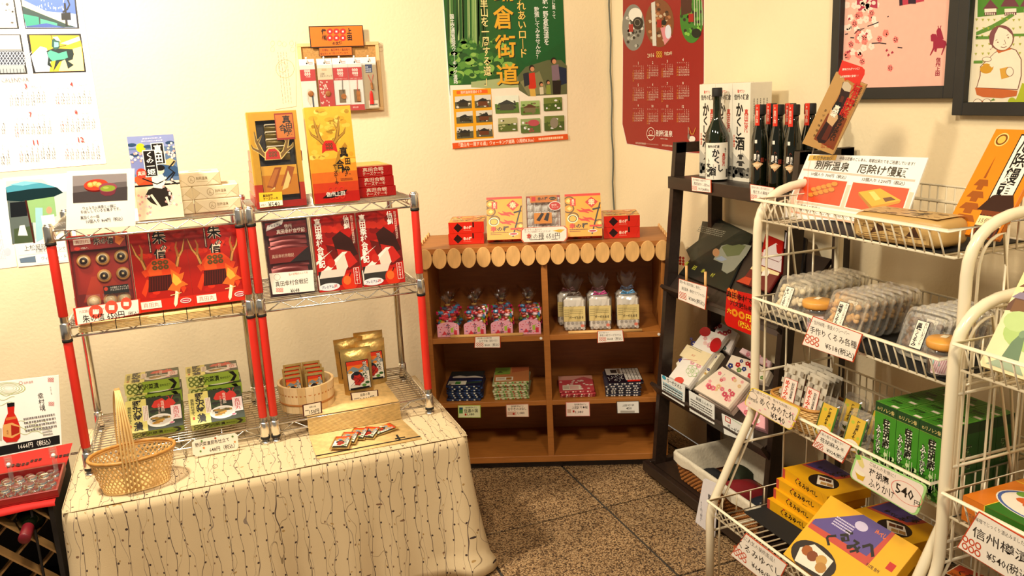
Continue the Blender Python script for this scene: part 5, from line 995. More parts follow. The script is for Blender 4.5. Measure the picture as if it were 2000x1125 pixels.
def sachet_art(a):
    a.rect(0, 0, 1, 1, '#20150f'); a.rect(.03, .02, .97, .98, '#e7e0d2'); a.rect(.03, .66, .97, .98, '#e5852f'); a.rect(.03, .84, .97, .98, '#d9481f'); a.poly([(.03, .66), (.3, .80), (.55, .70), (.8, .82), (.97, .7), (.97, .60), (.03, .58)], '#8b9aa0'); a.poly([(.04, .5), (.3, .62), (.42, .4), (.3, .2), (.04, .1)], '#f3f0ea')
    a.ell(.42, .45, .26, .16, '#3a3a42', 18); a.ell(.48, .33, .26, .14, '#b3261a', 18); a.poly([(.3, .5), (.5, .55), (.72, .35), (.5, .12), (.3, .16)], '#c43422'); a.ell(.42, .55, .14, .07, '#26262c', 14); [a.ell(x, y, .10, .05, c, 10) for x, y, c in ((.78, .5, '#4c7a3a'), (.85, .2, '#3f6a36'), (.7, .12, '#6a9a4a'), (.88, .38, '#efe8dc'), (.2, .3, '#f3efe6'), (.62, .62, '#d9903a'), (.16, .62, '#d8a14a'))]
    for k in range(8): r_ = random.Random(k); a.line([(r_.uniform(.05, .9), r_.uniform(.1, .6)), (r_.uniform(.05, .9), r_.uniform(.1, .6))], .0009, '#241a18')
    a.text('延命の茶', .72, .30, .90, .95, '#fdf8ef', .10, vert=True); a.text('延命の茶', .72, .30, .90, .95, '#2a1a16', .02, vert=True); a.rect(.08, .02, .92, .07, '#20150f')
def pouch(label, x, y, z, w, h, rz, lean, group, name='gold_pouch'):
    t = thing(name, label, 'pouch', pose((x, y, z), rz, -lean), group)
    def body2():
        b = MB()
        def th(u, v): return .021*(1-v)**.5*max(0, math.sin(PI*u))**.5 if v < .86 else .0008
        b.grid(lambda u, v: ((u-.5)*w*(.93+.07*v), .021-th(u, v), v*h), 10, 14); b.grid(lambda u, v: ((.5-u)*w*(.93+.07*v), .021+th(u, v)+.0005, v*h), 10, 14); return b
    p = part('pouch_body', body2, 'gold_foil', t, None, True, 'pouch%.3f' % h)
    part('zip_seal', MB().box(-w*.47, w*.47, .019, .0208, h*.86, h*.868).box(-w*.47, w*.47, .019, .0208, h*.885, h*.892), 'gold_foil', p)
    A_ = Art(w*.74, h*.62); sachet_art(A_)
    pr = A_.done('picture_label', t, 'print_gloss', pose((0, -.0012, h*.12), 0, -6.5)); return t
PZ = Z3+.0048
fp = Zp(704, 775, PZ)
pouch('gold stand-up pouch with the brightest label, standing in front of the others', .428, 2.575, PZ, .098, .148, 0, 5, 'gold pouches on the slat mat')
pouch('gold stand-up pouch with red label half hidden right of the front pouch', .488, 2.645, PZ, .098, .148, 0, 4, 'gold pouches on the slat mat')
pouch('gold stand-up pouch at the back left, only its top edge showing', .430, 2.700, PZ, .100, .148, 4, 4, 'gold pouches on the slat mat')
pouch('gold stand-up pouch at the back right beside the rear post', .502, 2.745, PZ, .100, .148, -3, 4, 'gold pouches on the slat mat')
def sachet(label, m, group, w=.056, h=.078):
    t = thing('gold_sachet', label, 'sachet', m, group)
    part('foil', lambda: MB().grid(lambda u, v: ((u-.5)*w, -.003*math.sin(PI*u)*math.sin(PI*v), v*h), 8, 8).grid(lambda u, v: ((.5-u)*w, .0035*math.sin(PI*u)*math.sin(PI*v)+.0003, v*h), 8, 8), 'gold_foil', t, None, True, 'sfoil')
    art('slabel', t, sachet_art, w*.80, h*.82, name='picture_label', material='print_gloss', mtx=Matrix.Translation((0, -.0034, h*.09))); return t
for k, (dx, dy, rz) in enumerate(((-.040, -.042, 4), (.024, -.046, -3), (-.038, -.014, 2), (.030, -.016, -4), (-.036, .014, 3), (.028, .012, -2), (-.030, .040, 1), (.026, .040, -3))):
    sachet('gold foil sachet in the %s row of the wooden tub, %s' % (('front', 'second', 'third', 'back')[k//2], ('left', 'right')[k % 2]+' side'), pose((tc_.x+dx, tc_.y+dy, Z3+.034+.004*(k//2)), rz, -9), 'gold sachets in the wooden tub')
# slat mat stepping down from the deck to the table
t = thing('bamboo_mat', 'bamboo slat mat stepping from the deck down onto the tablecloth', 'mat', Matrix.Translation((0, 0, 0))); b = MB(); prof = []; MX0, MX1 = .243, .524
y = 2.79
MZ0 = Z3+.0026
while y > UY-.002: prof.append((y, MZ0)); y -= .0040
zz = MZ0-.003
while zz > TZ+.005: prof.append((UY-.007-.20*(MZ0-zz)*.4, zz)); zz -= .0038
y = prof[-1][0]-.003
while y > 2.272: prof.append((y, TZ+.0022)); y -= .0042
for yy, zz in prof:
    sh = 0 if zz > TZ+.01 else (UY-yy)*.10
    b.tube([(MX0-sh*.2+random.uniform(-.0005, .0005), yy, zz), (MX1+sh+random.uniform(-.0005, .0005), yy, zz)], .0019, 5)
part('slats', b, 'bamboo_mat', t, None, True, kind='stuff')
part('cord', MB().box(MX0-.004, MX1+.018, 2.285, 2.2895, TZ+.004, TZ+.0052), 'black_rubber', t)
part('tie_cord', MB().box(.470, .500, 2.3, 2.305, TZ+.004, TZ+.0052).box(.478, .484, 2.29, 2.33, TZ+.004, TZ+.005), 'black_rubber', t, kind='stuff')
for k, (x, y, rz, lb) in enumerate(((.316, 2.318, 32, 'gold picture sachet lying leftmost and nearest on the slat mat fan'), (.342, 2.345, 30, 'gold picture sachet lying second from the left in the fan'), (.374, 2.366, 27, 'gold picture sachet lying third from the left in the fan'), (.404, 2.362, 22, 'gold picture sachet lying fourth from the left in the fan'), (.444, 2.375, -25, 'gold picture sachet lying rightmost in the fan, turned the other way'))):
    sachet(lb, Matrix.Translation((x, y, TZ+.0085+.0012*(4-k))) @ Matrix.Rotation(R(rz-55 if k < 4 else rz-50), 4, 'Z') @ Matrix.Rotation(R(-86), 4, 'X') @ Matrix.Translation((0, 0, -.03)), 'gold sachets fanned on the slat mat')
for nm, pts, s1, s2 in (('tag reading 1,300 円 leaning in front of the gold pouches', [(675, 687), (855, 665), (860, 735), (688, 768)], '延命の茶', '1,300円'), ('tag reading 150 円 in front of the wooden tub', [(365, 765), (490, 740), (495, 815), (372, 842)], '延命の茶', '150円')):
    cx = sum(p[0] for p in pts)/4; x0, x1 = pts[0][0], pts[1][0]; y0 = pts[0][1]; y3 = pts[3][1]; H = y3-y0; tilt = (pts[1][1]-pts[0][1])/(x1-x0)
    def f(a, x0=x0, x1=x1, y0=y0, H=H, s1=s1, s2=s2, W=None):
        W = x1-x0; sl = -.12*W
        a.text(s1, x0+W*.35, y0+H*.12+sl*.5, x0+W*.72, y0+H*.36+sl*.5, '#2a2220', .02); a.text(s2, x0+W*.36, y0+H*.5+sl*.6, x0+W*.88, y0+H*.80+sl*.6, '#1f1a18', .03); a.fine(x0+W*.14, y0+H*.45+sl*.2, x0+W*.34, y0+H*.52+sl*.2, 1, '#6a5a50')
    tag('price_tag', nm, pose((0, 2.50 if '1,300' in nm else UY-.012, 0), 0, -14 if '1,300' in nm else 0) if False else (pose((0, 2.535, Z3), 0, -8) if '1,300' in nm else pose((0, UY-.012, 0))), pts, zF, '#f1e6d0', f, border='#5c1c18', bw=.003)
# ================================================================== ON AND BESIDE THE TABLE, LEFT
# handled bamboo basket with an open diagonal weave
BA = Vector((-.228, 2.338, TZ+.001))
t = thing('bamboo_basket', 'small woven bamboo basket with a tall arched handle on the tablecloth', 'basket', pose(BA, 8)); rx1, ry1, rx0, ry0, bh = .106, .070, .080, .054, .092
def bs(u, v, o=0):
    """u angle turns, v height 0..1; square-ish below, oval above"""
    a = 2*PI*u; c, s_ = math.cos(a), math.sin(a); k = (1-v)*.55; pw = 1-k*.45
    cx = math.copysign(abs(c)**pw, c); sy = math.copysign(abs(s_)**pw, s_); q = v**.75
    return (cx*(rx0+(rx1-rx0)*q+o), sy*(ry0+(ry1-ry0)*q+o), v*bh)
def strips():
    b = MB(); n = 46
    for sgn, o in ((1, .0006), (-1, -.0006)):
        for i in range(n):
            vs = []; st = 9
            for j in range(st+1):
                v = j/st; u = i/n+sgn*v*.115
                for du in (-.0045, .0045): vs.append(bs(u+du, v, o+.0007*(-1)**j))
            b.add(vs, [(2*j, 2*j+1, 2*j+3, 2*j+2) for j in range(st)])
    return b
part('weave', strips(), 'bamboo', t, None, False, kind='stuff')
part('base', MB().grid(lambda u, v: (bs(u, 0)[0]*v, bs(u, 0)[1]*v, .001), 32, 3, closed_u=True), 'bamboo', t)
for v, r_ in ((1.0, .0048), (.94, .0030), (0.02, .0025)): part('rim', MB().tube([bs(i/48, v, .0005) for i in range(48)], r_, 8, True), 'bamboo_rim' if r_ > .004 else 'bamboo', t, None, True)
for k in range(5):
    off = (k-2)*.0085
    pts = []
    for j in range(25):
        s = j/24; an = PI*s; yy = -(ry1+.004)*math.cos(an); zz = bh*.55+.236*math.sin(an)**.72; xo = off*(1-.72*math.sin(an)**2)
        pts.append((xo-.012, yy, zz-.02))
    pts = [(pts[0][0], -(ry0+.012), .012)]+pts+[(pts[-1][0], ry0+.012, .012)]
    part('handle_strip', MB().tube(pts, .0026, 6), 'bamboo', t, None, True)
part('handle_wrap', MB().tube([(-.012-.006+.012*i/6, 0, bh*.55+.236-.02+.001) for i in range(7)], .0048, 8), 'bamboo_rim', t, None, True)
# wine crate rack with its red cloth, tray, glass pebbles and sign
WRT = .360
t = thing('wine_rack', 'dark wooden wine rack with diagonal lattice at the lower left', 'wine rack', Matrix.Translation((0, 0, 0)))
mat('rack_wood', '#a8804e', .6, nscale=20, namt=.2, stretch=(1, 1, .2)); mat('rack_dark', '#1c1612', .7); mat('wine_capsule', '#6d1520', .35); mat('tray_red', '#8c1a1a', .3, coat=.4)
X0w, X1w, Y0w, Y1w = -1.05, -.452, 2.44, 2.80
part('back_board', MB().box(X0w, X1w, Y1w-.012, Y1w, 0, WRT), 'rack_dark', t)
for x in (X0w, X1w-.012): part('side_board', MB().box(x, x+.012, Y0w, Y1w-.012, 0, WRT), 'rack_dark', t)
part('top_board', MB().box(X0w, X1w, Y0w, Y1w, WRT, WRT+.014), 'rack_dark', t); part('bottom_board', MB().box(X0w+.012, X1w-.012, Y0w, Y1w-.012, 0, .012), 'rack_dark', t)
def slat(p, q, y0, y1, th=.005):
    d = Vector((q[0]-p[0], 0, q[1]-p[1])).normalized(); n = Vector((-d.z, 0, d.x))*th/2; A, B = Vector((p[0], 0, p[1])), Vector((q[0], 0, q[1])); vs = []
    for y in (y0, y1): vs += [tuple(A+n+Vector((0, y, 0))), tuple(A-n+Vector((0, y, 0))), tuple(B-n+Vector((0, y, 0))), tuple(B+n+Vector((0, y, 0)))]
    return MB().add(vs, [(0, 1, 2, 3), (7, 6, 5, 4), (0, 4, 5, 1), (1, 5, 6, 2), (2, 6, 7, 3), (3, 7, 4, 0)])
sp = .102
for k in range(-3, 6):
    for sg in (1, -1):
        xc = X1w-.012-sp*k; p0, p1 = [xc, .012], [xc-sg*.348, .360]; lo, hi = X0w+.012, X1w-.012
        def clip(p, q):
            p, q = list(p), list(q)
            for c in (lo, hi):
                for e, f in ((p, q), (q, p)):
                    if (c == lo and e[0] < c and f[0] > c) or (c == hi and e[0] > c and f[0] < c): tt = (c-f[0])/(e[0]-f[0]); e[1] = f[1]+(e[1]-f[1])*tt; e[0] = c
            return p, q
        p, q = clip(p0, p1)
        if min(p[0], q[0]) < lo-1e-6 or max(p[0], q[0]) > hi+1e-6 or abs(p[0]-q[0]) < .02: continue
        yo = Y0w+.01 if sg > 0 else Y0w+.05
        part('lattice_slat', slat(p, q, yo, yo+.036), 'rack_wood', t)
for k in range(5): part('front_bar', MB().box(X1w-.055-k*.11, X1w-.050-k*.11, Y0w-.001, Y0w+.008, .012, WRT), 'rack_dark', t)
def bottle_prof(h, r, neck, sh=.62, lip=True): return [(.0005, .004), (r*.6, 0), (r*.95, .002), (r, .008), (r, h*sh-.02), (r*.97, h*sh), (r*.75, h*(sh+.07)), (r*.48, h*(sh+.14)), (neck, h*(sh+.19)), (neck*.95, h*.97), (neck*1.02, h*.975), (neck*1.02, h), (.0005, h)]
P1 = Vector((-.515, 2.36, .318)); dv = Vector((0, -1, -.02)).normalized(); tt = thing('wine_bottle', 'dark wine bottle with a red capsule lying in the wine rack', 'bottle', Matrix.Translation(P1-dv*.29) @ dv.to_track_quat('Z', 'Y').to_matrix().to_4x4())
part('glass', MB().lathe(bottle_prof(.29, .037, .0135), 28), 'glass_dark', tt, None, True); part('capsule', MB().lathe([(.0148, .225), (.0152, .23), (.0152, .291), (.014, .293), (.0005, .293)], 18), 'wine_capsule', tt, None, True)
# red cloth with crests under the tray
CLZ = WRT+.0145
t = thing('red_cloth', 'red cloth with dark coin crests spread over the wine rack', 'cloth', Matrix.Translation((0, 0, 0)))
cx0, cx1 = -1.05, -.443
def clf(u, v):
    x = cx0+(cx1-cx0)*u; s_ = v*.452; d0 = .43
    if s_ < d0-.0: return (x+(.0), 2.86-s_, CLZ+.003+.0012*math.sin(x*40+s_*25))
    q = s_-d0; return (x, 2.86-d0-.006+.004*math.sin(x*35), CLZ+.003-q*.55)
part('cloth_sheet', MB().grid(clf, 30, 26, '#cc2417'), 'print_matte', t, None, True)
a = Art(); 
for k, (px, py) in enumerate(((70, 898), (45, 906), (118, 890), (140, 886), (152, 884), (25, 908))):
    p = Zp(px, py, CLZ+.006); 
    if p.y < 2.44: p = Yp(px, py, 2.418)
    part('coin_crest', MB().add([(p.x+dx*.011+.0048*math.cos(2*PI*n/10), p.y+dy*.011+.0048*math.sin(2*PI*n/10), CLZ+.0052) if p.y > 2.43 else (p.x+dx*.011+.0048*math.cos(2*PI*n/10), 2.418, p.z+dy*.011+.0048*math.sin(2*PI*n/10)) for dx in (-1, 0, 1) for dy in (-.5, .5) for n in range(10)], [tuple(range(g*10, g*10+10)) for g in range(6)], '#4a120e'), 'print_matte', t, kind='stuff')
TRm = pose((-.686, 2.540, CLZ+.0048), 1.0); TRW, TRD = .50, .195
t = thing('red_tray', 'shallow dark red lacquer tray full of glass pebbles', 'tray', TRm)
part('tray_floor', MB().box(-TRW/2, TRW/2, -TRD/2, TRD/2, 0, .004), 'tray_red', t)
for x0, x1, y0, y1 in ((-TRW/2, TRW/2, -TRD/2, -TRD/2+.006), (-TRW/2, TRW/2, TRD/2-.006, TRD/2), (-TRW/2, -TRW/2+.006, -TRD/2+.006, TRD/2-.006), (TRW/2-.006, TRW/2, -TRD/2+.006, TRD/2-.006)): part('tray_wall', MB().box(x0, x1, y0, y1, .004, .022, b=.001), 'tray_red', t)
gm, nt, bb = nmat('pebble_glass'); bb.inputs['Base Color'].default_value = (.93, .97, .93, 1); bb.inputs['Transmission Weight'].default_value = 1; bb.inputs['Roughness'].default_value = .03; bb.inputs['IOR'].default_value = 1.45
nz_ = nt.nodes.new('ShaderNodeTexNoise'); nz_.inputs['Scale'].default_value = 30; mx_ = nt.nodes.new('ShaderNodeMix'); mx_.data_type = 'RGBA'; mx_.inputs[6].default_value = (.9, .97, .92, 1); mx_.inputs[7].default_value = (.98, 1, .98, 1); nt.links.new(nz_.outputs[0], mx_.inputs[0]); nt.links.new(mx_.outputs[2], bb.inputs['Base Color'])
k = 0
for iy in range(6):
    for ix in range(9):
        x = TRW/2-.024-ix*.0282-(iy % 2)*.010; y = -TRD/2+.020+iy*.0282
        part('glass_pebble', lambda: MB().ball((0, 0, 0), .013, 14, 8, sz=.55), 'pebble_glass', None, TRm @ Matrix.Translation((x+random.uniform(-.0018, .0018), y+random.uniform(-.0018, .0018), .0115)), True, 'pebble', label='clear glass pebble lying in the red tray', category='pebble', group='glass pebbles in the red tray')
for k in range(14):
    ix, iy = k % 7, k//7; part('glass_pebble', None, '', None, TRm @ Matrix.Translation((TRW/2-.044-ix*.031, -TRD/2+.06+iy*.05, .0245)), True, 'pebble', label='clear glass pebble heaped on top of the others in the tray', category='pebble', group='glass pebbles in the red tray')
m = pose((0, 2.60, CLZ+.03), 0, -6)
t = sheet('sign_card', 'sake poster card with a red bottle and swirl lines held in acrylic clips', 'sign', m, [(-150, 285), (0, 245), (266, 214), (280, 530), (0, 585), (-120, 605)], zC, thick=.003)
a = Art(m=m, zm=zC); a.poly([(-120, 560), (0, 538), (270, 486), (272, 526), (0, 580), (-118, 602)], '#231f20'); a.text('1666円（税込）', 78, 506, 234, 548, '#f2ece4', .01)
for k in range(5): a.ring(40, 275, 24+k*13, 8+k*5, .07, '#c3cc96', 26)
for y, p in ((300, 0), (320, 1), (345, 2), (430, 3), (455, 4), (475, 5)): a.line([(-90+12*i+ (0 if y < 400 else 160), y+9*math.sin(i*.8+p)) for i in range(14)], .0013, '#c3cc96')
a.ring(150, 460, 40, 12, .1, '#c3cc96', 20); a.text('幸村魂', 166, 282, 210, 390, '#2a2523', .0, vert=True); a.text('日ノ本一の酒', 222, 246, 240, 324, '#3a3432', .0, vert=True); a.coins(216, 226, 244, 246, '#c8322c', None, 8); a.coins(220, 335, 246, 354, '#c8322c', None, 8); a.text('別所温泉', 106, 240, 152, 254, '#c88a80'); a.ring(94, 250, 9, 8, .2, '#c88a80', 12); a.fine(105, 405, 258, 452, 4, '#8d8886', seed=5); a.fine(190, 455, 240, 485, 3, '#a39e9c')
a.rect(0, 455, 8, 510, '#c9c2b4'); a.poly([(32, 345), (66, 340), (64, 385), (78, 410), (92, 450), (92, 495), (76, 516), (30, 520), (14, 505), (12, 455), (24, 412), (36, 388)], '#cf3324'); a.poly([(32, 342), (66, 338), (66, 356), (34, 360)], '#1d1a1a'); a.poly([(28, 408), (74, 400), (76, 412), (26, 420)], '#d8844a'); a.poly([(14, 440), (55, 430), (92, 446), (92, 478), (55, 500), (14, 492)], '#e3b070'); a.poly([(50, 440), (88, 450), (88, 475), (52, 490)], '#b3321f'); a.text('幸村', 28, 462, 42, 486, '#8a3a1a', .0, vert=True); a.done('print', t, 'print_gloss')
for k, (px, py) in enumerate(((38, 598), (240, 556))):
    u, v = on(m, *zpx(zC, px, py)); p = m @ Vector((u, -.004, v)); zt_ = p.z
    tt = thing('acrylic_clip', ('left', 'right')[k]+' clear acrylic clip foot under the sake poster card', 'clip', Matrix.Translation((p.x, p.y, CLZ+.0092)), 'acrylic clip feet'); H = zt_-CLZ-.009
    part('stem', MB().box(-.006, .006, -.003, .003, 0, H, b=.001), 'clear_tray', tt); part('jaw', MB().box(-.010, .010, -.004, .000, H-.018, H+.016, b=.001).box(-.006, .006, -.008, -.004, H, H+.008), 'clear_tray', tt); part('joint', MB().ball((0, -.005, H-.012), .006, 10, 6), 'white_plastic', tt, None, True)
# ================================================================== ON THE BOOKCASE
BT = .8625
def FB(y, z=0, lean=0): return BK @ pose((0, y, z), 0, -lean)
def bstand(xl, xr, zm, y, z, ptop=None, lean=0):
    f = FB(y); u0 = on(f, *zpx(zm, *xl))[0]; u1 = on(f, *zpx(zm, *xr))[0]; m = BK @ pose(((u0+u1)/2, y, z), 0, -lean)
    return m, u1-u0, (on(m, *zpx(zm, *ptop))[1] if ptop else None)
def seed_face(a):
    a.rect(0, 0, 1, 1, '#e2a62a'); a.rect(0, .945, 1, 1, '#d8381c'); [a.ell(x, y, .16, .11, '#7a5a18', 18) for x, y in ((.10, .66), (.12, .84), (.94, .28), (.22, .46))]; [a.ell(x, y, .12, .08, '#d99c28', 16) for x, y in ((.10, .66), (.12, .84), (.94, .28), (.22, .46))]; [a.poly([(x-.07, y), (x, y+.05), (x+.07, y), (x, y-.05)], '#efcf7a') for x, y in ((.12, .66), (.10, .84), (.94, .30))]
    for x, y in ((.32, .64), (.44, .66), (.34, .44), (.48, .46)): a.line([(x, y), (x+.10, y-.05), (x+.22, y-.05), (x+.34, y-.10)], [.002, .007, .009, .003], '#cf3a1a')
    a.poly([(.56, .80), (.74, .92), (.92, .80), (.74, .66)], '#cc2c1a'); a.text('幸', .65, .72, .83, .87, '#f3dcae', .04); a.rect(.15, .72, .30, .89, '#d8321f'); a.text('真田丸', .18, .735, .27, .875, '#f6e2c0', .03, vert=True)
    a.line([(.98, .78), (.72, .05)], .005, '#241a12'); a.line([(.76, .62), (.98, .66)], .006, '#241a12'); a.ell(.20, .42, .15, .10, '#f0e4c0', 20); a.ell(.20, .42, .12, .08, '#3a2c1a', 18); a.ell(.20, .42, .10, .065, '#e0b24a', 16); a.text('幸の種', .28 if False else .10, .19, .62, .31, '#2a1c12', .05); a.text('幸', .10, .19, .25, .31, '#d8321f', .06); a.rect(.66, .22, 1, .26, '#d8381c'); a.ell(.74, .12, .13, .035, '#f3e6da', 18); a.ell(.74, .12, .11, .025, '#b9404c', 16); a.fine(.10, .15, .60, .18, 1, '#5a3a1a'); a.fine(.10, .11, .40, .14, 1, '#8a5a2a')
def seed_side(a):
    a.rect(0, 0, 1, 1, '#d6341a'); a.poly([(.14, .5), (.26, .92), (.40, .5), (.26, .08)], '#38120c'); a.text('幸の種', .42, .32, .66, .68, '#f4e0cc', .04); a.rect(.68, .5, .72, .98, '#241610'); a.line([(0, 1), (.16, 0)], .0006, '#a8220f'); a.line([(1, 1), (.88, 0)], .0006, '#a8220f'); a.fine(.42, .22, .64, .27, 1, '#eab8a0')
SW, SH, SD = .128, .158, .040
def seedbox_stand(label, pl, pr, ptop, lean=24):
    m, w, h = bstand(pl, pr, zK, .030, BT+SD*math.sin(R(lean))+.001, ptop, lean); w = SW; h = SH
    t = carton('confection_box', label, 'box', m, w, h, SD, '#d6341a', 'yellow and red seed sweet boxes on the bookcase', 'print_gloss', key='seedbox'); art('seedface', t, seed_face, w, h)
    art('seedside', t, seed_side, w, SD, name='side_print', material='print_gloss', mtx=Matrix(((1, 0, 0, 0), (0, 0, -1, SD), (0, 1, 0, 0), (0, 0, 0, 1)))); return m
seedbox_stand('yellow sweet box with red chillies leaning left of the middle display box', (432, 420), (675, 395), (540, 100))
seedbox_stand('yellow sweet box with red chillies leaning right of the middle display box', (938, 405), (1190, 385), (1045, 80))
def seedbox_flat(label, xl, xr, z, y):
    m, _, _ = bstand(xl, xr, zK, y, z+SD); m = m @ Matrix.Rotation(R(-90), 4, 'X')
    t = carton('confection_box', label, 'box', m, SW, SH*.93, SD, '#d6341a', 'red seed sweet boxes lying in piles on the bookcase', 'print_gloss', key='seedflat'); art('seedface2', t, seed_face, SW, SH*.93, material='print_gloss'); art('seedside', t, seed_side, name='side_print', material='print_gloss', mtx=Matrix(((1, 0, 0, 0), (0, 0, -1, SD), (0, 1, 0, 0), (0, 0, 0, 1))))
for k, (wd) in enumerate(('lower', 'upper')):
    seedbox_flat('red seed sweet box lying %s of the pair at the bookcase\'s left end' % wd, (186, 400-75*k), (418, 385-75*k), BT+.0005+(SD+.0006)*k, .06); seedbox_flat('red seed sweet box lying %s of the pair at the bookcase\'s right end' % wd, (1190, 370-80*k), (1422, 358-80*k), BT+.0005+(SD+.0006)*k, .06)
m, w_, h_ = bstand((685, 420), (930, 400), zK, .032, BT+.04*math.sin(R(14))+.001, (800, 66), 14); w_ = .122
t = thing('confection_display_box', 'clear-lidded display box of wrapped chocolates in the middle of the bookcase top', 'box', m)
part('tray', MB().box(-w_/2, w_/2, .034, .04, 0, h_, '#b03a1a').box(-w_/2, w_/2, 0, .034, 0, .004, '#d6341a'), 'print_satin', t)
for r_ in range(6):
    for c in range(4): part('wrapped_sweet', lambda: MB().grid(lambda u, v: ((u-.5)*.030, .006-.006*math.sin(PI*u)*math.sin(PI*v)+.003*math.sin(9*u), (v-.5)*.024+.002*math.sin(12*u)), 6, 5, '#d8d4cc'), 'print_gloss', t, Matrix.Translation(((c-1.5)*.029, .016+.001*(c % 2), .016+r_*.025)), False, 'wsweet')
a = Art(w_, h_); a.off = -.004; a.rect(.12, .83, .90, .985, '#d98a22'); a.rect(.16, .86, .28, .96, '#d8321f'); a.text('幸の種', .34, .87, .64, .95, '#2a1a10', .04); a.ell(.78, .91, .10, .035, '#241a10', 16); a.text('生チョコ', .71, .895, .85, .925, '#e8c24a', .02); a.rect(.22, .36, .74, .60, '#e29a32'); a.poly([(.28, .44), (.44, .60), (.52, .58), (.38, .41)], '#33190e'); a.poly([(.50, .44), (.60, .60), (.68, .58), (.62, .41)], '#33190e'); a.ell(.84, .74, .19, .105, '#f3ebe0', 22); a.ell(.84, .74, .165, .09, '#d83a26', 22); a.text('限定発\nスイーツ', .74, .69, .94, .79, '#f6e6d8', .02); a.done('print', t, 'print_gloss')
part('clear_lid', MB().box(-w_/2, w_/2, .001, .0016, .004, h_+.006).box(-w_/2-.0006, -w_/2, .001, .034, .004, h_), 'clear_film', t)
tag('price_tag', 'red-edged octagonal tag reading 650円 on the bookcase top', FB(-.006), [(652, 300), (668, 282), (935, 268), (955, 285), (955, 345), (938, 368), (668, 376), (652, 355)], zK, '#f6eee2', lambda a: (a.text('幸の種 650円', 692, 318, 905, 350, '#3a3432', .0), a.text('幸', 690, 318, 718, 350, '#d8442c', .03), a.text('食べやすいと喜ばれる\nカリカリ生食感のチョコクランチ', 675, 285, 845, 312, '#8a5a50'), a.fine(712, 352, 800, 360, 1, '#5a5452'), a.fine(850, 350, 890, 358, 1, '#5a5452'), a.poly([(856, 300), (900, 290), (936, 292), (910, 312)], '#e8c25a')), border='#e08468', bw=.003)
# ------------------------------------------------------------------ middle shelf: candy bags and gauze towels
MZ = .5275
CANDY = ('#d83a4c', '#e8b93a', '#7fb83a', '#e86a2c', '#cf2f6a', '#f0d0d8', '#5a9ac8', '#c8281e')
def candy_bag(label, x, y, z, sc=1.0, card=True, seed=0):
    t = thing('candy_bag', label, 'bag', BK @ Matrix.Translation((x, y, z)), 'candy bags on the middle shelf'); rnd = random.Random(seed)
    w, d = .078, .05
    def pile():
        b = MB(); r2 = random.Random(5)
        for k in range(46):
            px, py, pz = r2.uniform(-.030, .030), r2.uniform(-.018, .018), .010+.078*r2.random()**.9
            b.ball((px, py, pz), .0085, 7, 4, r2.choice(CANDY), 1.25, .9, .8)
            b.add([(px+.009, py, pz-.005), (px+.017, py-.003, pz-.008), (px+.017, py+.002, pz+.006), (px+.009, py, pz+.004)], [(0, 1, 2, 3)], r2.choice(CANDY))
        return b
    part('candies', pile, 'print_gloss', t, Matrix.Rotation(rnd.choice((0, PI)), 4, 'Z'), False, 'candypile', kind='stuff')
    def film():
        b = MB(); r2 = random.Random(9); n = 22
        prof = [(1, .0), (1.04, .03), (1.02, .07), (.70, .098), (.24, .112), (.20, .118)]
        vs = []
        for s_, zz in prof:
            for k in range(n): an = 2*PI*k/n; q = s_*(1+.05*math.sin(k*5+zz*90)); vs.append((math.copysign(abs(math.cos(an))**.6, math.cos(an))*w/2*q, math.copysign(abs(math.sin(an))**.6, math.sin(an))*d/2*q, zz))
        b.add(vs, [(i*n+k, i*n+(k+1) % n, (i+1)*n+(k+1) % n, (i+1)*n+k) for i in range(len(prof)-1) for k in range(n)])
        for k in range(34):
            an = r2.uniform(0, 2*PI); L = r2.uniform(.03, .052); sp_ = r2.uniform(.3, .95); dx, dy = math.cos(an)*L*sp_, math.sin(an)*L*sp_*.6; p = Vector((math.cos(an)*.006, math.sin(an)*.004, .117)); q = p+Vector((dx, dy, L*.85)); s2 = Vector((-math.sin(an), math.cos(an), 0))*.007
            b.add([p-s2*.3, p+s2*.3, q+s2, q-s2+Vector((0, 0, .006))], [(0, 1, 2, 3)])
        return b
    part('film_bag', film, 'clear_film', t, None, False, 'candyfilm'); part('tie', lambda: MB().lathe([(.010, .112), (.0105, .115), (.010, .118)], 12, sy=.7, caps=False), 'gold_foil', t, None, True, 'candytie')
    if card:
        def cd(a):
            pts = [(0, 0), (1, 0), (1, .72)]+[(.5+.5*math.cos(R(k*15)), .72+.28*math.sin(R(k*15))) for k in range(1, 12)]+[(0, .72)]; a.poly(pts, '#eeb4c6'); r2 = random.Random(2)
            for k in range(46): x_, y_ = r2.uniform(.05, .95), r2.uniform(.05, .86); a.k = 2; a.ell(x_, y_, .03, .03, r2.choice(['#d8486a', '#6a7ab8', '#a8c04c', '#f4dce4', '#c86a9a', '#d8384a']), 6)
            a.rect(.62, .28, .74, .60, '#b4cc5a'); a.rect(.76, .10, .90, .44, '#d8485c'); a.poly([(.2, .12), (.32, .4), (.45, .15)], '#d84a5c'); a.text('みすゞ飴', .40, .10, .62, .86, '#3a2228', .02, vert=True)
        art('candycard', t, cd, .080, .056, name='label_card', material='print_gloss', mtx=Matrix.Translation((0, -.030, 0)))
    return t
f0 = FB(.03)
for k, (xc, lb) in enumerate(((185, 'leftmost'), (357, 'second from the left'), (531, 'third from the left'), (712, 'rightmost'))):
    u = on(f0, *zpx(zK, xc, 940))[0]; candy_bag('clear candy bag with a pink arched card, %s of the front row' % lb, u, .052, MZ+.0002, seed=k)
    candy_bag('clear candy bag in the back row, behind the %s pink card' % lb, u+(.006, .004, 0, -.006)[k], .120, MZ+.0002, card=False, seed=k+7)
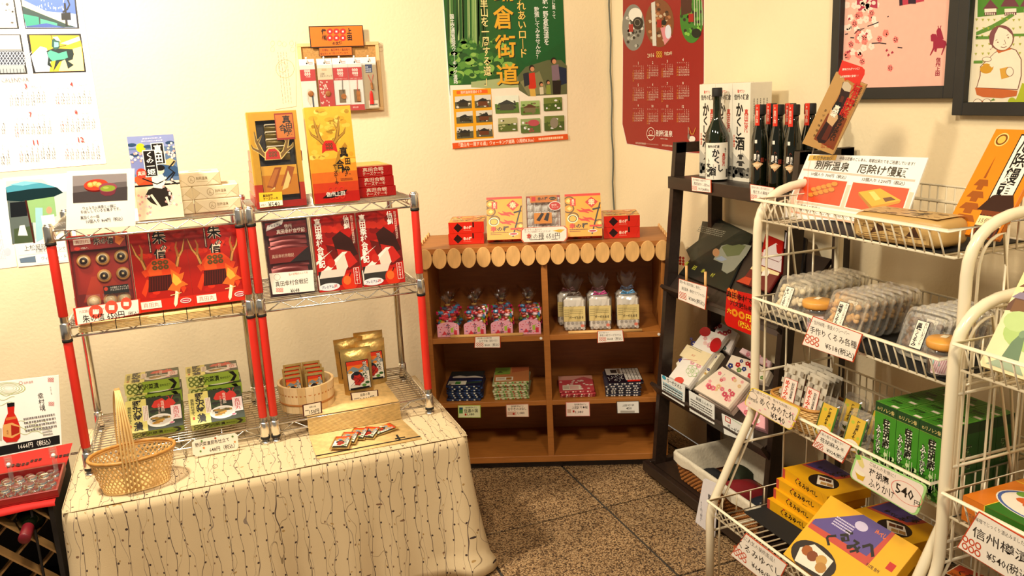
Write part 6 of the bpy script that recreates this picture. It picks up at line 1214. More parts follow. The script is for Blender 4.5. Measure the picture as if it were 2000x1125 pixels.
def towel_bag(label, x, y, ribbon, rz=0, seed=0):
    t = thing('towel_bag', label, 'towel', BK @ pose((x, y, MZ+.0006), rz), 'bagged gauze towels on the middle shelf'); w, h, d = .078, .125, .045
    def body():
        b = MB(); b.box(-w/2, w/2, -d/2, d/2, 0, h, '#d9d2c8', .012); return b
    p = part('towel', body, 'print_matte', t, None, False, 'towelbody')
    def pat(a):
        a.rect(.06, .06, .94, .94, '#ddd6cc'); r2 = random.Random(4)
        for k in range(24): a.k = 2; a.ell(.12+.2*(k % 5)+(.1 if (k//5) % 2 else 0)*.8, .08+.16*(k//5), .075, .048, ('#a9a39c', '#c2bab0', '#b4ada4')[k % 3], 12)
        a.ell(.86, .16, .09, .05, '#e08a74', 10); a.ell(.80, .72, .06, .04, '#e6a890', 10)
    art('towelpat', t, pat, w, h, name='pattern', material='print_matte', mtx=Matrix.Translation((0, -d/2, 0)))
    art('towelband', t, lambda a: (a.rect(0, 0, 1, 1, '#dcc98f'), a.text('ガーゼたおる', .26, .16, .92, .36, '#2f2a22', .05), a.fine(.30, .5, .9, .82, 3, '#a89a6a', seed=3), a.fine(.04, .3, .26, .85, 4, '#b3a576', seed=6)), w*1.01, h*.45, name='paper_band', material='print_matte', mtx=Matrix.Translation((0, -d/2-.001, h*.30)))
    part('ribbon', MB().tube([(-.004, -.016, h+.012), (-.018, -.018, h+.020), (-.024, -.017, h+.010), (-.004, -.017, h+.010)], .0035, 6, col=ribbon).tube([(.004, -.016, h+.012), (.018, -.018, h+.022), (.026, -.017, h+.014), (.004, -.017, h+.010)], .0035, 6, col=ribbon).ball((0, -.017, h+.011), .005, 8, 5, ribbon), 'print_satin', t, None, True)
    def film():
        b = MB(); n = 24; prof = [(1.06, 0), (1.07, .06), (1.06, .12), (.5, .134), (.28, .139), (.45, .150), (.75, .172), (.95, .190)]; vs = []
        for i, (s_, zz) in enumerate(prof):
            for k in range(n):
                an = 2*PI*k/n; q = s_*(1+.07*math.sin(k*4+i*2)); vs.append((math.copysign(abs(math.cos(an))**.6, math.cos(an))*w/2*q, math.copysign(abs(math.sin(an))**.6, math.sin(an))*d/2*q*(1 if i < 3 else .6), zz+(.010*math.sin(k*3) if i == len(prof)-1 else 0)))
        return b.add(vs, [(i*n+k, i*n+(k+1) % n, (i+1)*n+(k+1) % n, (i+1)*n+k) for i in range(len(prof)-1) for k in range(n)])
    part('film_bag', film, 'clear_film', t, None, True, 'towelfilm'); return t
for xc, rb, lb in ((1000, '#6a5a50', 'bagged gauze towel with a dark ribbon, nearest the divider'), (1165, '#c0508a', 'bagged gauze towel with a pink bow, in the middle of the right side'), (1345, '#6aa0c8', 'bagged gauze towel with a pale blue bow, at the right')):
    towel_bag(lb, on(FB(.05), *zpx(zK, xc, 850))[0], .060, rb, random.uniform(-3, 3))
for xc, lb in ((960, 'bagged gauze towel in the back row behind the dark-ribboned one'), (1150, 'bagged gauze towel in the back row behind the pink-bowed one'), (1335, 'bagged gauze towel in the back row behind the blue-bowed one')): towel_bag(lb, on(FB(.13), *zpx(zK, xc, 850))[0], .135, '#7a4a50' if xc != 1335 else '#6a7a98', 2)
def six(a, x0, y0, x1, y1): a.coins(x0, y0, x1, y1, '#d2562e', None, 12)
tag('price_tag', 'red-framed tag reading ¥440 on the shelf edge under the candy bags', FB(-.010), [(355, 985), (520, 980), (522, 1056), (352, 1056)], zK, '#f4eee4', lambda a: (a.text('上田名産の人気菓子類', 364, 988, 464, 998, '#4a4644'), a.text('みすず飴（袋入り）', 382, 1002, 500, 1020, '#3a3634'), six(a, 364, 1022, 412, 1048), a.text('¥440（税込）', 418, 1028, 512, 1046, '#3a3634')), border='#c95a38')
tag('price_tag', 'red-framed tag reading ¥648 on the shelf edge under the gauze towels', FB(-.010), [(1147, 948), (1312, 940), (1320, 1014), (1147, 1025)], zK, '#f4eee4', lambda a: (a.text('信州の贈りもの', 1158, 954, 1220, 964, '#4a4644'), a.text('美松小紋ガーゼタオル', 1162, 964, 1300, 984, '#3a3634'), six(a, 1158, 986, 1204, 1014), a.text('¥648（税込）', 1210, 988, 1308, 1006, '#3a3634')), border='#c95a38')
# ------------------------------------------------------------------ lower shelf: folded hand towels in piles
LZ = .2765
def folded(kind, a):
    if kind == 0: a.rect(0, 0, 1, 1, '#1c2a4c'); a.rect(0, .66, 1, 1, '#27383a'); a.poly([(.1, .62), (.3, .70), (.5, .62), (.75, .66), (1, .56), (1, .5), (.7, .54), (.4, .52), (.1, .54)], '#d8cfc4'); a.poly([(.3, .30), (.6, .20), (1, .32), (1, .2), (.5, .1)], '#3f5a4a'); a.poly([(.5, .3), (1, .36), (1, .30)], '#2f5aa0'); a.rect(.04, .06, .56, .32, '#e9e6d4'); a.rect(.24, .10, .40, .28, '#5a9a50'); a.fine(.06, .16, .22, .28, 3, '#5a5a4a'); a.rect(.06, .08, .14, .14, '#3a2a20')
    if kind == 1: a.rect(0, 0, 1, 1, '#c98a5a'); a.rect(0, .5, .45, 1, '#8aa850'); a.poly([(.05, .62), (.15, .75), (.25, .62)], '#5a6a3a'); a.poly([(.5, .6), (1, .75), (1, 1), (.5, 1)], '#b9704a'); a.rect(.04, .08, .54, .32, '#ece6d0'); a.fine(.08, .14, .3, .28, 3, '#8a5a3a'); a.rect(.34, .12, .5, .28, '#b07a3a')
    if kind == 2:
        a.rect(0, 0, 1, 1, '#cc5a60'); a.rect(0, .72, 1, 1, '#dca89a'); a.poly([(.4, .72), (.75, .92), (1, .72)], '#c86a6c'); r2 = random.Random(3)
        for k in range(26): x, y = r2.uniform(0.05, .95), r2.uniform(.05, .70); [a.ell(x+.025*math.cos(2*PI*j/5), y+.025*math.sin(2*PI*j/5), .02, .02, '#f1d8cc', 6) for j in range(5)]; a.k -= 4
        a.rect(.10, .04, .62, .36, '#efe4d0'); a.rect(.30, .08, .56, .30, '#e8c0b4'); a.fine(.12, .12, .28, .3, 3, '#a06a5a')
    if kind == 3:
        a.rect(0, 0, 1, 1, '#1c1a2a'); r2 = random.Random(8)
        for k in range(60): x, y = r2.uniform(.05, .5), r2.uniform(.05, .95); a.line([(x, y), (x+r2.uniform(-.06, .06), y+r2.uniform(.02, .06))], .0022, '#d9d4ce')
        for k in range(9):
            for j in range(5): a.k = 64; a.rect(.52+j*.095, .14+k*.09, .52+j*.095+.08, .14+k*.09+.072, '#d9d2c8')
        a.rect(.02, .55, .50, .98, '#cfc8c0'); a.rect(.16, .66, .34, .88, '#3a3836'); a.rect(.36, .6, .44, .94, '#8a7a6a'); a.rect(.55, .03, .92, .14, '#d83a2c')
for kind, xl, xr, yy, n, nm in ((0, 210, 480, 545, 7, 'navy mountain'), (1, 548, 838, 540, 8, 'green and orange hill'), (2, 1045, 1345, 515, 3, 'pink blossom'), (3, 1400, 1700, 522, 6, 'black and white cut-paper')):
    f = FB(.02); u0, u1 = on(f, *zpx(zL, xl, yy))[0], on(f, *zpx(zL, xr, yy))[0]; w_ = min(.13, u1-u0); d_ = .165; hh2 = .0085
    for k in range(n):
        lb = 'folded hand towel in film, %s of the %s pile' % ('topmost' if k == n-1 else 'lowest' if k == 0 else ('second', 'third', 'fourth', 'fifth', 'sixth', 'seventh')[k-1]+' from the bottom', nm)
        t = thing('hand_towel', lb, 'towel', BK @ pose(((u0+u1)/2+random.uniform(-.005, .005), .022+random.uniform(-.004, .004)+d_/2, LZ+.0003+k*(hh2+.0002)), random.uniform(-3, 3)), nm+' hand towels on the lower shelf')
        part('folded_cloth', lambda: MB().box(-w_/2, w_/2, -d_/2, d_/2, 0, hh2, ('#2a3a58', '#b9bc94', '#b8464e', '#4a4854')[kind], .002), 'print_gloss', t, key='fold%d' % kind)
        art('foldedge%d' % kind, t, lambda a: [a.rect(.02+.07*j, .2, .02+.07*j+.045, .75, (('#1c2a4c', '#3f5a8a', '#dfe0d8'), ('#d9d2b8', '#6a9a4a', '#b05a3a'), ('#d88a84', '#a83a44', '#efd8cc'), ('#d9d4ce', '#1c1a2a', '#d9d4ce'))[kind][(j*7) % 3]) for j in range(14)], w_, hh2, name='folded_edge', material='print_gloss', mtx=Matrix.Translation((0, -d_/2, 0)))
        if k == n-1: art('foldtop%d' % kind, t, lambda a: folded(kind, a), w_, d_, name='print', material='print_gloss', mtx=pose((0, -d_/2, hh2), 0, -90))
for nm, pts, bc, fc, L in (('green-framed tag reading 1,080 under the navy towel pile', [(288, 590), (460, 588), (462, 682), (290, 682)], '#b4cc5a', '#e6e8c0', (('信州絵手ぬぐい', (345, 598, 432, 612)), ('信濃の国', (334, 616, 440, 642)), ('1,080', (358, 648, 414, 668)))), ('pale tag reading 1,080 under the green and orange towel pile', [(652, 584), (824, 578), (828, 676), (656, 676)], '#c98a78', '#f2e2d0', (('信州絵手ぬぐい', (690, 588, 786, 602)), ('おやきのはなし', (668, 606, 808, 626)), ('1,080', (740, 638, 794, 658)))),
                           ('pink-framed tag reading 1,080 under the pink towel pile', [(1106, 566), (1286, 562), (1290, 670), (1108, 672)], '#e89a94', '#f6e6dc', (('信州絵手ぬぐい', (1170, 574, 1262, 588)), ('上田城千本桜', (1152, 594, 1272, 614)), ('1,080', (1180, 630, 1240, 650)))), ('dark-backed tag reading 450 under the black and white towel pile', [(1490, 560), (1662, 555), (1665, 648), (1494, 650)], '#3a3634', '#efece6', (('上田城切り絵', (1534, 580, 1624, 596)), ('450', (1564, 602, 1606, 620))))):
    def f(a, L=L, pts=pts, bc=bc):
        for s_, b_ in L: a.text(s_, *b_, '#2f2a28', .02)
        x0, y0 = pts[0]
        if 'b4' in bc: a.rect(x0+10, y0+14, x0+38, y0+60, '#5a9a50'); a.rect(x0+12, y0+16, x0+36, y0+30, '#3a5a8a')
        elif '3a36' not in bc: a.rect(x0+12, y0+52, x0+ (80 if 'c9' in bc else 40), y0+80, '#d8b8a4')
        a.rect(pts[0][0]+52, y0+60, pts[0][0]+66, y0+76, '#b8362c') if '3a36' not in bc else a.rect(x0+30, y0+68, x0+138, y0+84, '#b9b4ac')
    tag('price_tag', nm, FB(-.006), pts, zL, fc, f, border=bc, bw=.002)
# ================================================================== ON THE DARK STAND
def FS(x, rx=0): return pose((x, 0, 0), -90, rx)
TSZ = 1.0866
def bend(a, r):
    a.b.v = [((r-y)*math.sin(x/r), -(r-y)*math.cos(x/r), z) for x, y, z in a.b.v]; return a
def curved(parent, name, r, w, h, z0, ang, base, fn, material='print_matte', key=None):
    """label wrapped on a bottle of radius r, centred on direction ang"""
    m = Matrix.Rotation(R(ang), 4, 'Z') @ Matrix.Translation((0, 0, z0))
    if key in CACHE: return link(name, CACHE[key], parent, m)
    a = Art(w, h); a.off = .0007; n = 14
    for i in range(n): a.poly([(i/n, 0), ((i+1)/n, 0), ((i+1)/n, 1), (i/n, 1)], base, same=True)
    a.k = 4; a.off = .0011; fn(a); bend(a, r); return a.done(name, parent, material, m, key=key)
# three sake cartons
def pagoda(a, x, y, w, h, col):
    for k in range(3): ww = w*(1-.2*k); yy = y+h*.26*k; a.poly([(x-ww/2, yy+h*.10), (x-ww*.32, yy+h*.20), (x+ww*.32, yy+h*.20), (x+ww/2, yy+h*.10), (x+ww*.25, yy+h*.12), (x-ww*.25, yy+h*.12)], col); a.rect(x-ww*.22, yy, x+ww*.22, yy+h*.12, col)
    a.rect(x-w*.02, y+h*.72, x+w*.02, y+h, col)
def sake_face(a):
    a.rect(0, 0, 1, 1, '#ebe5d6'); a.poly([(0, .30), (.3, .24), (.6, .30), (1, .22), (1, .12), (0, .12)], '#c9c4b8'); a.rect(0, .04, 1, .13, '#8d8a82'); r2 = random.Random(1)
    for k in range(16): a.k = 4; a.ell(r2.uniform(.05, .95), r2.uniform(.05, .14), .10, .025, r2.choice(['#6a6862', '#55534e', '#97948c']), 8)
    a.k = 6; pagoda(a, .5, .09, .62, .26, '#3f3d3a'); a.text('か', .22, .66, .62, .80, '#14110f', .06); a.text('く', .26, .56, .52, .66, '#14110f', .06); a.text('し', .26, .46, .54, .56, '#14110f', .06); a.text('酒', .18, .32, .72, .46, '#14110f', .05); a.text('信州の鎌倉', .10, .83, .92, .89, '#2a2622', .03); a.text('亀サワン', .28, .90, .68, .935, '#d8442c', .02); a.text('真田伝承', .68, .50, .90, .74, '#cf3a24', .04, vert=True); a.text('日本酒', .06, .34, .18, .48, '#cf5a3c', .02, vert=True)
BXW = .0905; BXH = .300
for k, (y, lb) in enumerate(((2.195, 'white sake carton with brush lettering, nearest the dark bottles'), (2.2865, 'white sake carton half hidden behind the green sake bottle'), (2.378, 'white sake carton at the far left end of the stand'))):
    t = carton('sake_carton', lb, 'carton', pose((1.612, y+BXW/2, TSZ), -90), BXW, BXH, .078, '#e6dfcd', 'sake cartons on the dark stand', 'print_satin', .001, key='sakebox'); art('sakeface', t, sake_face, BXW, BXH)
    art('sakeside', t, lambda a: (a.fine(.12, .52, .88, .84, 5, '#7a766c', vert=True, fill=.22),), .078, BXH, name='side_print', mtx=Matrix.Translation((BXW/2, .039, 0)) @ Matrix.Rotation(PI/2, 4, 'Z')); part('flap_edge', lambda: MB().box(-BXW*.49, BXW*.49, .01, .011, BXH, BXH+.002, '#cfc6b0'), 'print_satin', t, key='flap')
# green sake bottle
BO = Vector((1.585-.012, 2.312, TSZ)); angc = math.degrees(math.atan2(-BO.y, -BO.x))+90
t = thing('sake_bottle', 'green glass sake bottle with a white brush-lettered label', 'bottle', Matrix.Translation(BO))
part('glass', MB().lathe(bottle_prof(.283, .0355, .0125, .52), 32), 'glass_green', t, None, True); part('cap', MB().lathe([(.0155, .262), (.016, .264), (.016, .286), (.0145, .2885), (.0005, .2885)], 20), 'black_rubber', t, None, True)
def sl(a):
    a.poly([(0, .42), (.2, .55), (.4, .42), (.4, .02), (0, .02)], '#b9b5aa'); pagoda(a, .18, .08, .32, .5, '#55524c'); a.text('か', .34, .62, .60, .84, '#14110f', .06); a.text('く', .42, .44, .60, .64, '#14110f', .06); a.text('し', .56, .16, .74, .46, '#14110f', .06); a.text('酒', .20, .08, .48, .40, '#14110f', .05); a.text('信州の鎌倉', .16, .86, .60, .95, '#2a2622', .03); a.text('真田伝承', .70, .36, .82, .72, '#cf3a24', .04, vert=True); a.text('亀サワン', .80, .56, .88, .86, '#4a4642', .0, vert=True); a.fine(.84, .06, .96, .28, 1, '#2a2622', vert=True, fill=.9)
curved(t, 'label', .0355, .085, .115, .006, angc, '#ece6d8', sl)
# dark seasoning bottles
def dark_bottle(label, x, y):
    t = thing('seasoning_bottle', label, 'bottle', Matrix.Translation((x, y, TSZ)), 'dark seasoning bottles with red seals')
    part('glass', lambda: MB().lathe([(.0005, .003), (.018, 0), (.024, .003), (.0245, .008), (.0245, .125), (.023, .142), (.0165, .172), (.0135, .190), (.0135, .212), (.0005, .213)], 26), 'glass_dark', t, None, True, 'dkb'); part('cap', lambda: MB().lathe([(.0155, .208), (.0163, .210), (.0163, .234), (.015, .237), (.0005, .237)], 20), 'black_rubber', t, None, True, 'dkc')
    an = math.degrees(math.atan2(-y, -x))+90
    part('red_seal', lambda: MB().grid(lambda u, v: ((.0169 if v > .4 else .0169)*math.sin((u-.5)*.9), -(.0169)*math.cos((u-.5)*.9), .178+.060*v), 6, 4, '#d8442c').grid(lambda u, v: (.0168*math.sin((u-.5)*.9)*(1-v), -.0168*math.cos((u-.5)*.9)*(1-v), .2382), 6, 2, '#d8442c'), 'print_gloss', t, Matrix.Rotation(R(an-32), 4, 'Z'), True, 'dks')
    if 'sealtxt' not in CACHE:
        a = Art(.012, .05); a.off = .0008; a.text('信州上田', .2, .04, .8, .75, '#f6dcc8', .02, vert=True); a.ell(.5, .88, .14, .035, '#f6dcc8', 10); bend(a, .0169); a.done('seal_print', t, 'print_gloss', Matrix.Rotation(R(an-32), 4, 'Z') @ Matrix.Translation((0, 0, .184)), key='sealtxt')
    else: link('seal_print', CACHE['sealtxt'], t, Matrix.Rotation(R(an-32), 4, 'Z') @ Matrix.Translation((0, 0, .184)))
    def dl(a):
        a.poly([(0, .5), (.5, 1), (1, .5), (.5, 0)], '#8a4a38'); a.poly([(.04, .5), (.5, .96), (.96, .5), (.5, .04)], '#1d1512'); a.poly([(.2, .32), (.5, .45), (.8, .32), (.5, .04)], '#d8b48a'); [a.ell(.36+.09*(j % 4), .30-.07*(j//4), .07, .05, '#ecd4b0', 8) for j in range(7)]; a.text('真田味', .30, .48, .46, .82, '#f6efe6', .08, vert=True); a.text('鬼だれ', .50, .46, .62, .80, '#f6efe6', .04, vert=True); a.fine(.66, .4, .84, .62, 2, '#c85a44', vert=True)
    if 'dlabel' not in CACHE:
        a = Art(.052, .058); a.off = .0009; dl(a); bend(a, .0245)
        # lift flat facets onto the glass
        a.b.v = [(x*1.03, y*1.03, z) for x, y, z in a.b.v]; a.done('diamond_label', t, 'print_gloss', Matrix.Rotation(R(an-14), 4, 'Z') @ Matrix.Translation((0, 0, .050)), key='dlabel')
    else: link('diamond_label', CACHE['dlabel'], t, Matrix.Rotation(R(an-14), 4, 'Z') @ Matrix.Translation((0, 0, .050)))
    part('white_sticker', lambda: MB().grid(lambda u, v: (.0249*math.sin((u-.5)*.28), -.0249*math.cos((u-.5)*.28), .128+.010*v), 3, 1, '#efe8dc'), 'print_gloss', t, Matrix.Rotation(R(an-26), 4, 'Z'), False, 'dkw')
for x, y, lb in ((1.572, 2.093, 'dark seasoning bottle, front row, nearest the sake cartons'), (1.572, 2.012, 'dark seasoning bottle, middle of the front row'), (1.572, 1.946, 'dark seasoning bottle, front row, beside the stand\'s near post'), (1.632, 2.121, 'dark seasoning bottle in the second row beside the cartons'), (1.632, 2.035, 'dark seasoning bottle, middle of the second row'), (1.632, 1.952, 'dark seasoning bottle, second row, beside the near post')): dark_bottle(lb, x, y)
# tilted bottle-shaped promotion card on a rod
pc = Vector((1.47, 1.68, 1.32)); m = pose(pc, -52)
t = thing('promotion_card', 'tilted brown folded card with a bottle picture and red speech bubble', 'sign', m)
q = [on(m, *zpx(zM, *p)) for p in ((1000, 600), (1222, 682), (1470, 170), (1250, 75))]; n = 4; vs = [(x, 0, z) for x, z in q]+[(x, .022, z) for x, z in q]
part('card_body', MB().add(vs, [(0, 1, 2, 3), (7, 6, 5, 4), (0, 4, 5, 1), (1, 5, 6, 2), (2, 6, 7, 3), (3, 7, 4, 0)], '#c09a62'), 'print_satin', t)
a = Art(m=m, zm=zM); a.poly([(1085, 568), (1330, 130), (1465, 175), (1228, 650)], '#b98a50'); a.poly([(1085, 568), (1190, 380), (1330, 420), (1228, 650)], '#8a4a24'); a.poly([(1105, 560), (1200, 400), (1275, 240), (1300, 150), (1335, 148), (1362, 180), (1345, 250), (1300, 380), (1200, 560), (1165, 600), (1120, 595)], '#3c1d12'); a.poly([(1140, 570), (1230, 400), (1290, 250), (1310, 260), (1250, 420), (1180, 580)], '#6a3018'); a.poly([(1290, 190), (1305, 150), (1335, 148), (1362, 180), (1350, 225), (1310, 215)], '#c9b9a0'); a.poly([(1180, 440), (1215, 340), (1260, 370), (1262, 420), (1220, 478)], '#cfae84'); a.poly([(1215, 350), (1250, 290), (1292, 300), (1270, 400)], '#1d1310')
def slant(s_, p0, p1, w, col, bold):
    """lettering running along the slanted card, one sign after another"""
    for i, ch in enumerate(s_):
        f = (i+.5)/len(s_); c = Vector(a.P(p0[0]+(p1[0]-p0[0])*f, p0[1]+(p1[1]-p0[1])*f)); vsg, fs, a0, a1, b0, b1 = glyphs(ch, bold, False)
        if not fs: continue
        up = (Vector(a.P(*p0))-Vector(a.P(*p1))).normalized(); rt = Vector((up.y, -up.x)); k_ = w/max(a1-a0, b1-b0); a.b.add([(c.x+rt.x*(vx-(a0+a1)/2)*k_+up.x*(vy-(b0+b1)/2)*k_, -.0012, c.y+rt.y*(vx-(a0+a1)/2)*k_+up.y*(vy-(b0+b1)/2)*k_) for vx, vy in vsg], fs, col)
slant('信州上田の味', (1412, 170), (1300, 400), .020, '#c8301f', .06); slant('をひろげる味わい', (1305, 385), (1215, 580), .012, '#3a2a1e', .03); slant('まるごとの味', (1435, 190), (1370, 330), .008, '#3a2a1e', .01); slant('真田味', (1262, 330), (1225, 400), .014, '#f3ead8', .06); slant('あづま味噌製', (1180, 340), (1085, 560), .006, '#4a3a2a', 0)
a.k = 30; a.poly([(1292, 0), (1290, -10), (1440, 40), (1460, 62), (1458, 95), (1420, 168), (1400, 172), (1330, 130), (1312, 142), (1310, 122), (1268, 92), (1266, 75)], '#d63a24'); a.k = 70
a.text('真味だれがついに！', 1296, 30, 1420, 80, '#f6e2d4', .02); a.text('上松屋旅館に登場！！', 1280, 80, 1410, 136, '#f6e2d4', .02); a.text('200ml\n¥700（税込）', 1140, 585, 1215, 650, '#b3361f', .01); a.done('print', t, 'print_satin')
p0 = on(m, *zpx(zM, 1080, 640)); part('rod', MB().tube([(p0[0]+.02, .012, p0[1]+.10), (p0[0]-.012, .012, p0[1]-.05), (p0[0]-.012, .012, 1.055-pc.z)], .0016, 6), 'clear_tray', t)
def sixtag(label, fr, pts, zm, l1, l2, l3): tag('price_tag', label, fr, pts, zm, '#f4eee4', lambda a: (a.text(l1, .07, .76, .80, .90, '#5a5654'), a.text(l2, .14, .46, .92, .68, '#3f3b39', .01), six(a, .06, .40, .31, .10), a.text(l3, .38, .12, .92, .34, '#3f3b39', .01)), border='#d0562e', frac=True)
FL_ = FS(sfx(1.07)-.016)
sixtag('red-framed tag reading ¥1,728 on the stand\'s lip under the sake bottle', FL_, [(188, 845), (332, 868), (333, 962), (192, 948)], zM, '信州鎌倉の地酒です', '真田伝説かくし酒720ml', '¥1,728(税込)')
sixtag('red-framed tag on the stand\'s lip under the dark bottles', FL_, [(618, 898), (795, 925), (797, 1038), (622, 1018)], zM, '信州から続く上田の伝統だれ！', '鬼だちの美味だれ', '¥648(税込)')
# upper tray: clear file, packages, tags
TF = {}
for k_, (m_, Ln) in TRAY.items(): TF[k_] = m_ @ Matrix(((1, 0, 0, 0), (0, 0, 1, 0), (0, -1, 0, 0), (0, 0, 0, 1)))
def trayfr(k_, h): return TF[k_] @ Matrix.Translation((0, -h, 0))
def tray_item(name, label, cat, k_, h, pts, zm, thick, col, group=None, material='print_satin'):
    m = trayfr(k_, h+thick); t = thing(name, label, cat, m, group); q = [(min(.594, max(.003, x)), max(.003, z)) for x, z in [on(m, *zpx(zm, *p)) for p in pts]]; a_ = sum(q[i-1][0]*q[i][1]-q[i][0]*q[i-1][1] for i in range(len(q)))
    if a_ < 0: q = q[::-1]
    n = len(q); cx = sum(p[0] for p in q)/n; cz = sum(p[1] for p in q)/n; vs = [(x, 0, z) for x, z in q]; e = .0
    vs = [(cx+(x-cx)*.97, 0, cz+(z-cz)*.97) for x, z in q]+[(x, thick*.35, z) for x, z in q]+[(x, thick, z) for x, z in q]
    part('body', MB().add(vs, [tuple(range(n)), tuple(range(3*n-1, 2*n-1, -1))]+[(i+j*n, i+n+j*n, (i+1) % n+n+j*n, (i+1) % n+j*n) for i in range(n) for j in (0, 1)], col), material, t); a = Art(m=m, zm=zm); a.poly([(cx+(x-cx)*.96, cz+(z-cz)*.96) for x, z in q], col, raw=True); return t, a
t, a = tray_item('clear_file', 'dark glossy clear file with a portrait lying on the upper sloping tray', 'folder', 'upper', .0005, [(405, 72), (795, 218), (600, 648), (245, 505)], zN, .006, '#1d1e18', None, 'print_gloss')
a.poly([(300, 330), (560, 130), (700, 190), (340, 420)], '#3d3a30'); a.poly([(420, 120), (580, 140), (540, 190), (390, 260)], '#4d463a'); a.poly([(500, 400), (560, 300), (600, 290), (640, 310), (730, 290), (780, 300), (740, 370), (650, 480), (600, 505), (560, 480), (570, 430)], '#8e8f82'); a.poly([(560, 310), (600, 290), (640, 300), (690, 290), (740, 300), (690, 370), (600, 380)], '#6d7352'); a.ell(520, 350, 26, 30, '#a8805e', 16); a.poly([(515, 395), (560, 375), (600, 400), (560, 415)], '#8f98a8')
for ch, x, y in (('真', 305, 430), ('田', 362, 462), ('幸', 425, 485), ('村', 495, 515)): a.text(ch, x-24, y-24, x+24, y+24, '#b9b84a', .01)
[a.ell(258+(k % 2)*22, 432-(k//2)*22+(k % 2)*4, 10, 11, '#a8281f', 10) for k in range(6)]; a.fine(410, 150, 560, 240, 4, '#8d8878'); a.done('print', t, 'print_gloss')
def pk(label, pts, col, fn, h=.0005, th=.010, k_='upper', zm=zN, nm='souvenir_pack', cat='package', group='souvenir packs on the upper tray'):
    t, a = tray_item(nm, label, cat, k_, h, pts, zm, th, col, group, 'print_gloss'); fn(a); a.done('print', t, 'print_gloss'); return t
pk('red and white pack with a bull print behind the rack post on the upper tray', [(880, 210), (1015, 265), (995, 500), (830, 440)], '#a8241c', lambda a: (a.poly([(870, 330), (960, 280), (1005, 330), (995, 495), (850, 440)], '#d9cfd0'), a.poly([(960, 290), (1008, 300), (1000, 380), (965, 350)], '#b02a22'), a.line([(900, 390), (980, 420), (1000, 400)], .002, '#7a2a26'), a.text('信州', 842, 340, 866, 400, '#f0d8cc', .03, vert=True)))
pk('cream and dark red pack with white horseman lying lower on the upper tray', [(800, 425), (990, 500), (950, 560), (900, 640), (660, 560), (730, 520)], '#7a1d18', lambda a: (a.poly([(800, 428), (985, 500), (975, 520), (770, 470)], '#e6d6a8'), a.poly([(735, 525), (780, 540), (760, 590), (670, 560)], '#c24a26'), a.poly([(860, 490), (890, 470), (915, 490), (900, 520), (850, 520)], '#efe6da')), .011, .008)
tag('price_sign', 'red sign with yellow lettering reading 六〇〇円 on the upper tray', FS(sfx(.70)-.030, 0), [(600, 615), (800, 660), (775, 955), (600, 885), (582, 850)], zN, '#d3231a', lambda a: (a.coins(.10, .98, .46, .66, '#e8843a', '#d3231a'), a.text('真田幸村で', .06, .74, .96, .90, '#1c100c', .03), a.text('六文銭価格', .20, .56, .96, .70, '#1c100c', .02), a.ell(.36, .40, .11, .095, '#e8a02c'), a.rect(.32, .365, .40, .435, '#d3231a'), a.ell(.60, .40, .11, .095, '#e8a02c'), a.rect(.56, .365, .64, .435, '#d3231a'), a.text('六', .08, .33, .25, .47, '#f2d23a', .04), a.text('円', .74, .31, .92, .48, '#f2d23a', .05), a.text('（税込）', .45, .10, .97, .26, '#f2d23a', .03)), cat='sign', group=None, frac=True)
sixtag('red-framed tag reading ¥380 hanging on the upper tray lip', FS(sfx(.70)-.026), [(247, 540), (455, 600), (440, 770), (240, 690)], zN, '真田一族の家紋を胸に、後世に。', '真田昌幸・幸村クリアファイル', '¥380(税込)')
tt = thing('wooden_rest', 'pale wooden rest with two upright pegs on the upper tray lip', 'rest', FS(sfx(.70)-.010)); f_ = FS(sfx(.70)-.010)
pts_ = [on(f_, *zpx(zN, x, y)) for x, y in ((303, 550), (442, 592), (303, 445), (442, 490))]; bz_ = .7225
part('bar', MB().box(pts_[0][0]-.012, pts_[1][0]+.012, -.004, .004, bz_, bz_+.006), 'dowel_wood', tt)
for i in (0, 1): part('peg', MB().tube([(pts_[i][0], 0, bz_+.006), (pts_[i][0], 0, pts_[i+2][1])], .0045, 10), 'dowel_wood', tt, None, True)
pk('black T-shirt pack folded at the near end of the upper tray', [(1020, 180), (1180, 240), (1150, 560), (1010, 500)], '#15141a', lambda a: (a.poly([(1030, 200), (1090, 225), (1060, 330), (1020, 320)], '#c9c4cc'), a.poly([(1100, 300), (1150, 320), (1130, 420), (1080, 400)], '#e0dadf')), nm='shirt_pack')
# lower tray: patterned towels
def flora(a, poly, n, cols, seed, size):
    r2 = random.Random(seed); xs = [p[0] for p in poly]; ys = [p[1] for p in poly]
    def inside(x, y): return all((poly[i][0]-poly[i-1][0])*(y-poly[i-1][1])-(poly[i][1]-poly[i-1][1])*(x-poly[i-1][0]) > 0 for i in range(len(poly))) or all((poly[i][0]-poly[i-1][0])*(y-poly[i-1][1])-(poly[i][1]-poly[i-1][1])*(x-poly[i-1][0]) < 0 for i in range(len(poly)))
    c = (sum(xs)/len(xs), sum(ys)/len(ys)); k = 0; g = 0
    while k < n and g < 900:
        g += 1; x, y = r2.uniform(min(xs), max(xs)), r2.uniform(min(ys), max(ys)); xx, yy = c[0]+(x-c[0])*1.25, c[1]+(y-c[1])*1.25
        if not inside(xx, yy): continue
        s_ = size*r2.uniform(.6, 1.2); col = r2.choice(cols); k += 1
        for j in range(5): an = 2*PI*j/5+x; a.ell(x+s_*.55*math.cos(an), y+s_*.55*math.sin(an), s_*.5, s_*.5, col, 8); a.k -= 1
        a.k += 1; a.ell(x, y, s_*.25, s_*.25, '#f3e3c0', 6)
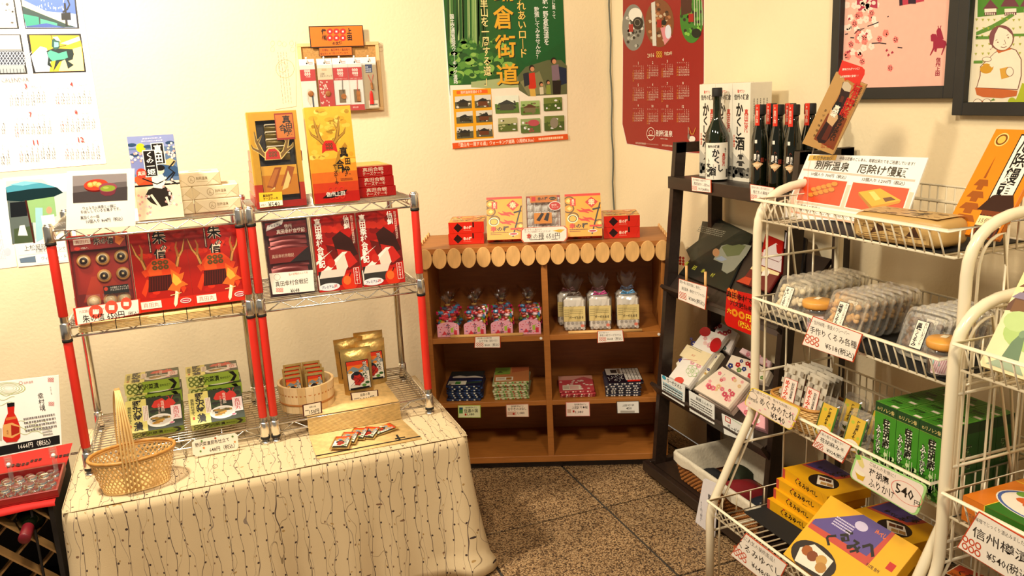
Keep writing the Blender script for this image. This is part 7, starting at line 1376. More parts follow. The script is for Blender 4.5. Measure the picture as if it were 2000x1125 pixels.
def tw(label, pts, col, cols, h, th, seed, n=14, size=9, extra=None, zm=zO):
    t, a = tray_item('patterned_towel', label, 'towel', 'lower', h, pts, zm, th, col, 'patterned towels on the lower sloping tray', 'print_gloss')
    flora(a, pts, n, cols, seed, size)
    if extra: extra(a)
    a.done('print', t, 'print_gloss'); return t
tw('white towel with navy flowers, leftmost and lowest on the lower tray', [(125, 215), (240, 90), (285, 115), (160, 262)], '#e9e2cf', ['#3a4a8a', '#5a5a9a', '#8a9a5a'], .0006, .020, 1, 9, 11)
tw('white towel with grey and red pattern at the back of the lower tray', [(335, 40), (375, 22), (465, 78), (420, 180), (330, 130)], '#dcd2cc', ['#a83a44', '#6a8a8a', '#b04a50'], .0006, .014, 2, 7, 12)
tw('cream towel with navy flowers under the apple towel on the lower tray', [(225, 345), (345, 165), (385, 175), (320, 270), (250, 335)], '#e9e0c8', ['#3a4a8a', '#6a6a9a', '#c8a04a'], .0006, .022, 3, 8, 9)
tw('white towel with a red apple and a paper band on the lower tray', [(115, 298), (280, 45), (408, 90), (215, 347)], '#ece6de', ['#e8b8bc', '#f0d0cc'], .0235, .018, 4, 6, 14, lambda a: (a.poly([(172, 190), (210, 135), (335, 185), (290, 245)], '#ebdcb8'), a.text('美花', 214, 172, 268, 210, '#c24a3a', .0), a.fine(220, 150, 290, 165, 2, '#a8a08a'), a.ell(300, 72, 28, 24, '#b32a34', 16), a.ell(352, 138, 27, 38, '#c2202c', 18, 25), a.ell(170, 315, 24, 18, '#d85a4c', 14), [a.ring(236+18*math.cos(2*PI*j/6), 268+18*math.sin(2*PI*j/6), 14, 14, .12, '#8fb85a', 12) for j in range(6)], a.line([(190, 210), (260, 215)], .0015, '#c2202c')))
tw('pink blossom towel lying in front on the lower tray', [(240, 355), (385, 242), (522, 325), (415, 455)], '#eadccb', ['#e88a9a', '#f0b0b4', '#d8687a', '#e8c8a0'], .0235, .016, 5, 22, 13, lambda a: a.text('さくらうさぎ', 356, 262, 420, 330, '#6a5a50', .0, vert=True))
tw('second pink blossom towel beneath the front one on the lower tray', [(262, 385), (400, 268), (535, 345), (425, 470)], '#e8d4c4', ['#e88a9a', '#d8687a'], .0006, .022, 6, 10, 12)
tw('white towel with red roses further along the lower tray', [(400, 240), (430, 185), (530, 215), (625, 265), (600, 320), (500, 300)], '#e9ddcd', ['#c2303a', '#3a4a8a', '#d84a50', '#7a9a5a'], .0006, .024, 7, 14, 13)
tw('pale pink towel behind the rose towel on the lower tray', [(468, 170), (485, 150), (630, 220), (622, 250), (530, 205)], '#e8ccd0', ['#d88a9a', '#e8b0b8'], .0256, .010, 8, 8, 10)
tw('pink and white wave towel at the near end of the lower tray', [(455, 440), (520, 400), (600, 430), (600, 560), (540, 540)], '#e8b4bc', ['#f3e6e6', '#d8788a'], .0006, .02, 9, 9, 13)
for nm, pts, fn in (('handwritten tag with a blue round mark on the lower tray lip', [(80, 285), (198, 342), (195, 445), (85, 378)], lambda a: (a.ell(.13, .85, .09, .10, '#4ab0c8', 14), a.text('ガーゼタオル', .25, .72, .88, .92, '#3a3a3a', .01), a.fine(.08, .12, .92, .66, 5, '#7ab8cc', seed=2), a.fine(.1, .2, .9, .6, 3, '#5a5a58', seed=4))), ('handwritten white tag in the middle of the lower tray lip', [(218, 365), (345, 438), (345, 535), (222, 466)], lambda a: (a.fine(.08, .10, .92, .70, 5, '#6a6866', seed=5), a.text('絹織ふんわり', .3, .74, .9, .92, '#4a4846'))), ('white tag with a red stamp below the pink blossom towel', [(382, 480), (540, 556), (536, 632), (395, 582)], lambda a: (a.rect(.12, .64, .30, .88, '#c8443c'), a.rect(.145, .68, .275, .84, '#f4eee4'), a.text('ガーゼタオル', .2, .36, .8, .58, '#4a4846', .01), a.line([(.34, .9), (.9, .84)], .0012, '#8fb86a'), a.text('¥648', .5, .08, .8, .26, '#3a3836')))):
    tag('price_tag', nm, FS(sfx(.34)-.030), pts, zO, '#eef0ec', fn, frac=True)
# wicker basket with liner and pouches
t = thing('wicker_basket', 'wicker basket with a white cloth liner on the stand\'s base', 'basket', Matrix.Translation((0, 0, 0))); bx0_, bx1_, by0_, by1_, bz0_, bz1_ = 1.458, 1.700, 1.925, 2.385, .0506, .150
def rr(v, o=0): q = (1-v)*.018; return bx0_+q-o, bx1_-q+o, by0_+q-o, by1_-q+o
b = MB(); rows = 13
for j in range(rows):
    v = (j+.5)/rows*.86; x0, x1, y0, y1 = rr(v); z = bz0_+v*(bz1_-bz0_); pts = []
    for (xa, ya), (xb, yb), n_ in (((x0, y0), (x0, y1), 44), ((x0, y1), (x1, y1), 24), ((x1, y1), (x1, y0), 44), ((x1, y0), (x0, y0), 24)):
        for i in range(n_): f = i/n_; s_ = .0022*(1 if (i+j) % 2 else -1); dx, dy = (yb-ya), -(xb-xa); L_ = math.hypot(dx, dy); pts.append((xa+(xb-xa)*f-dx/L_*s_, ya+(yb-ya)*f-dy/L_*s_, z))
    b.tube(pts, .0034, 5, True)
part('weave', b, 'wicker', t, None, True, kind='stuff'); x0, x1, y0, y1 = rr(0); part('base', MB().box(x0, x1, y0, y1, bz0_, bz0_+.004), 'wicker', t)
def liner(u, v):
    """around the rim: outside flap, over the rim, down inside"""
    P4 = [(bx0_, by0_), (bx0_, by1_), (bx1_, by1_), (bx1_, by0_)]; Ls = [.46, .242, .46, .242]; s_ = u*sum(Ls); i = 0
    while s_ > Ls[i] and i < 3: s_ -= Ls[i]; i += 1
    f = s_/Ls[i]; A, B = P4[i], P4[(i+1) % 4]; x, y = A[0]+(B[0]-A[0])*f, A[1]+(B[1]-A[1])*f; cx, cy = (bx0_+bx1_)/2, (by0_+by1_)/2; wv = .0015*math.sin(u*90)
    if v < .3: k, z = .006+wv, bz1_-.028+.030*v/.3+.004*math.sin(u*60)*(1-v/.3)
    elif v < .5: k, z = .006-(v-.3)/.2*.014, bz1_+.002+.004*math.sin((v-.3)/.2*PI)
    else: k, z = -.008-(v-.5)*.04, bz1_+.002-(v-.5)/.5*.085
    dx = 1 if x > cx else -1; dy = 1 if y > cy else -1; ex = abs(x-cx)/((bx1_-bx0_)/2); ey = abs(y-cy)/((by1_-by0_)/2)
    return (x+dx*k*min(1, ex**6), y+dy*k*min(1, ey**10), z)
part('liner', MB().grid(liner, 90, 14, closed_u=True), 'linen', t, None, True)
def pouchcloth(label, x, y, z, w, d, h, rz, col, dots=None, grp='folded pouches in the wicker basket'):
    t = thing('drawstring_pouch', label, 'pouch', pose((x, y, z), rz), grp); part('fabric', MB().grid(lambda u, v: ((u-.5)*w, (v-.5)*d, h*(math.sin(PI*u)*math.sin(PI*v))**.35+.003*math.sin(u*9+v*7)), 14, 14, col).grid(lambda u, v: ((.5-u)*w, (v-.5)*d, 0), 1, 1, col), 'print_matte', t, None, True)
    if dots:
        b = MB()
        for cx_, cy_, rr_ in ((-.03, -.02, .02), (.03, .02, .022), (.02, -.04, .018)):
            for j in range(6):
                for i in range(7): an = 2*PI*j/6; qx = cx_+rr_*.5*math.cos(an)+rr_*.5*math.cos(2*PI*i/7); qy = cy_+rr_*.5*math.sin(an)+rr_*.5*math.sin(2*PI*i/7)*.6; u, v = qx/w+.5, qy/d+.5; b.box(qx-.0013, qx+.0013, qy-.0013, qy+.0013, h*(max(0, math.sin(PI*u)*math.sin(PI*v)))**.35+.003*math.sin(u*9+v*7), h*(max(0, math.sin(PI*u)*math.sin(PI*v)))**.35+.003*math.sin(u*9+v*7)+.0012, '#e6e2da')
        part('stitches', b, 'print_matte', t, kind='stuff')
    return t
pouchcloth('navy pouch with white stitched flowers at the front of the wicker basket', 1.575, 2.020, .058, .150, .12, .060, 4, '#161c30', True)
pouchcloth('red folded pouch in the middle of the wicker basket', 1.575, 2.160, .058, .150, .12, .052, -6, '#8f1420'); pouchcloth('dark green pouch beside the red one in the wicker basket', 1.640, 2.270, .058, .085, .10, .050, 8, '#333a1c'); pouchcloth('black pouch with cords at the back of the wicker basket', 1.560, 2.295, .058, .075, .11, .040, 0, '#14141a')
tag('price_tag', 'long white upright tag reading 432円 hanging on the stand base', FS(1.404), [(292, 802), (365, 835), (345, 1105), (245, 1050)], zO, '#eeebee', lambda a: (a.text('藍染巾着', 300, 868, 348, 1010, '#2a2c3a', .02, vert=True), a.text('432円（税込）', 263, 905, 298, 1035, '#3a3c48', .0, vert=True), a.line([(352, 860), (330, 1020)], .001, '#9a8ac8'), a.fine(340, 920, 352, 990, 1, '#6a6a78', vert=True)), rnd=.010, thick=.003)
# ================================================================== ON THE CREAM WIRE RACKS
mat('liner_black', '#121110', .8); mat('nut_pale', '#ead9b4', .6, nscale=60, namt=.2); mat('nut_tan', '#d6a868', .6, nscale=60, namt=.25); mat('nut_dark', '#6a4a2e', .45, nscale=60, namt=.3); mat('miso', '#4a2614', .35, nscale=30, namt=.3)
def put(label, mb, material, name, cat, **k): return part(name, mb, material, None, label=label, category=cat, **k)
zt_, zm_, z3_, z4_ = BZ
for z, x0, x1, y0, y1, lb in ((zt_, 1.365, 1.59, 1.70, 1.24, 'black liner mat in the top basket under the manju leaflet'), (zm_, 1.36, 1.59, 1.775, 1.205, 'black liner mat in the walnut pack basket'), (z4_, 1.30, 1.59, 1.77, 1.21, 'black liner mat in the bottom basket under yellow boxes')): put(lb, MB().box(x0, x1, y1, y0, z+.0002, z+.0024), 'liner_black', 'shelf_liner', 'liner')
LT = .0028
# top basket: leaflet, wrapped box, orange box
m = pose((1.462, 0, zt_+LT), -90, -20)
t = sheet('leaflet_card', 'large leaflet advertising steamed buns leaning in the top basket', 'sign', m, [(440, 152), (1307, 178), (1135, 652), (245, 615)], zQ, thick=.003)
q = [on(m, *zpx(zQ, *p)) for p in ((440, 152), (1307, 178), (1135, 652), (245, 615))]; LW, LH = (q[1][0]-q[0][0]+q[2][0]-q[3][0])/2, (q[0][1]-q[3][1]+q[1][1]-q[2][1])/2; a = Art(LW, LH); cu_ = sum(p[0] for p in q)/4
a.rect(.01, 0, .99, .30, '#eeb49a'); a.rect(.01, .02, .99, .55, '#f3cdb8'); a.rect(.03, .695, .97, .725, '#efc3b4'); a.poly([(.05, .86), (.30, .90), (.30, .985), (.05, .945)], '#e8bb48'); a.text('前日予約制♪', .08, .885, .27, .945, '#3a2a18', .03); a.text('中身は定番のこしあん、毎朝出来たてをご用意しています！', .33, .91, .93, .965, '#3a3432', .01); a.text('別所温泉', .13, .735, .44, .88, '#1d1917', .03); a.text('厄除け饅頭', .49, .735, .92, .88, '#1d1917', .03); a.text('10個入り 700円（税込）', .12, .625, .44, .685, '#3a2a24', .01); a.text('15個入り 1,200円（税込）', .55, .625, .93, .685, '#3a2a24', .01)
for x0, x1 in ((.05, .47), (.50, .96)): a.rect(x0, .20, x1, .61, '#f8ece0'); a.rect(x0+.01, .215, x1-.01, .595, '#e0562a')
for i in range(10): x, y = .18+(i//2)*.042+(i % 2)*.012, .32+(i//2)*.03+(i % 2)*.09; a.ell(x, y, .032, .042, '#b85a22', 12); a.ell(x-.002, y+.008, .028, .032, '#d9963f', 12)
a.poly([(.58, .46), (.74, .55), (.92, .42), (.72, .28)], '#e8b23c'); a.poly([(.58, .46), (.72, .28), (.72, .23), (.585, .42)], '#b98226'); a.poly([(.72, .28), (.92, .42), (.915, .38), (.72, .23)], '#d0962c'); a.poly([(.66, .48), (.70, .50), (.77, .40), (.73, .37)], '#f0d27a'); a.poly([(.78, .42), (.84, .45), (.88, .42), (.81, .37)], '#7a4a20')
a.rect(.06, .03, .95, .165, '#f8f0e6'); a.text('ご希望のお客様は', .09, .105, .30, .155, '#2a2422', .01); a.text('夜19時までにフロント（内線777）へお申し込み下さいませ', .12, .04, .90, .095, '#2a2422', .01); a.done('print', t, 'print_gloss', Matrix.Translation((cu_, 0, (q[2][1]+q[3][1])/2)))
def wrapped(m, label, w, d, h):
    t = thing('wrapped_parcel', label, 'parcel', m); b = MB(); n = 20
    b.grid(lambda u, v: ((math.copysign(abs(math.cos(2*PI*u))**.35, math.cos(2*PI*u)))*w/2*math.sin(PI*v)**.28, (math.copysign(abs(math.sin(2*PI*u))**.35, math.sin(2*PI*u)))*d/2*math.sin(PI*v)**.28, h/2-h/2*math.copysign(abs(math.cos(PI*v))**.5, math.cos(PI*v))), 40, 20, '#c9a970', True)
    part('paper', b, 'print_satin', t, None, True); a = Art(w*.86, d*.8); r2 = random.Random(2); a.rect(0, 0, 1, 1, '#cfb07a')
    for k in range(10): a.line([(r2.uniform(0, .1), k*.1+.05), (.3, k*.1+.02), (.6, k*.1+.07), (r2.uniform(.9, 1), k*.1+.03)], .0008, '#9a7a48')
    for k in range(9): x, y = r2.uniform(.1, .9), r2.uniform(.1, .9); a.poly([(x, y), (x+.06, y+.05), (x+.10, y-.02), (x+.04, y-.07), (x-.02, y-.04)], '#5a3a22')
    for k in range(26): x, y = r2.uniform(.05, .95), r2.uniform(.05, .95); a.line([(x, y), (x+r2.uniform(-.1, .1), y+r2.uniform(-.1, .1))], .0014, '#6a4a2c')
    a.text('別所', .62, .3, .74, .7, '#3a2618', .04, vert=True); a.done('print', t, 'print_satin', pose((0, -d*.4, h), 0, -90))
    a = Art(w*.8, h*.62); a.rect(0, 0, 1, 1, '#cbad76'); [a.line([(r2.random(), r2.random()), (r2.random(), r2.random())], .0012, '#6a4a2c') for k in range(9)]; a.poly([(.2, .2), (.3, .8), (.45, .5)], '#5a3a22'); a.poly([(.7, .3), (.8, .9), (.88, .3)], '#5a3a22'); a.done('side_print', t, 'print_satin', Matrix.Translation((0, -d/2-.0004, h*.18)))
wrapped(pose((1.403, 1.362, zt_+LT), -84), 'beige paper-wrapped parcel with brown brush pattern in the top basket', .225, .102, .062)
m = pose((1.440, 1.2425, zt_+.030), -90, -32); OW = .20
t = carton('bun_box', 'orange bun box with pagodas and white title panel leaning in the top basket', 'box', m, .125, .235, .012, '#e8931c'); a = Art(.125, .235)
a.rect(0, 0, 1, 1, '#e8951c'); a.ell(.2, .90, .12, .064, '#f3d48a', 22); a.ell(.2, .90, .10, .053, '#8a5a1c', 20); a.ell(.2, .90, .07, .038, '#f0c060', 18); a.rect(.50, .32, .90, .96, '#241c14'); a.rect(.52, .335, .88, .945, '#f6efdf'); a.text('厄除饅頭', .57, .36, .83, .92, '#241c14', .03, vert=True); a.text('信州名産', .84, .6, .875, .9, '#c8442c', .01, vert=True)
def pag(x, y, w, h, c):
    for k in range(4): ww = w*(1-.13*k); yy = y+h*.17*k; a.poly([(x-ww/2, yy+h*.06), (x-ww*.30, yy+h*.15), (x+ww*.30, yy+h*.15), (x+ww/2, yy+h*.06)], c); a.rect(x-ww*.2, yy, x+ww*.2, yy+h*.07, c)
    a.poly([(x-w*.05, y+h*.68), (x+w*.05, y+h*.68), (x, y+h)], c)
pag(.25, .08, .44, .66, '#a8641c'); a.poly([(.40, .24), (.55, .38), (.9, .40), (1, .30), (.9, .22)], '#4a2a12'); a.rect(.5, 0, .95, .24, '#8a4a18'); [a.rect(.5+.06*k, 0, .53+.06*k, .2, '#4a2a12') for k in range(8)]; a.rect(.5, .10, .96, .19, '#f3dfb0'); a.text('15個入り', .54, .12, .92, .17, '#5a4028'); a.done('print', t, 'print_gloss')
# middle basket: clear packs of walnuts, jars
PW, PH, PD = .122, .112, .026
def pack(label, y, x, z, nut, key, fn, lean=22, group='', w=PW, h=PH, lab=True):
    t = thing('snack_pack', label, 'pack', pose((x, y, z+PD*math.sin(R(lean))*.3+.002), -90, -lean), group)
    def shell():
        b = MB(); n = 32
        def rp(sx, sz, y_, r=.16):
            o = []
            for i in range(n): an = 2*PI*i/n; c, s_ = math.cos(an), math.sin(an); o.append((math.copysign(abs(c)**.32, c)*sx, y_, h/2+math.copysign(abs(s_)**.32, s_)*sz))
            return o
        rings = [rp(w/2, h/2, .002), rp(w/2-.001, h/2-.001, 0), rp(w/2-.008, h/2-.008, 0), rp(w/2-.010, h/2-.010, -.0082), rp(w/2-.014, h/2-.014, -.0104)]
        for i in range(len(rings)-1): b.add(rings[i]+rings[i+1], [(k, (k+1) % n, n+(k+1) % n, n+k) for k in range(n)])
        b.add(rings[-1], [tuple(range(n))]); rr2 = [rp(w/2, h/2, .002), rp(w/2-.008, h/2-.008, .003), rp(w/2-.012, h/2-.012, .0118)]
        for i in range(2): b.add(rr2[i]+rr2[i+1], [(k, n+k, n+(k+1) % n, (k+1) % n) for k in range(n)])
        b.add(rr2[-1], [tuple(range(n))[::-1]]); return b
    part('clear_tray', shell, 'clear_tray', t, None, True, 'shell%.3f%.3f' % (w, h))
    def nuts():
        b = MB(); r2 = random.Random(12)
        for k in range(42):
            x_, z_ = r2.uniform(-w/2+.019, w/2-.019), .017+(h-.04)*r2.random()**1.35
            b.ball((x_, r2.uniform(-.002, .003), z_), r2.uniform(.006, .0095), 7, 5, None, r2.uniform(.8, 1.3), .8, r2.uniform(.8, 1.2))
        return b
    part('walnuts', nuts, nut, t, None, True, 'nuts'+nut+key, kind='stuff')
    if lab: art('packlabel'+key, t, fn, .032, .062, name='label', material='print_matte', mtx=Matrix.Translation((.0, -.0112, .022)))
    return t
def plabel(title, side):
    def f(a): a.rect(0, 0, 1, 1, '#2a2622'); a.rect(.03, .02, .97, .98, '#f1ebdc'); a.text(title, .10, .06, .52, .90, '#1a1614', .05, vert=True); a.text(side, .64, .15, .90, .95, '#3a3632', .02, vert=True)
    return f
ordn = ('front', 'second', 'third', 'fourth', 'fifth', 'sixth', 'seventh', 'eighth')
PZ_ = zm_+LT
for k in range(8):
    pack('clear pack of pale walnuts, %s in the row by the left rack post' % ordn[k], 1.718, 1.372+.0255*k, PZ_, 'nut_pale', 'a', plabel('そばくるみ', 'おいしい手づくり'), group='pale walnut packs')
    if k != 0: pack('clear pack of tan walnuts, %s in the middle row of the basket' % ordn[k-1], 1.532, 1.352+.0255*k, PZ_, 'nut_tan', 'b', plabel('味噌くるみ', 'おいしい手づくり'), group='tan walnut packs')
    if k > 1: pack('clear pack of dark walnuts, %s in the row by the right rack post' % ordn[k-2], 1.325, 1.352+.0255*k, PZ_, 'nut_dark', 'c', plabel('黒糖くるみ', 'おいしい手づくり'), group='dark walnut packs')
def jar(label, x, y, z):
    t = thing('honey_jar', label, 'jar', Matrix.Translation((x, y, z)), 'lidded jars in the walnut basket'); part('glass', lambda: MB().lathe([(.0005, .002), (.030, 0), (.034, .004), (.034, .048), (.030, .056), (.028, .058), (.0005, .058)], 26), 'clear_tray', t, None, True, 'jarg'); part('contents', lambda: MB().lathe([(.0005, .004), (.031, .005), (.031, .044), (.0005, .045)], 20), 'nut_dark', t, None, True, 'jarc')
    part('wooden_lid', lambda: MB().lathe([(.032, .056), (.0355, .058), (.0365, .062), (.0365, .070), (.034, .074), (.0005, .075)], 28), 'candle_wax', t, None, True, 'jarl'); part('sticker', lambda: MB().box(-.010, .010, -.006, .006, .0752, .0756, '#efe6cc'), 'print_matte', t, Matrix.Rotation(.4, 4, 'Z') @ Matrix.Translation((.012, .006, 0)), key='jars')
    def jl(a): a.rect(.1, .5, .45, .9, '#a8d0c8'); [a.line([(.05+.1*j, .1), (.25+.1*j, .9)], .0012, '#d89ab0') for j in range(7)]
    curved(t, 'label', .034, .040, .034, .008, math.degrees(math.atan2(-y, -x))+80, '#efdfe0', jl, key='jarlabel')
jar('jar with a wooden lid between the pale and tan walnut rows', 1.394, 1.618, PZ_); jar('jar with a wooden lid behind the tan walnut packs', 1.500, 1.625, PZ_); jar('jar with a wooden lid at the basket\'s right front corner', 1.394, 1.240, PZ_)
F1 = FS(1.320)
sixtag('large red-framed tag reading ¥518 on the walnut basket rim', F1, [(652, 702), (1150, 885), (1055, 1165), (542, 985)], zR, '蜂蜜・信州味噌・蕎麦のフレーバー', '手作りくるみ各種', '¥518(税込)')
# third basket: sauce pouches in a straw basket, miso packs, green boxes
t = thing('straw_basket', 'small golden straw basket holding the sauce pouches', 'basket', pose((1.425, 1.675, z3_+.0006), 0)); 
def sbk(u, v): a_ = 2*PI*u; c, s_ = math.cos(a_), math.sin(a_); return (math.copysign(abs(c)**.5, c)*(.058+.008*v), math.copysign(abs(s_)**.5, s_)*(.085+.008*v), .001+v*.062)
b = MB()
for j in range(12): b.tube([tuple(Vector(sbk(i/40, j/11))+Vector((.0008*(-1)**(i+j), .0008*(-1)**(i+j), 0))) for i in range(40)], .0030, 5, True)
part('weave', b, 'bamboo', t, None, True, kind='stuff'); part('base', MB().grid(lambda u, v: (sbk(u, 0)[0]*v, sbk(u, 0)[1]*v, .0015), 24, 2, closed_u=True), 'bamboo', t); part('rim', MB().tube([sbk(i/40, 1.02) for i in range(40)], .0042, 7, True), 'bamboo_rim', t, None, True)
def sauce(label, x, y, z, rz, k):
    t = thing('sauce_pouch', label, 'pouch', pose((x, y, z), -90+rz, -14), 'sauce pouches in the straw basket'); w, h = .075, .130
    part('paper_pouch', lambda: MB().grid(lambda u, v: ((u-.5)*w, -.006*math.sin(PI*u)*math.sin(PI*min(1, v*1.1)), v*h), 8, 8, '#d5cdbd').grid(lambda u, v: ((.5-u)*w, .006*math.sin(PI*u)*math.sin(PI*min(1, v*1.1))+.0004, v*h), 8, 8, '#d5cdbd'), 'print_matte', t, None, True, 'spouch')
    def f(a):
        r2 = random.Random(3)
        for i in range(5):
            for j in range(8):
                if (i+j) % 2: a.k = 1; a.rect(.02+.2*i, .02+.12*j, .18+.2*i, .12+.12*j, '#c6bdac' if r2.random() < .7 else '#a79f92')
        a.k = 3; a.rect(.16, .12, .80, .74, '#d8685a'); a.rect(.18, .13, .78, .73, '#f1e6da'); a.text('めぐみの', .22, .28, .46, .70, '#d8502c', .06, vert=True); a.text('たれ', .22, .15, .46, .28, '#d8502c', .06); a.text('別所温泉', .54, .34, .68, .68, '#3a2a24', .03, vert=True)
    art('saucelabel', t, f, w, h, name='label', material='print_matte', mtx=Matrix.Translation((0, -.0072, 0)))
for k, (x, y, rz) in enumerate(((1.393, 1.722, 3), (1.393, 1.638, -3), (1.413, 1.715, 2), (1.414, 1.640, -5), (1.436, 1.712, 4), (1.438, 1.642, -2), (1.460, 1.705, 5))): sauce('white paper sauce pouch with orange lettering, %s row, %s side of the straw basket' % (('front', 'second', 'third', 'back')[k//2], ('left', 'right')[k % 2]), x, y, z3_+.008, rz, k)
def miso(label, x, y, z, lean=18):
    t = pack(label, y, x, z, 'miso', 'm', None, lean, 'miso packs beside the green boxes', .080, .110, False)
    def f(a): a.rect(0, 0, 1, 1, '#d8b84a'); a.rect(.90, 0, 1, 1, '#3f7a34'); a.rect(0, 0, .06, 1, '#4a6a3a'); a.ell(.25, .82, .10, .05, '#b4c04a'); a.ell(.74, .42, .08, .05, '#b4c04a'); a.text('荏胡麻', .46, .60, .64, .92, '#1d1814', .04, vert=True); a.text('みそ', .40, .34, .58, .60, '#1d1814', .06, vert=True); a.ell(.5, .16, .42, .16, '#e9e4d6', 20); a.poly([(.3, .12), (.6, .24), (.75, .12), (.5, .06)], '#6a7a30'); a.line([(.2, .2), (.6, .1)], .003, '#3a4a1c')
    art('misolabel', t, f, .056, .078, name='label', material='print_gloss', mtx=Matrix.Translation((.002, -.0114, .014)))
miso('miso pack with a yellow label, next to the straw basket', 1.365, 1.548, z3_+.0005); miso('miso pack with a yellow label, in the middle beside the green boxes', 1.365, 1.455, z3_+.0005)
for k, (x, y, lb) in enumerate(((1.43, 1.452, 'miso pack standing behind the middle one'), (1.47, 1.450, 'miso pack standing third behind the middle one'), (1.43, 1.545, 'miso pack standing behind the one by the straw basket'))): miso(lb, x, y, z3_+.0005)
GW, GD, GH = .0605, .048, .165
def gfront(a):
    a.rect(0, 0, 1, 1, '#4f9a34'); a.rect(0, 0, 1, .30, '#2f6a24'); a.rect(0, .86, 1, 1, '#20532c'); a.line([(0, .865), (1, .865)], .0006, '#b4c86a'); a.text('α-リノレン酸', .10, .89, .90, .96, '#d9c88a', .03); r2 = random.Random(6)
    for i in range(40): a.k = 5; a.ell(r2.uniform(0, 1), r2.uniform(0, .32), .09, .03, r2.choice(['#6aa84a', '#3a7a2c', '#8ac05a', '#1f4a1c', '#cfe0b0']), 7)
    a.k = 7
    for s_, b_, bo in (('荏胡麻', (.40, .38, .74, .82), .05), ('ふりかけ', (.08, .24, .34, .72), .04)): a.text(s_, *b_, '#f4f4ea', bo+.07, vert=True); a.text(s_, *b_, '#131a10', bo, vert=True)
    a.fine(.52, .14, .86, .38, 3, '#dfe9c8', vert=True, fill=.25)
def gtop(a): a.rect(0, 0, 1, 1, '#4f9432'); a.line([(.05, .05), (.95, .05), (.95, .95), (.05, .95), (.05, .05)], .0006, '#b4c86a'); a.text('荏胡麻\nふりかけ', .2, .35, .8, .85, '#1a2a14', .05); a.rect(.62, .10, .92, .28, '#e8dccc')
def gside(a): a.rect(0, 0, 1, 1, '#2a6a30'); a.rect(0, .86, 1, 1, '#1c4a28'); a.text('荏胡麻', .30, .30, .64, .78, '#9cb88a', .06, vert=True); a.text('荏胡麻', .30, .30, .64, .78, '#15301a', .02, vert=True)
for c in range(3):
    for r_ in range(4):
        lb = 'green sprinkle-seasoning box, %s row, %s' % (('front', 'second', 'third', 'back')[r_], ('column next to the miso packs', 'middle column', 'column by the rack post')[c])
        t = carton('seasoning_box', lb, 'box', pose((1.362+(GD+.0012)*r_, 1.354-(GW+.0012)*c, z3_+.0006), -90), GW, GH, GD, '#3d8230', 'green seasoning boxes in the third basket', 'print_satin', .001, key='gbox')
        if r_ == 0: art('gfront', t, gfront, GW, GH)
        art('gtop', t, gtop, GW, GD, name='top_print', mtx=pose((0, 0, GH), 0, -90)); art('gside', t, gside, GD, GH, name='side_print', mtx=Matrix.Translation((GW/2, GD/2, 0)) @ Matrix.Rotation(PI/2, 4, 'Z'))
tag('price_tag', 'yellow-edged rounded tag reading ¥540 below the sauce pouches', FS(1.318), [(130, 448), (580, 652), (490, 852), (58, 605)], zT, '#f4e6d6', lambda a: (a.text('食べ飽きない味、色々な料理に！', .14, .78, .86, .90, '#5a5048'), a.text('めぐみのたれ', .30, .40, .92, .72, '#2a2624', .01), a.text('¥540', .46, .10, .80, .34, '#2a2624', .01), a.ring(.16, .62, .09, .16, .1, '#8a8078', 18), a.text('別所温泉', .06, .38, .26, .50, '#4a4440'), [a.ell(x, y, .022, .035, '#f0b8c0', 8) for x, y in ((.1, .25), (.3, .18), (.88, .2), (.93, .45), (.84, .32), (.7, .08), (.4, .32), (.9, .7))]), border='#efd65a', rnd=.014, bw=.003, thick=.003, frac=True)
sixtag('red-framed tag reading ¥324 under the miso packs', FS(1.318), [(765, 838), (1045, 990), (962, 1150), (682, 985)], zT, 'しその実の香りが爽やか！', '荏胡麻みそ', '¥324(税込)')
tag('price_tag', 'green-edged rounded tag reading 540円 under the green boxes', FS(1.314), [(150, 28), (790, 322), (690, 600), (82, 235)], zW, '#f3e8de', lambda a: (a.text('荏胡麻', .27, .46, .54, .70, '#2a2624', .02), a.text('ふりかけ', .27, .14, .62, .40, '#2a2624', .01), a.text('ごはんのお供に！', .27, .76, .62, .88, '#5a5450'), a.ring(.77, .52, .20, .30, .05, '#e8948c', 26), a.text('540', .63, .38, .86, .68, '#2a2624', .02), a.text('円', .87, .30, .94, .46, '#2a2624', .01), a.poly([(.06, .86), (.15, .94), (.20, .66), (.18, .56), (.13, .60)], '#e8dc9a'), a.poly([(.06, .86), (.13, .92), (.15, .80), (.09, .74)], '#8fc86a'), a.poly([(.07, .38), (.22, .38), (.19, .18), (.11, .18)], '#e0bc3a'), a.ell(.145, .39, .075, .07, '#f6f0e0', 16)), border='#b4e09a', rnd=.016, bw=.004, thick=.003, frac=True)
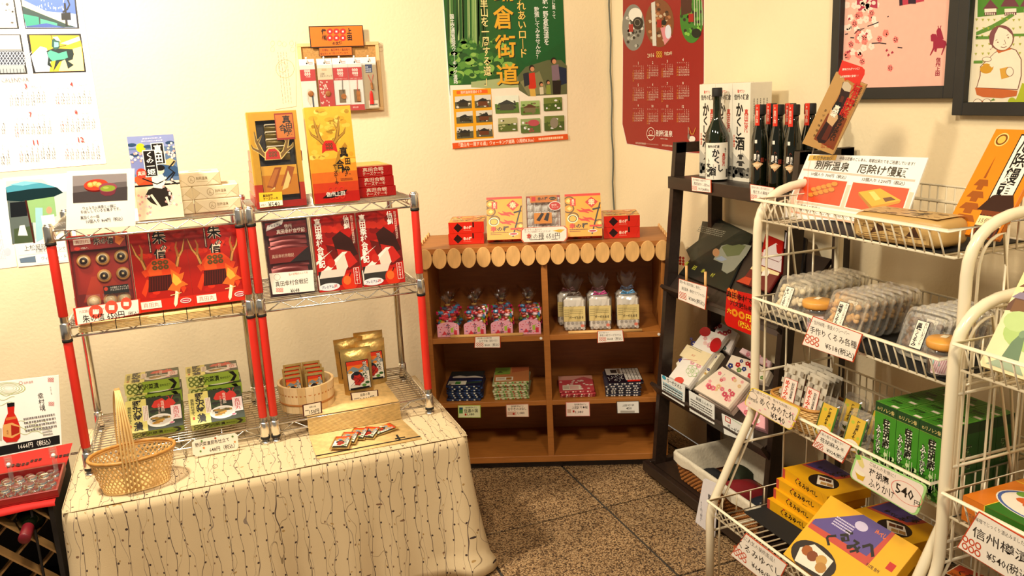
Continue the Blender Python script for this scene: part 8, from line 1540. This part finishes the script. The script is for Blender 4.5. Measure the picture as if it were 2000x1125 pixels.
# bottom basket: yellow walnut-cake boxes
YW, YD, YH = .185, .135, .0275
def yfront(a):
    a.rect(0, 0, 1, 1, '#e8b41c'); a.rect(0, 0, .06, 1, '#c8584a'); a.text('くるみゆべし', .30, .22, .80, .80, '#2a180e', .06); a.rect(.34, .80, .38, .95, '#c8322c'); a.line([(.88, .95), (.96, .1)], .0006, '#b8881a')
def ytop(a):
    a.rect(0, 0, 1, 1, '#e8b41c'); a.poly([(0, 1), (.02, .42), (.62, .62), (.66, 1)], '#c8584a'); a.poly([(.02, 1), (.04, .5), (.55, .68), (.58, 1)], '#5a4a86'); a.ell(.60, .34, .24, .26, '#2a1a12', 24, 12); a.poly([(.40, .42), (.62, .54), (.82, .34), (.62, .16)], '#e9e0d0'); [a.poly([(x, y), (x+.08, y+.05), (x+.14, y-.03), (x+.06, y-.08)], c) for x, y, c in ((.46, .40, '#7a4218'), (.54, .46, '#5a2e12'), (.58, .30, '#c09a5c'), (.66, .36, '#b58a4c'))]; a.text('くる\nみ', .40, .62, .62, .92, '#1a1210', .08); a.text('ゆべし', .18, .60, .40, .74, '#1a1210', .08)
def ybox(label, x, y, z, rz=0, front=True):
    t = carton('cake_box', label, 'box', pose((x, y, z), -90+rz), YW, YH, YD, '#e2ad1a', 'yellow walnut cake boxes in the bottom basket', 'print_satin', .001, key='ybox'); art('yfront', t, yfront, YW, YH); art('ytop', t, ytop, YW, YD, name='top_print', mtx=pose((0, 0, YH), 0, -90)); return t
for k in range(4): ybox('yellow cake box, %s of the four-high pile at the basket\'s left' % ('lowest', 'second', 'third', 'topmost')[k], 1.372+.012*k, 1.668-.002*k, z4_+LT+.0003+(YH+.0003)*k, (2, -2, 1, -3)[k])
for k in range(3): ybox('yellow cake box, %s of the three-high pile at the basket\'s right' % ('lowest', 'middle', 'topmost')[k], 1.415+.006*k, 1.432+.003*k, z4_+LT+.0003+(YH+.0003)*k, (0, 2, -2)[k])
m = pose((1.232, 1.385, z4_+.025), -90, -48); t = carton('cake_box', 'large yellow cake box with a purple corner leaning in front of the piles', 'box', m, .27, .185, .028, '#e2ad1a', None)
a = Art(.27, .185); a.rect(0, 0, 1, 1, '#e9b61c'); a.poly([(.02, .60), (.40, 1), (.76, 1), (.74, .48), (.02, .48)], '#c8584a'); a.poly([(.03, .62), (.40, 1), (.72, 1), (.68, .58), (.03, .55)], '#6a5a9a'); a.text('く', .22, .42, .36, .60, '#17100e', .07); a.text('る', .34, .56, .46, .74, '#17100e', .07); a.text('み', .46, .50, .60, .68, '#17100e', .07); a.text('へ', .58, .60, .74, .74, '#17100e', .08); a.text('そば処 信州', .72, .40, .86, .60, '#3a2a14', .03); a.rect(.88, .58, .95, .68, '#c8322c'); a.text('ゆべし', .60, .86, .72, .94, '#e8843a', .05); a.fine(.2, .68, .42, .82, 4, '#d8d0e8'); a.ell(.46, .86, .07, .06, '#cfc6e0', 14)
a.ell(.28, .18, .26, .20, '#2a1a12', 24); a.poly([(.10, .20), (.20, .34), (.46, .30), (.46, .06), (.14, .02)], '#e9e0d0'); [a.ell(x, y, .06, .07, c, 10) for x, y, c in ((.18, .22, '#a8641c'), (.26, .20, '#8a4a14'), (.36, .22, '#c9a25c'), (.40, .14, '#b98c48'))]; a.done('print', t, 'print_satin')
sixtag('red-framed tag reading ¥648 on the bottom basket rim', FS(1.186), [(325, 768), (668, 1032), (560, 1240), (198, 948)], zV, 'お土産に人気の胡桃風品！', 'くるみゆべし', '¥648(税込)')
def dpack(label, x, y, z, rz, rk):
    t = thing('pickle_pack', label, 'pack', pose((x, y, z), rz), 'dark pickle packs with orange labels'); w, d = .15, .11
    part('contents', lambda: MB().grid(lambda u, v: ((u-.5)*w, (v-.5)*d, .024*(max(0, math.sin(PI*u)*math.sin(PI*v)))**.4+.003*math.sin(u*25)*math.sin(v*20)), 20, 16).grid(lambda u, v: ((.5-u)*w, (v-.5)*d, 0), 1, 1), 'miso', t, None, True, 'dpk'); part('film', lambda: MB().grid(lambda u, v: ((u-.5)*w*1.1, (v-.5)*d*1.1, .0275*(max(0, math.sin(PI*u)*math.sin(PI*v)))**.4+.0005), 14, 12), 'clear_film', t, None, True, 'dpf')
    art('dplabel', t, lambda a: (a.rect(0, 0, 1, 1, '#efe0c4'), a.rect(.03, .04, .97, .96, '#d9782a'), a.rect(.03, .5, .97, .96, '#c8482a'), a.text('くるみ', .2, .3, .8, .7, '#3a1a10', .05), a.fine(.1, .1, .9, .25, 2, '#5a2a14')), .085, .06, name='label', material='print_gloss', mtx=pose((0, -.03, .0285), 0, -90))
dpack('dark pickle pack with an orange label behind the leaning yellow box', 1.535, 1.255, z4_+LT+.0003, -78, 1)
dpack('dark pickle pack with an orange label at the far end of the shorter rack', 1.24, 1.04, BZ2[2]+.0004, -75, 2); dpack('dark pickle pack with an orange label deeper in the shorter rack', 1.42, 1.03, BZ2[2]+.0004, -85, 2)
# shorter rack: watercolour box, pickle box, tag
m = pose((1.325, .985, BZ2[0]+.0125), -90, -30); t = carton('picture_box', 'cream box with a watercolour of a tree and stone statue on the shorter rack', 'box', m, .235, .245, .02, '#eddfb8'); a = Art(.235, .245)
a.rect(0, 0, 1, 1, '#f0e2ba'); a.rect(0, .62, 1, 1, '#f3e7b0'); a.poly([(0, .88), (.3, .98), (1, .95), (1, 1), (0, 1)], '#a9b0b4'); a.poly([(0, .52), (.10, .68), (.42, .62), (.6, .56), (0, .46)], '#7a5a4a'); a.poly([(.02, .66), (.16, .80), (.34, .70)], '#8a5f48'); a.rect(.04, .46, .5, .56, '#8d6a4a'); a.poly([(0, .57), (.5, .57), (.45, .66), (.05, .62)], '#9a8ea0'); a.ell(.42, .66, .14, .07, '#9ac06a', 14); a.ell(.3, .32, .24, .13, '#b9d08a', 20); a.ell(.14, .40, .12, .08, '#c4d79a', 14)
a.poly([(.50, .10), (.56, .34), (.48, .44), (.60, .40), (.66, .30), (.80, .46), (.74, .28), (.78, .06)], '#8a6038'); a.line([(.56, .36), (.40, .44), (.28, .42)], .004, '#9a7046'); a.line([(.62, .40), (.55, .50)], .004, '#9a7046'); a.poly([(.14, .08), (.17, .24), (.20, .30), (.25, .30), (.27, .22), (.30, .08)], '#7d9478'); a.ell(.225, .315, .03, .03, '#8fa688', 12); a.poly([(.05, .03), (.14, .10), (.30, .10), (.38, .02)], '#a9b8a0'); a.poly([(.4, .06), (.5, .12), (.8, .08), (.8, .02)], '#b98a50'); a.done('print', t, 'print_matte')
zz = BZ2[1]+.0005; m = pose((1.315, .955, zz), -90); t = carton('pickle_gift_box', 'orange and green pickle box with a plate photo on the shorter rack', 'box', m, .30, .050, .225, '#d9822a'); a = Art(.30, .225); a.rect(0, 0, 1, 1, '#3f8030'); a.rect(0, 0, .16, 1, '#d9862c'); a.rect(.0, .62, 1, 1, '#e09a34'); r2 = random.Random(5)
for k in range(12): a.line([(0, .64+.03*k), (.4, .65+.03*k+r2.uniform(-.01, .01)), (1, .64+.03*k)], .0009, '#b8681c')
a.line([(0, .615), (1, .615)], .002, '#e8d24a'); a.line([(.16, 0), (.16, .615)], .002, '#e8d24a'); a.text('信州味噌漬', .42, .66, .62, .96, '#3a2010', .05); a.text('大根 菖蒲 茄子', .1, .78, .4, .9, '#5a3414', .02); a.ell(.36, .34, .30, .24, '#ece6da', 30); a.ring(.36, .34, .29, .23, .08, '#5a74b0', 30); [a.ell(x, y, rx, ry, c, 12, ro) for x, y, rx, ry, c, ro in ((.26, .36, .09, .06, '#d8743a', 20), (.36, .28, .12, .05, '#c8683a', -10), (.38, .44, .10, .05, '#5a3a2a', 10), (.50, .36, .09, .04, '#7a8a3a', 30), (.44, .20, .10, .05, '#8a5a2c', 0), (.16, .44, .04, .05, '#7aa84a', 0))]; a.done('print', t, 'print_gloss', pose((0, 0, .050), 0, -90))
a = Art(.30, .05); a.rect(0, 0, 1, 1, '#d9862c'); a.rect(.16, 0, 1, 1, '#3f8030'); a.line([(.16, 0), (.16, 1)], .002, '#e8d24a'); a.text('みそ漬', .2, .2, .4, .8, '#e6ecd8', .05); a.done('side_print', t, 'print_gloss')
sixtag('large red-framed tag reading ¥540 on the shorter rack', FS(1.268), [(1245, 545), (1820, 880), (1640, 1230), (1052, 865)], zW, '野菜を味噌でじっくり漬込みました', '信州樽漬', '¥540(税込)')
print('DUPLABELS', {k: len(v) for k, v in LABELS.items() if len(v) > 1}); print('TRIS', sum(sum(len(p.vertices)-2 for p in o.data.polygons) for o in COL.objects if o.type == 'MESH'))
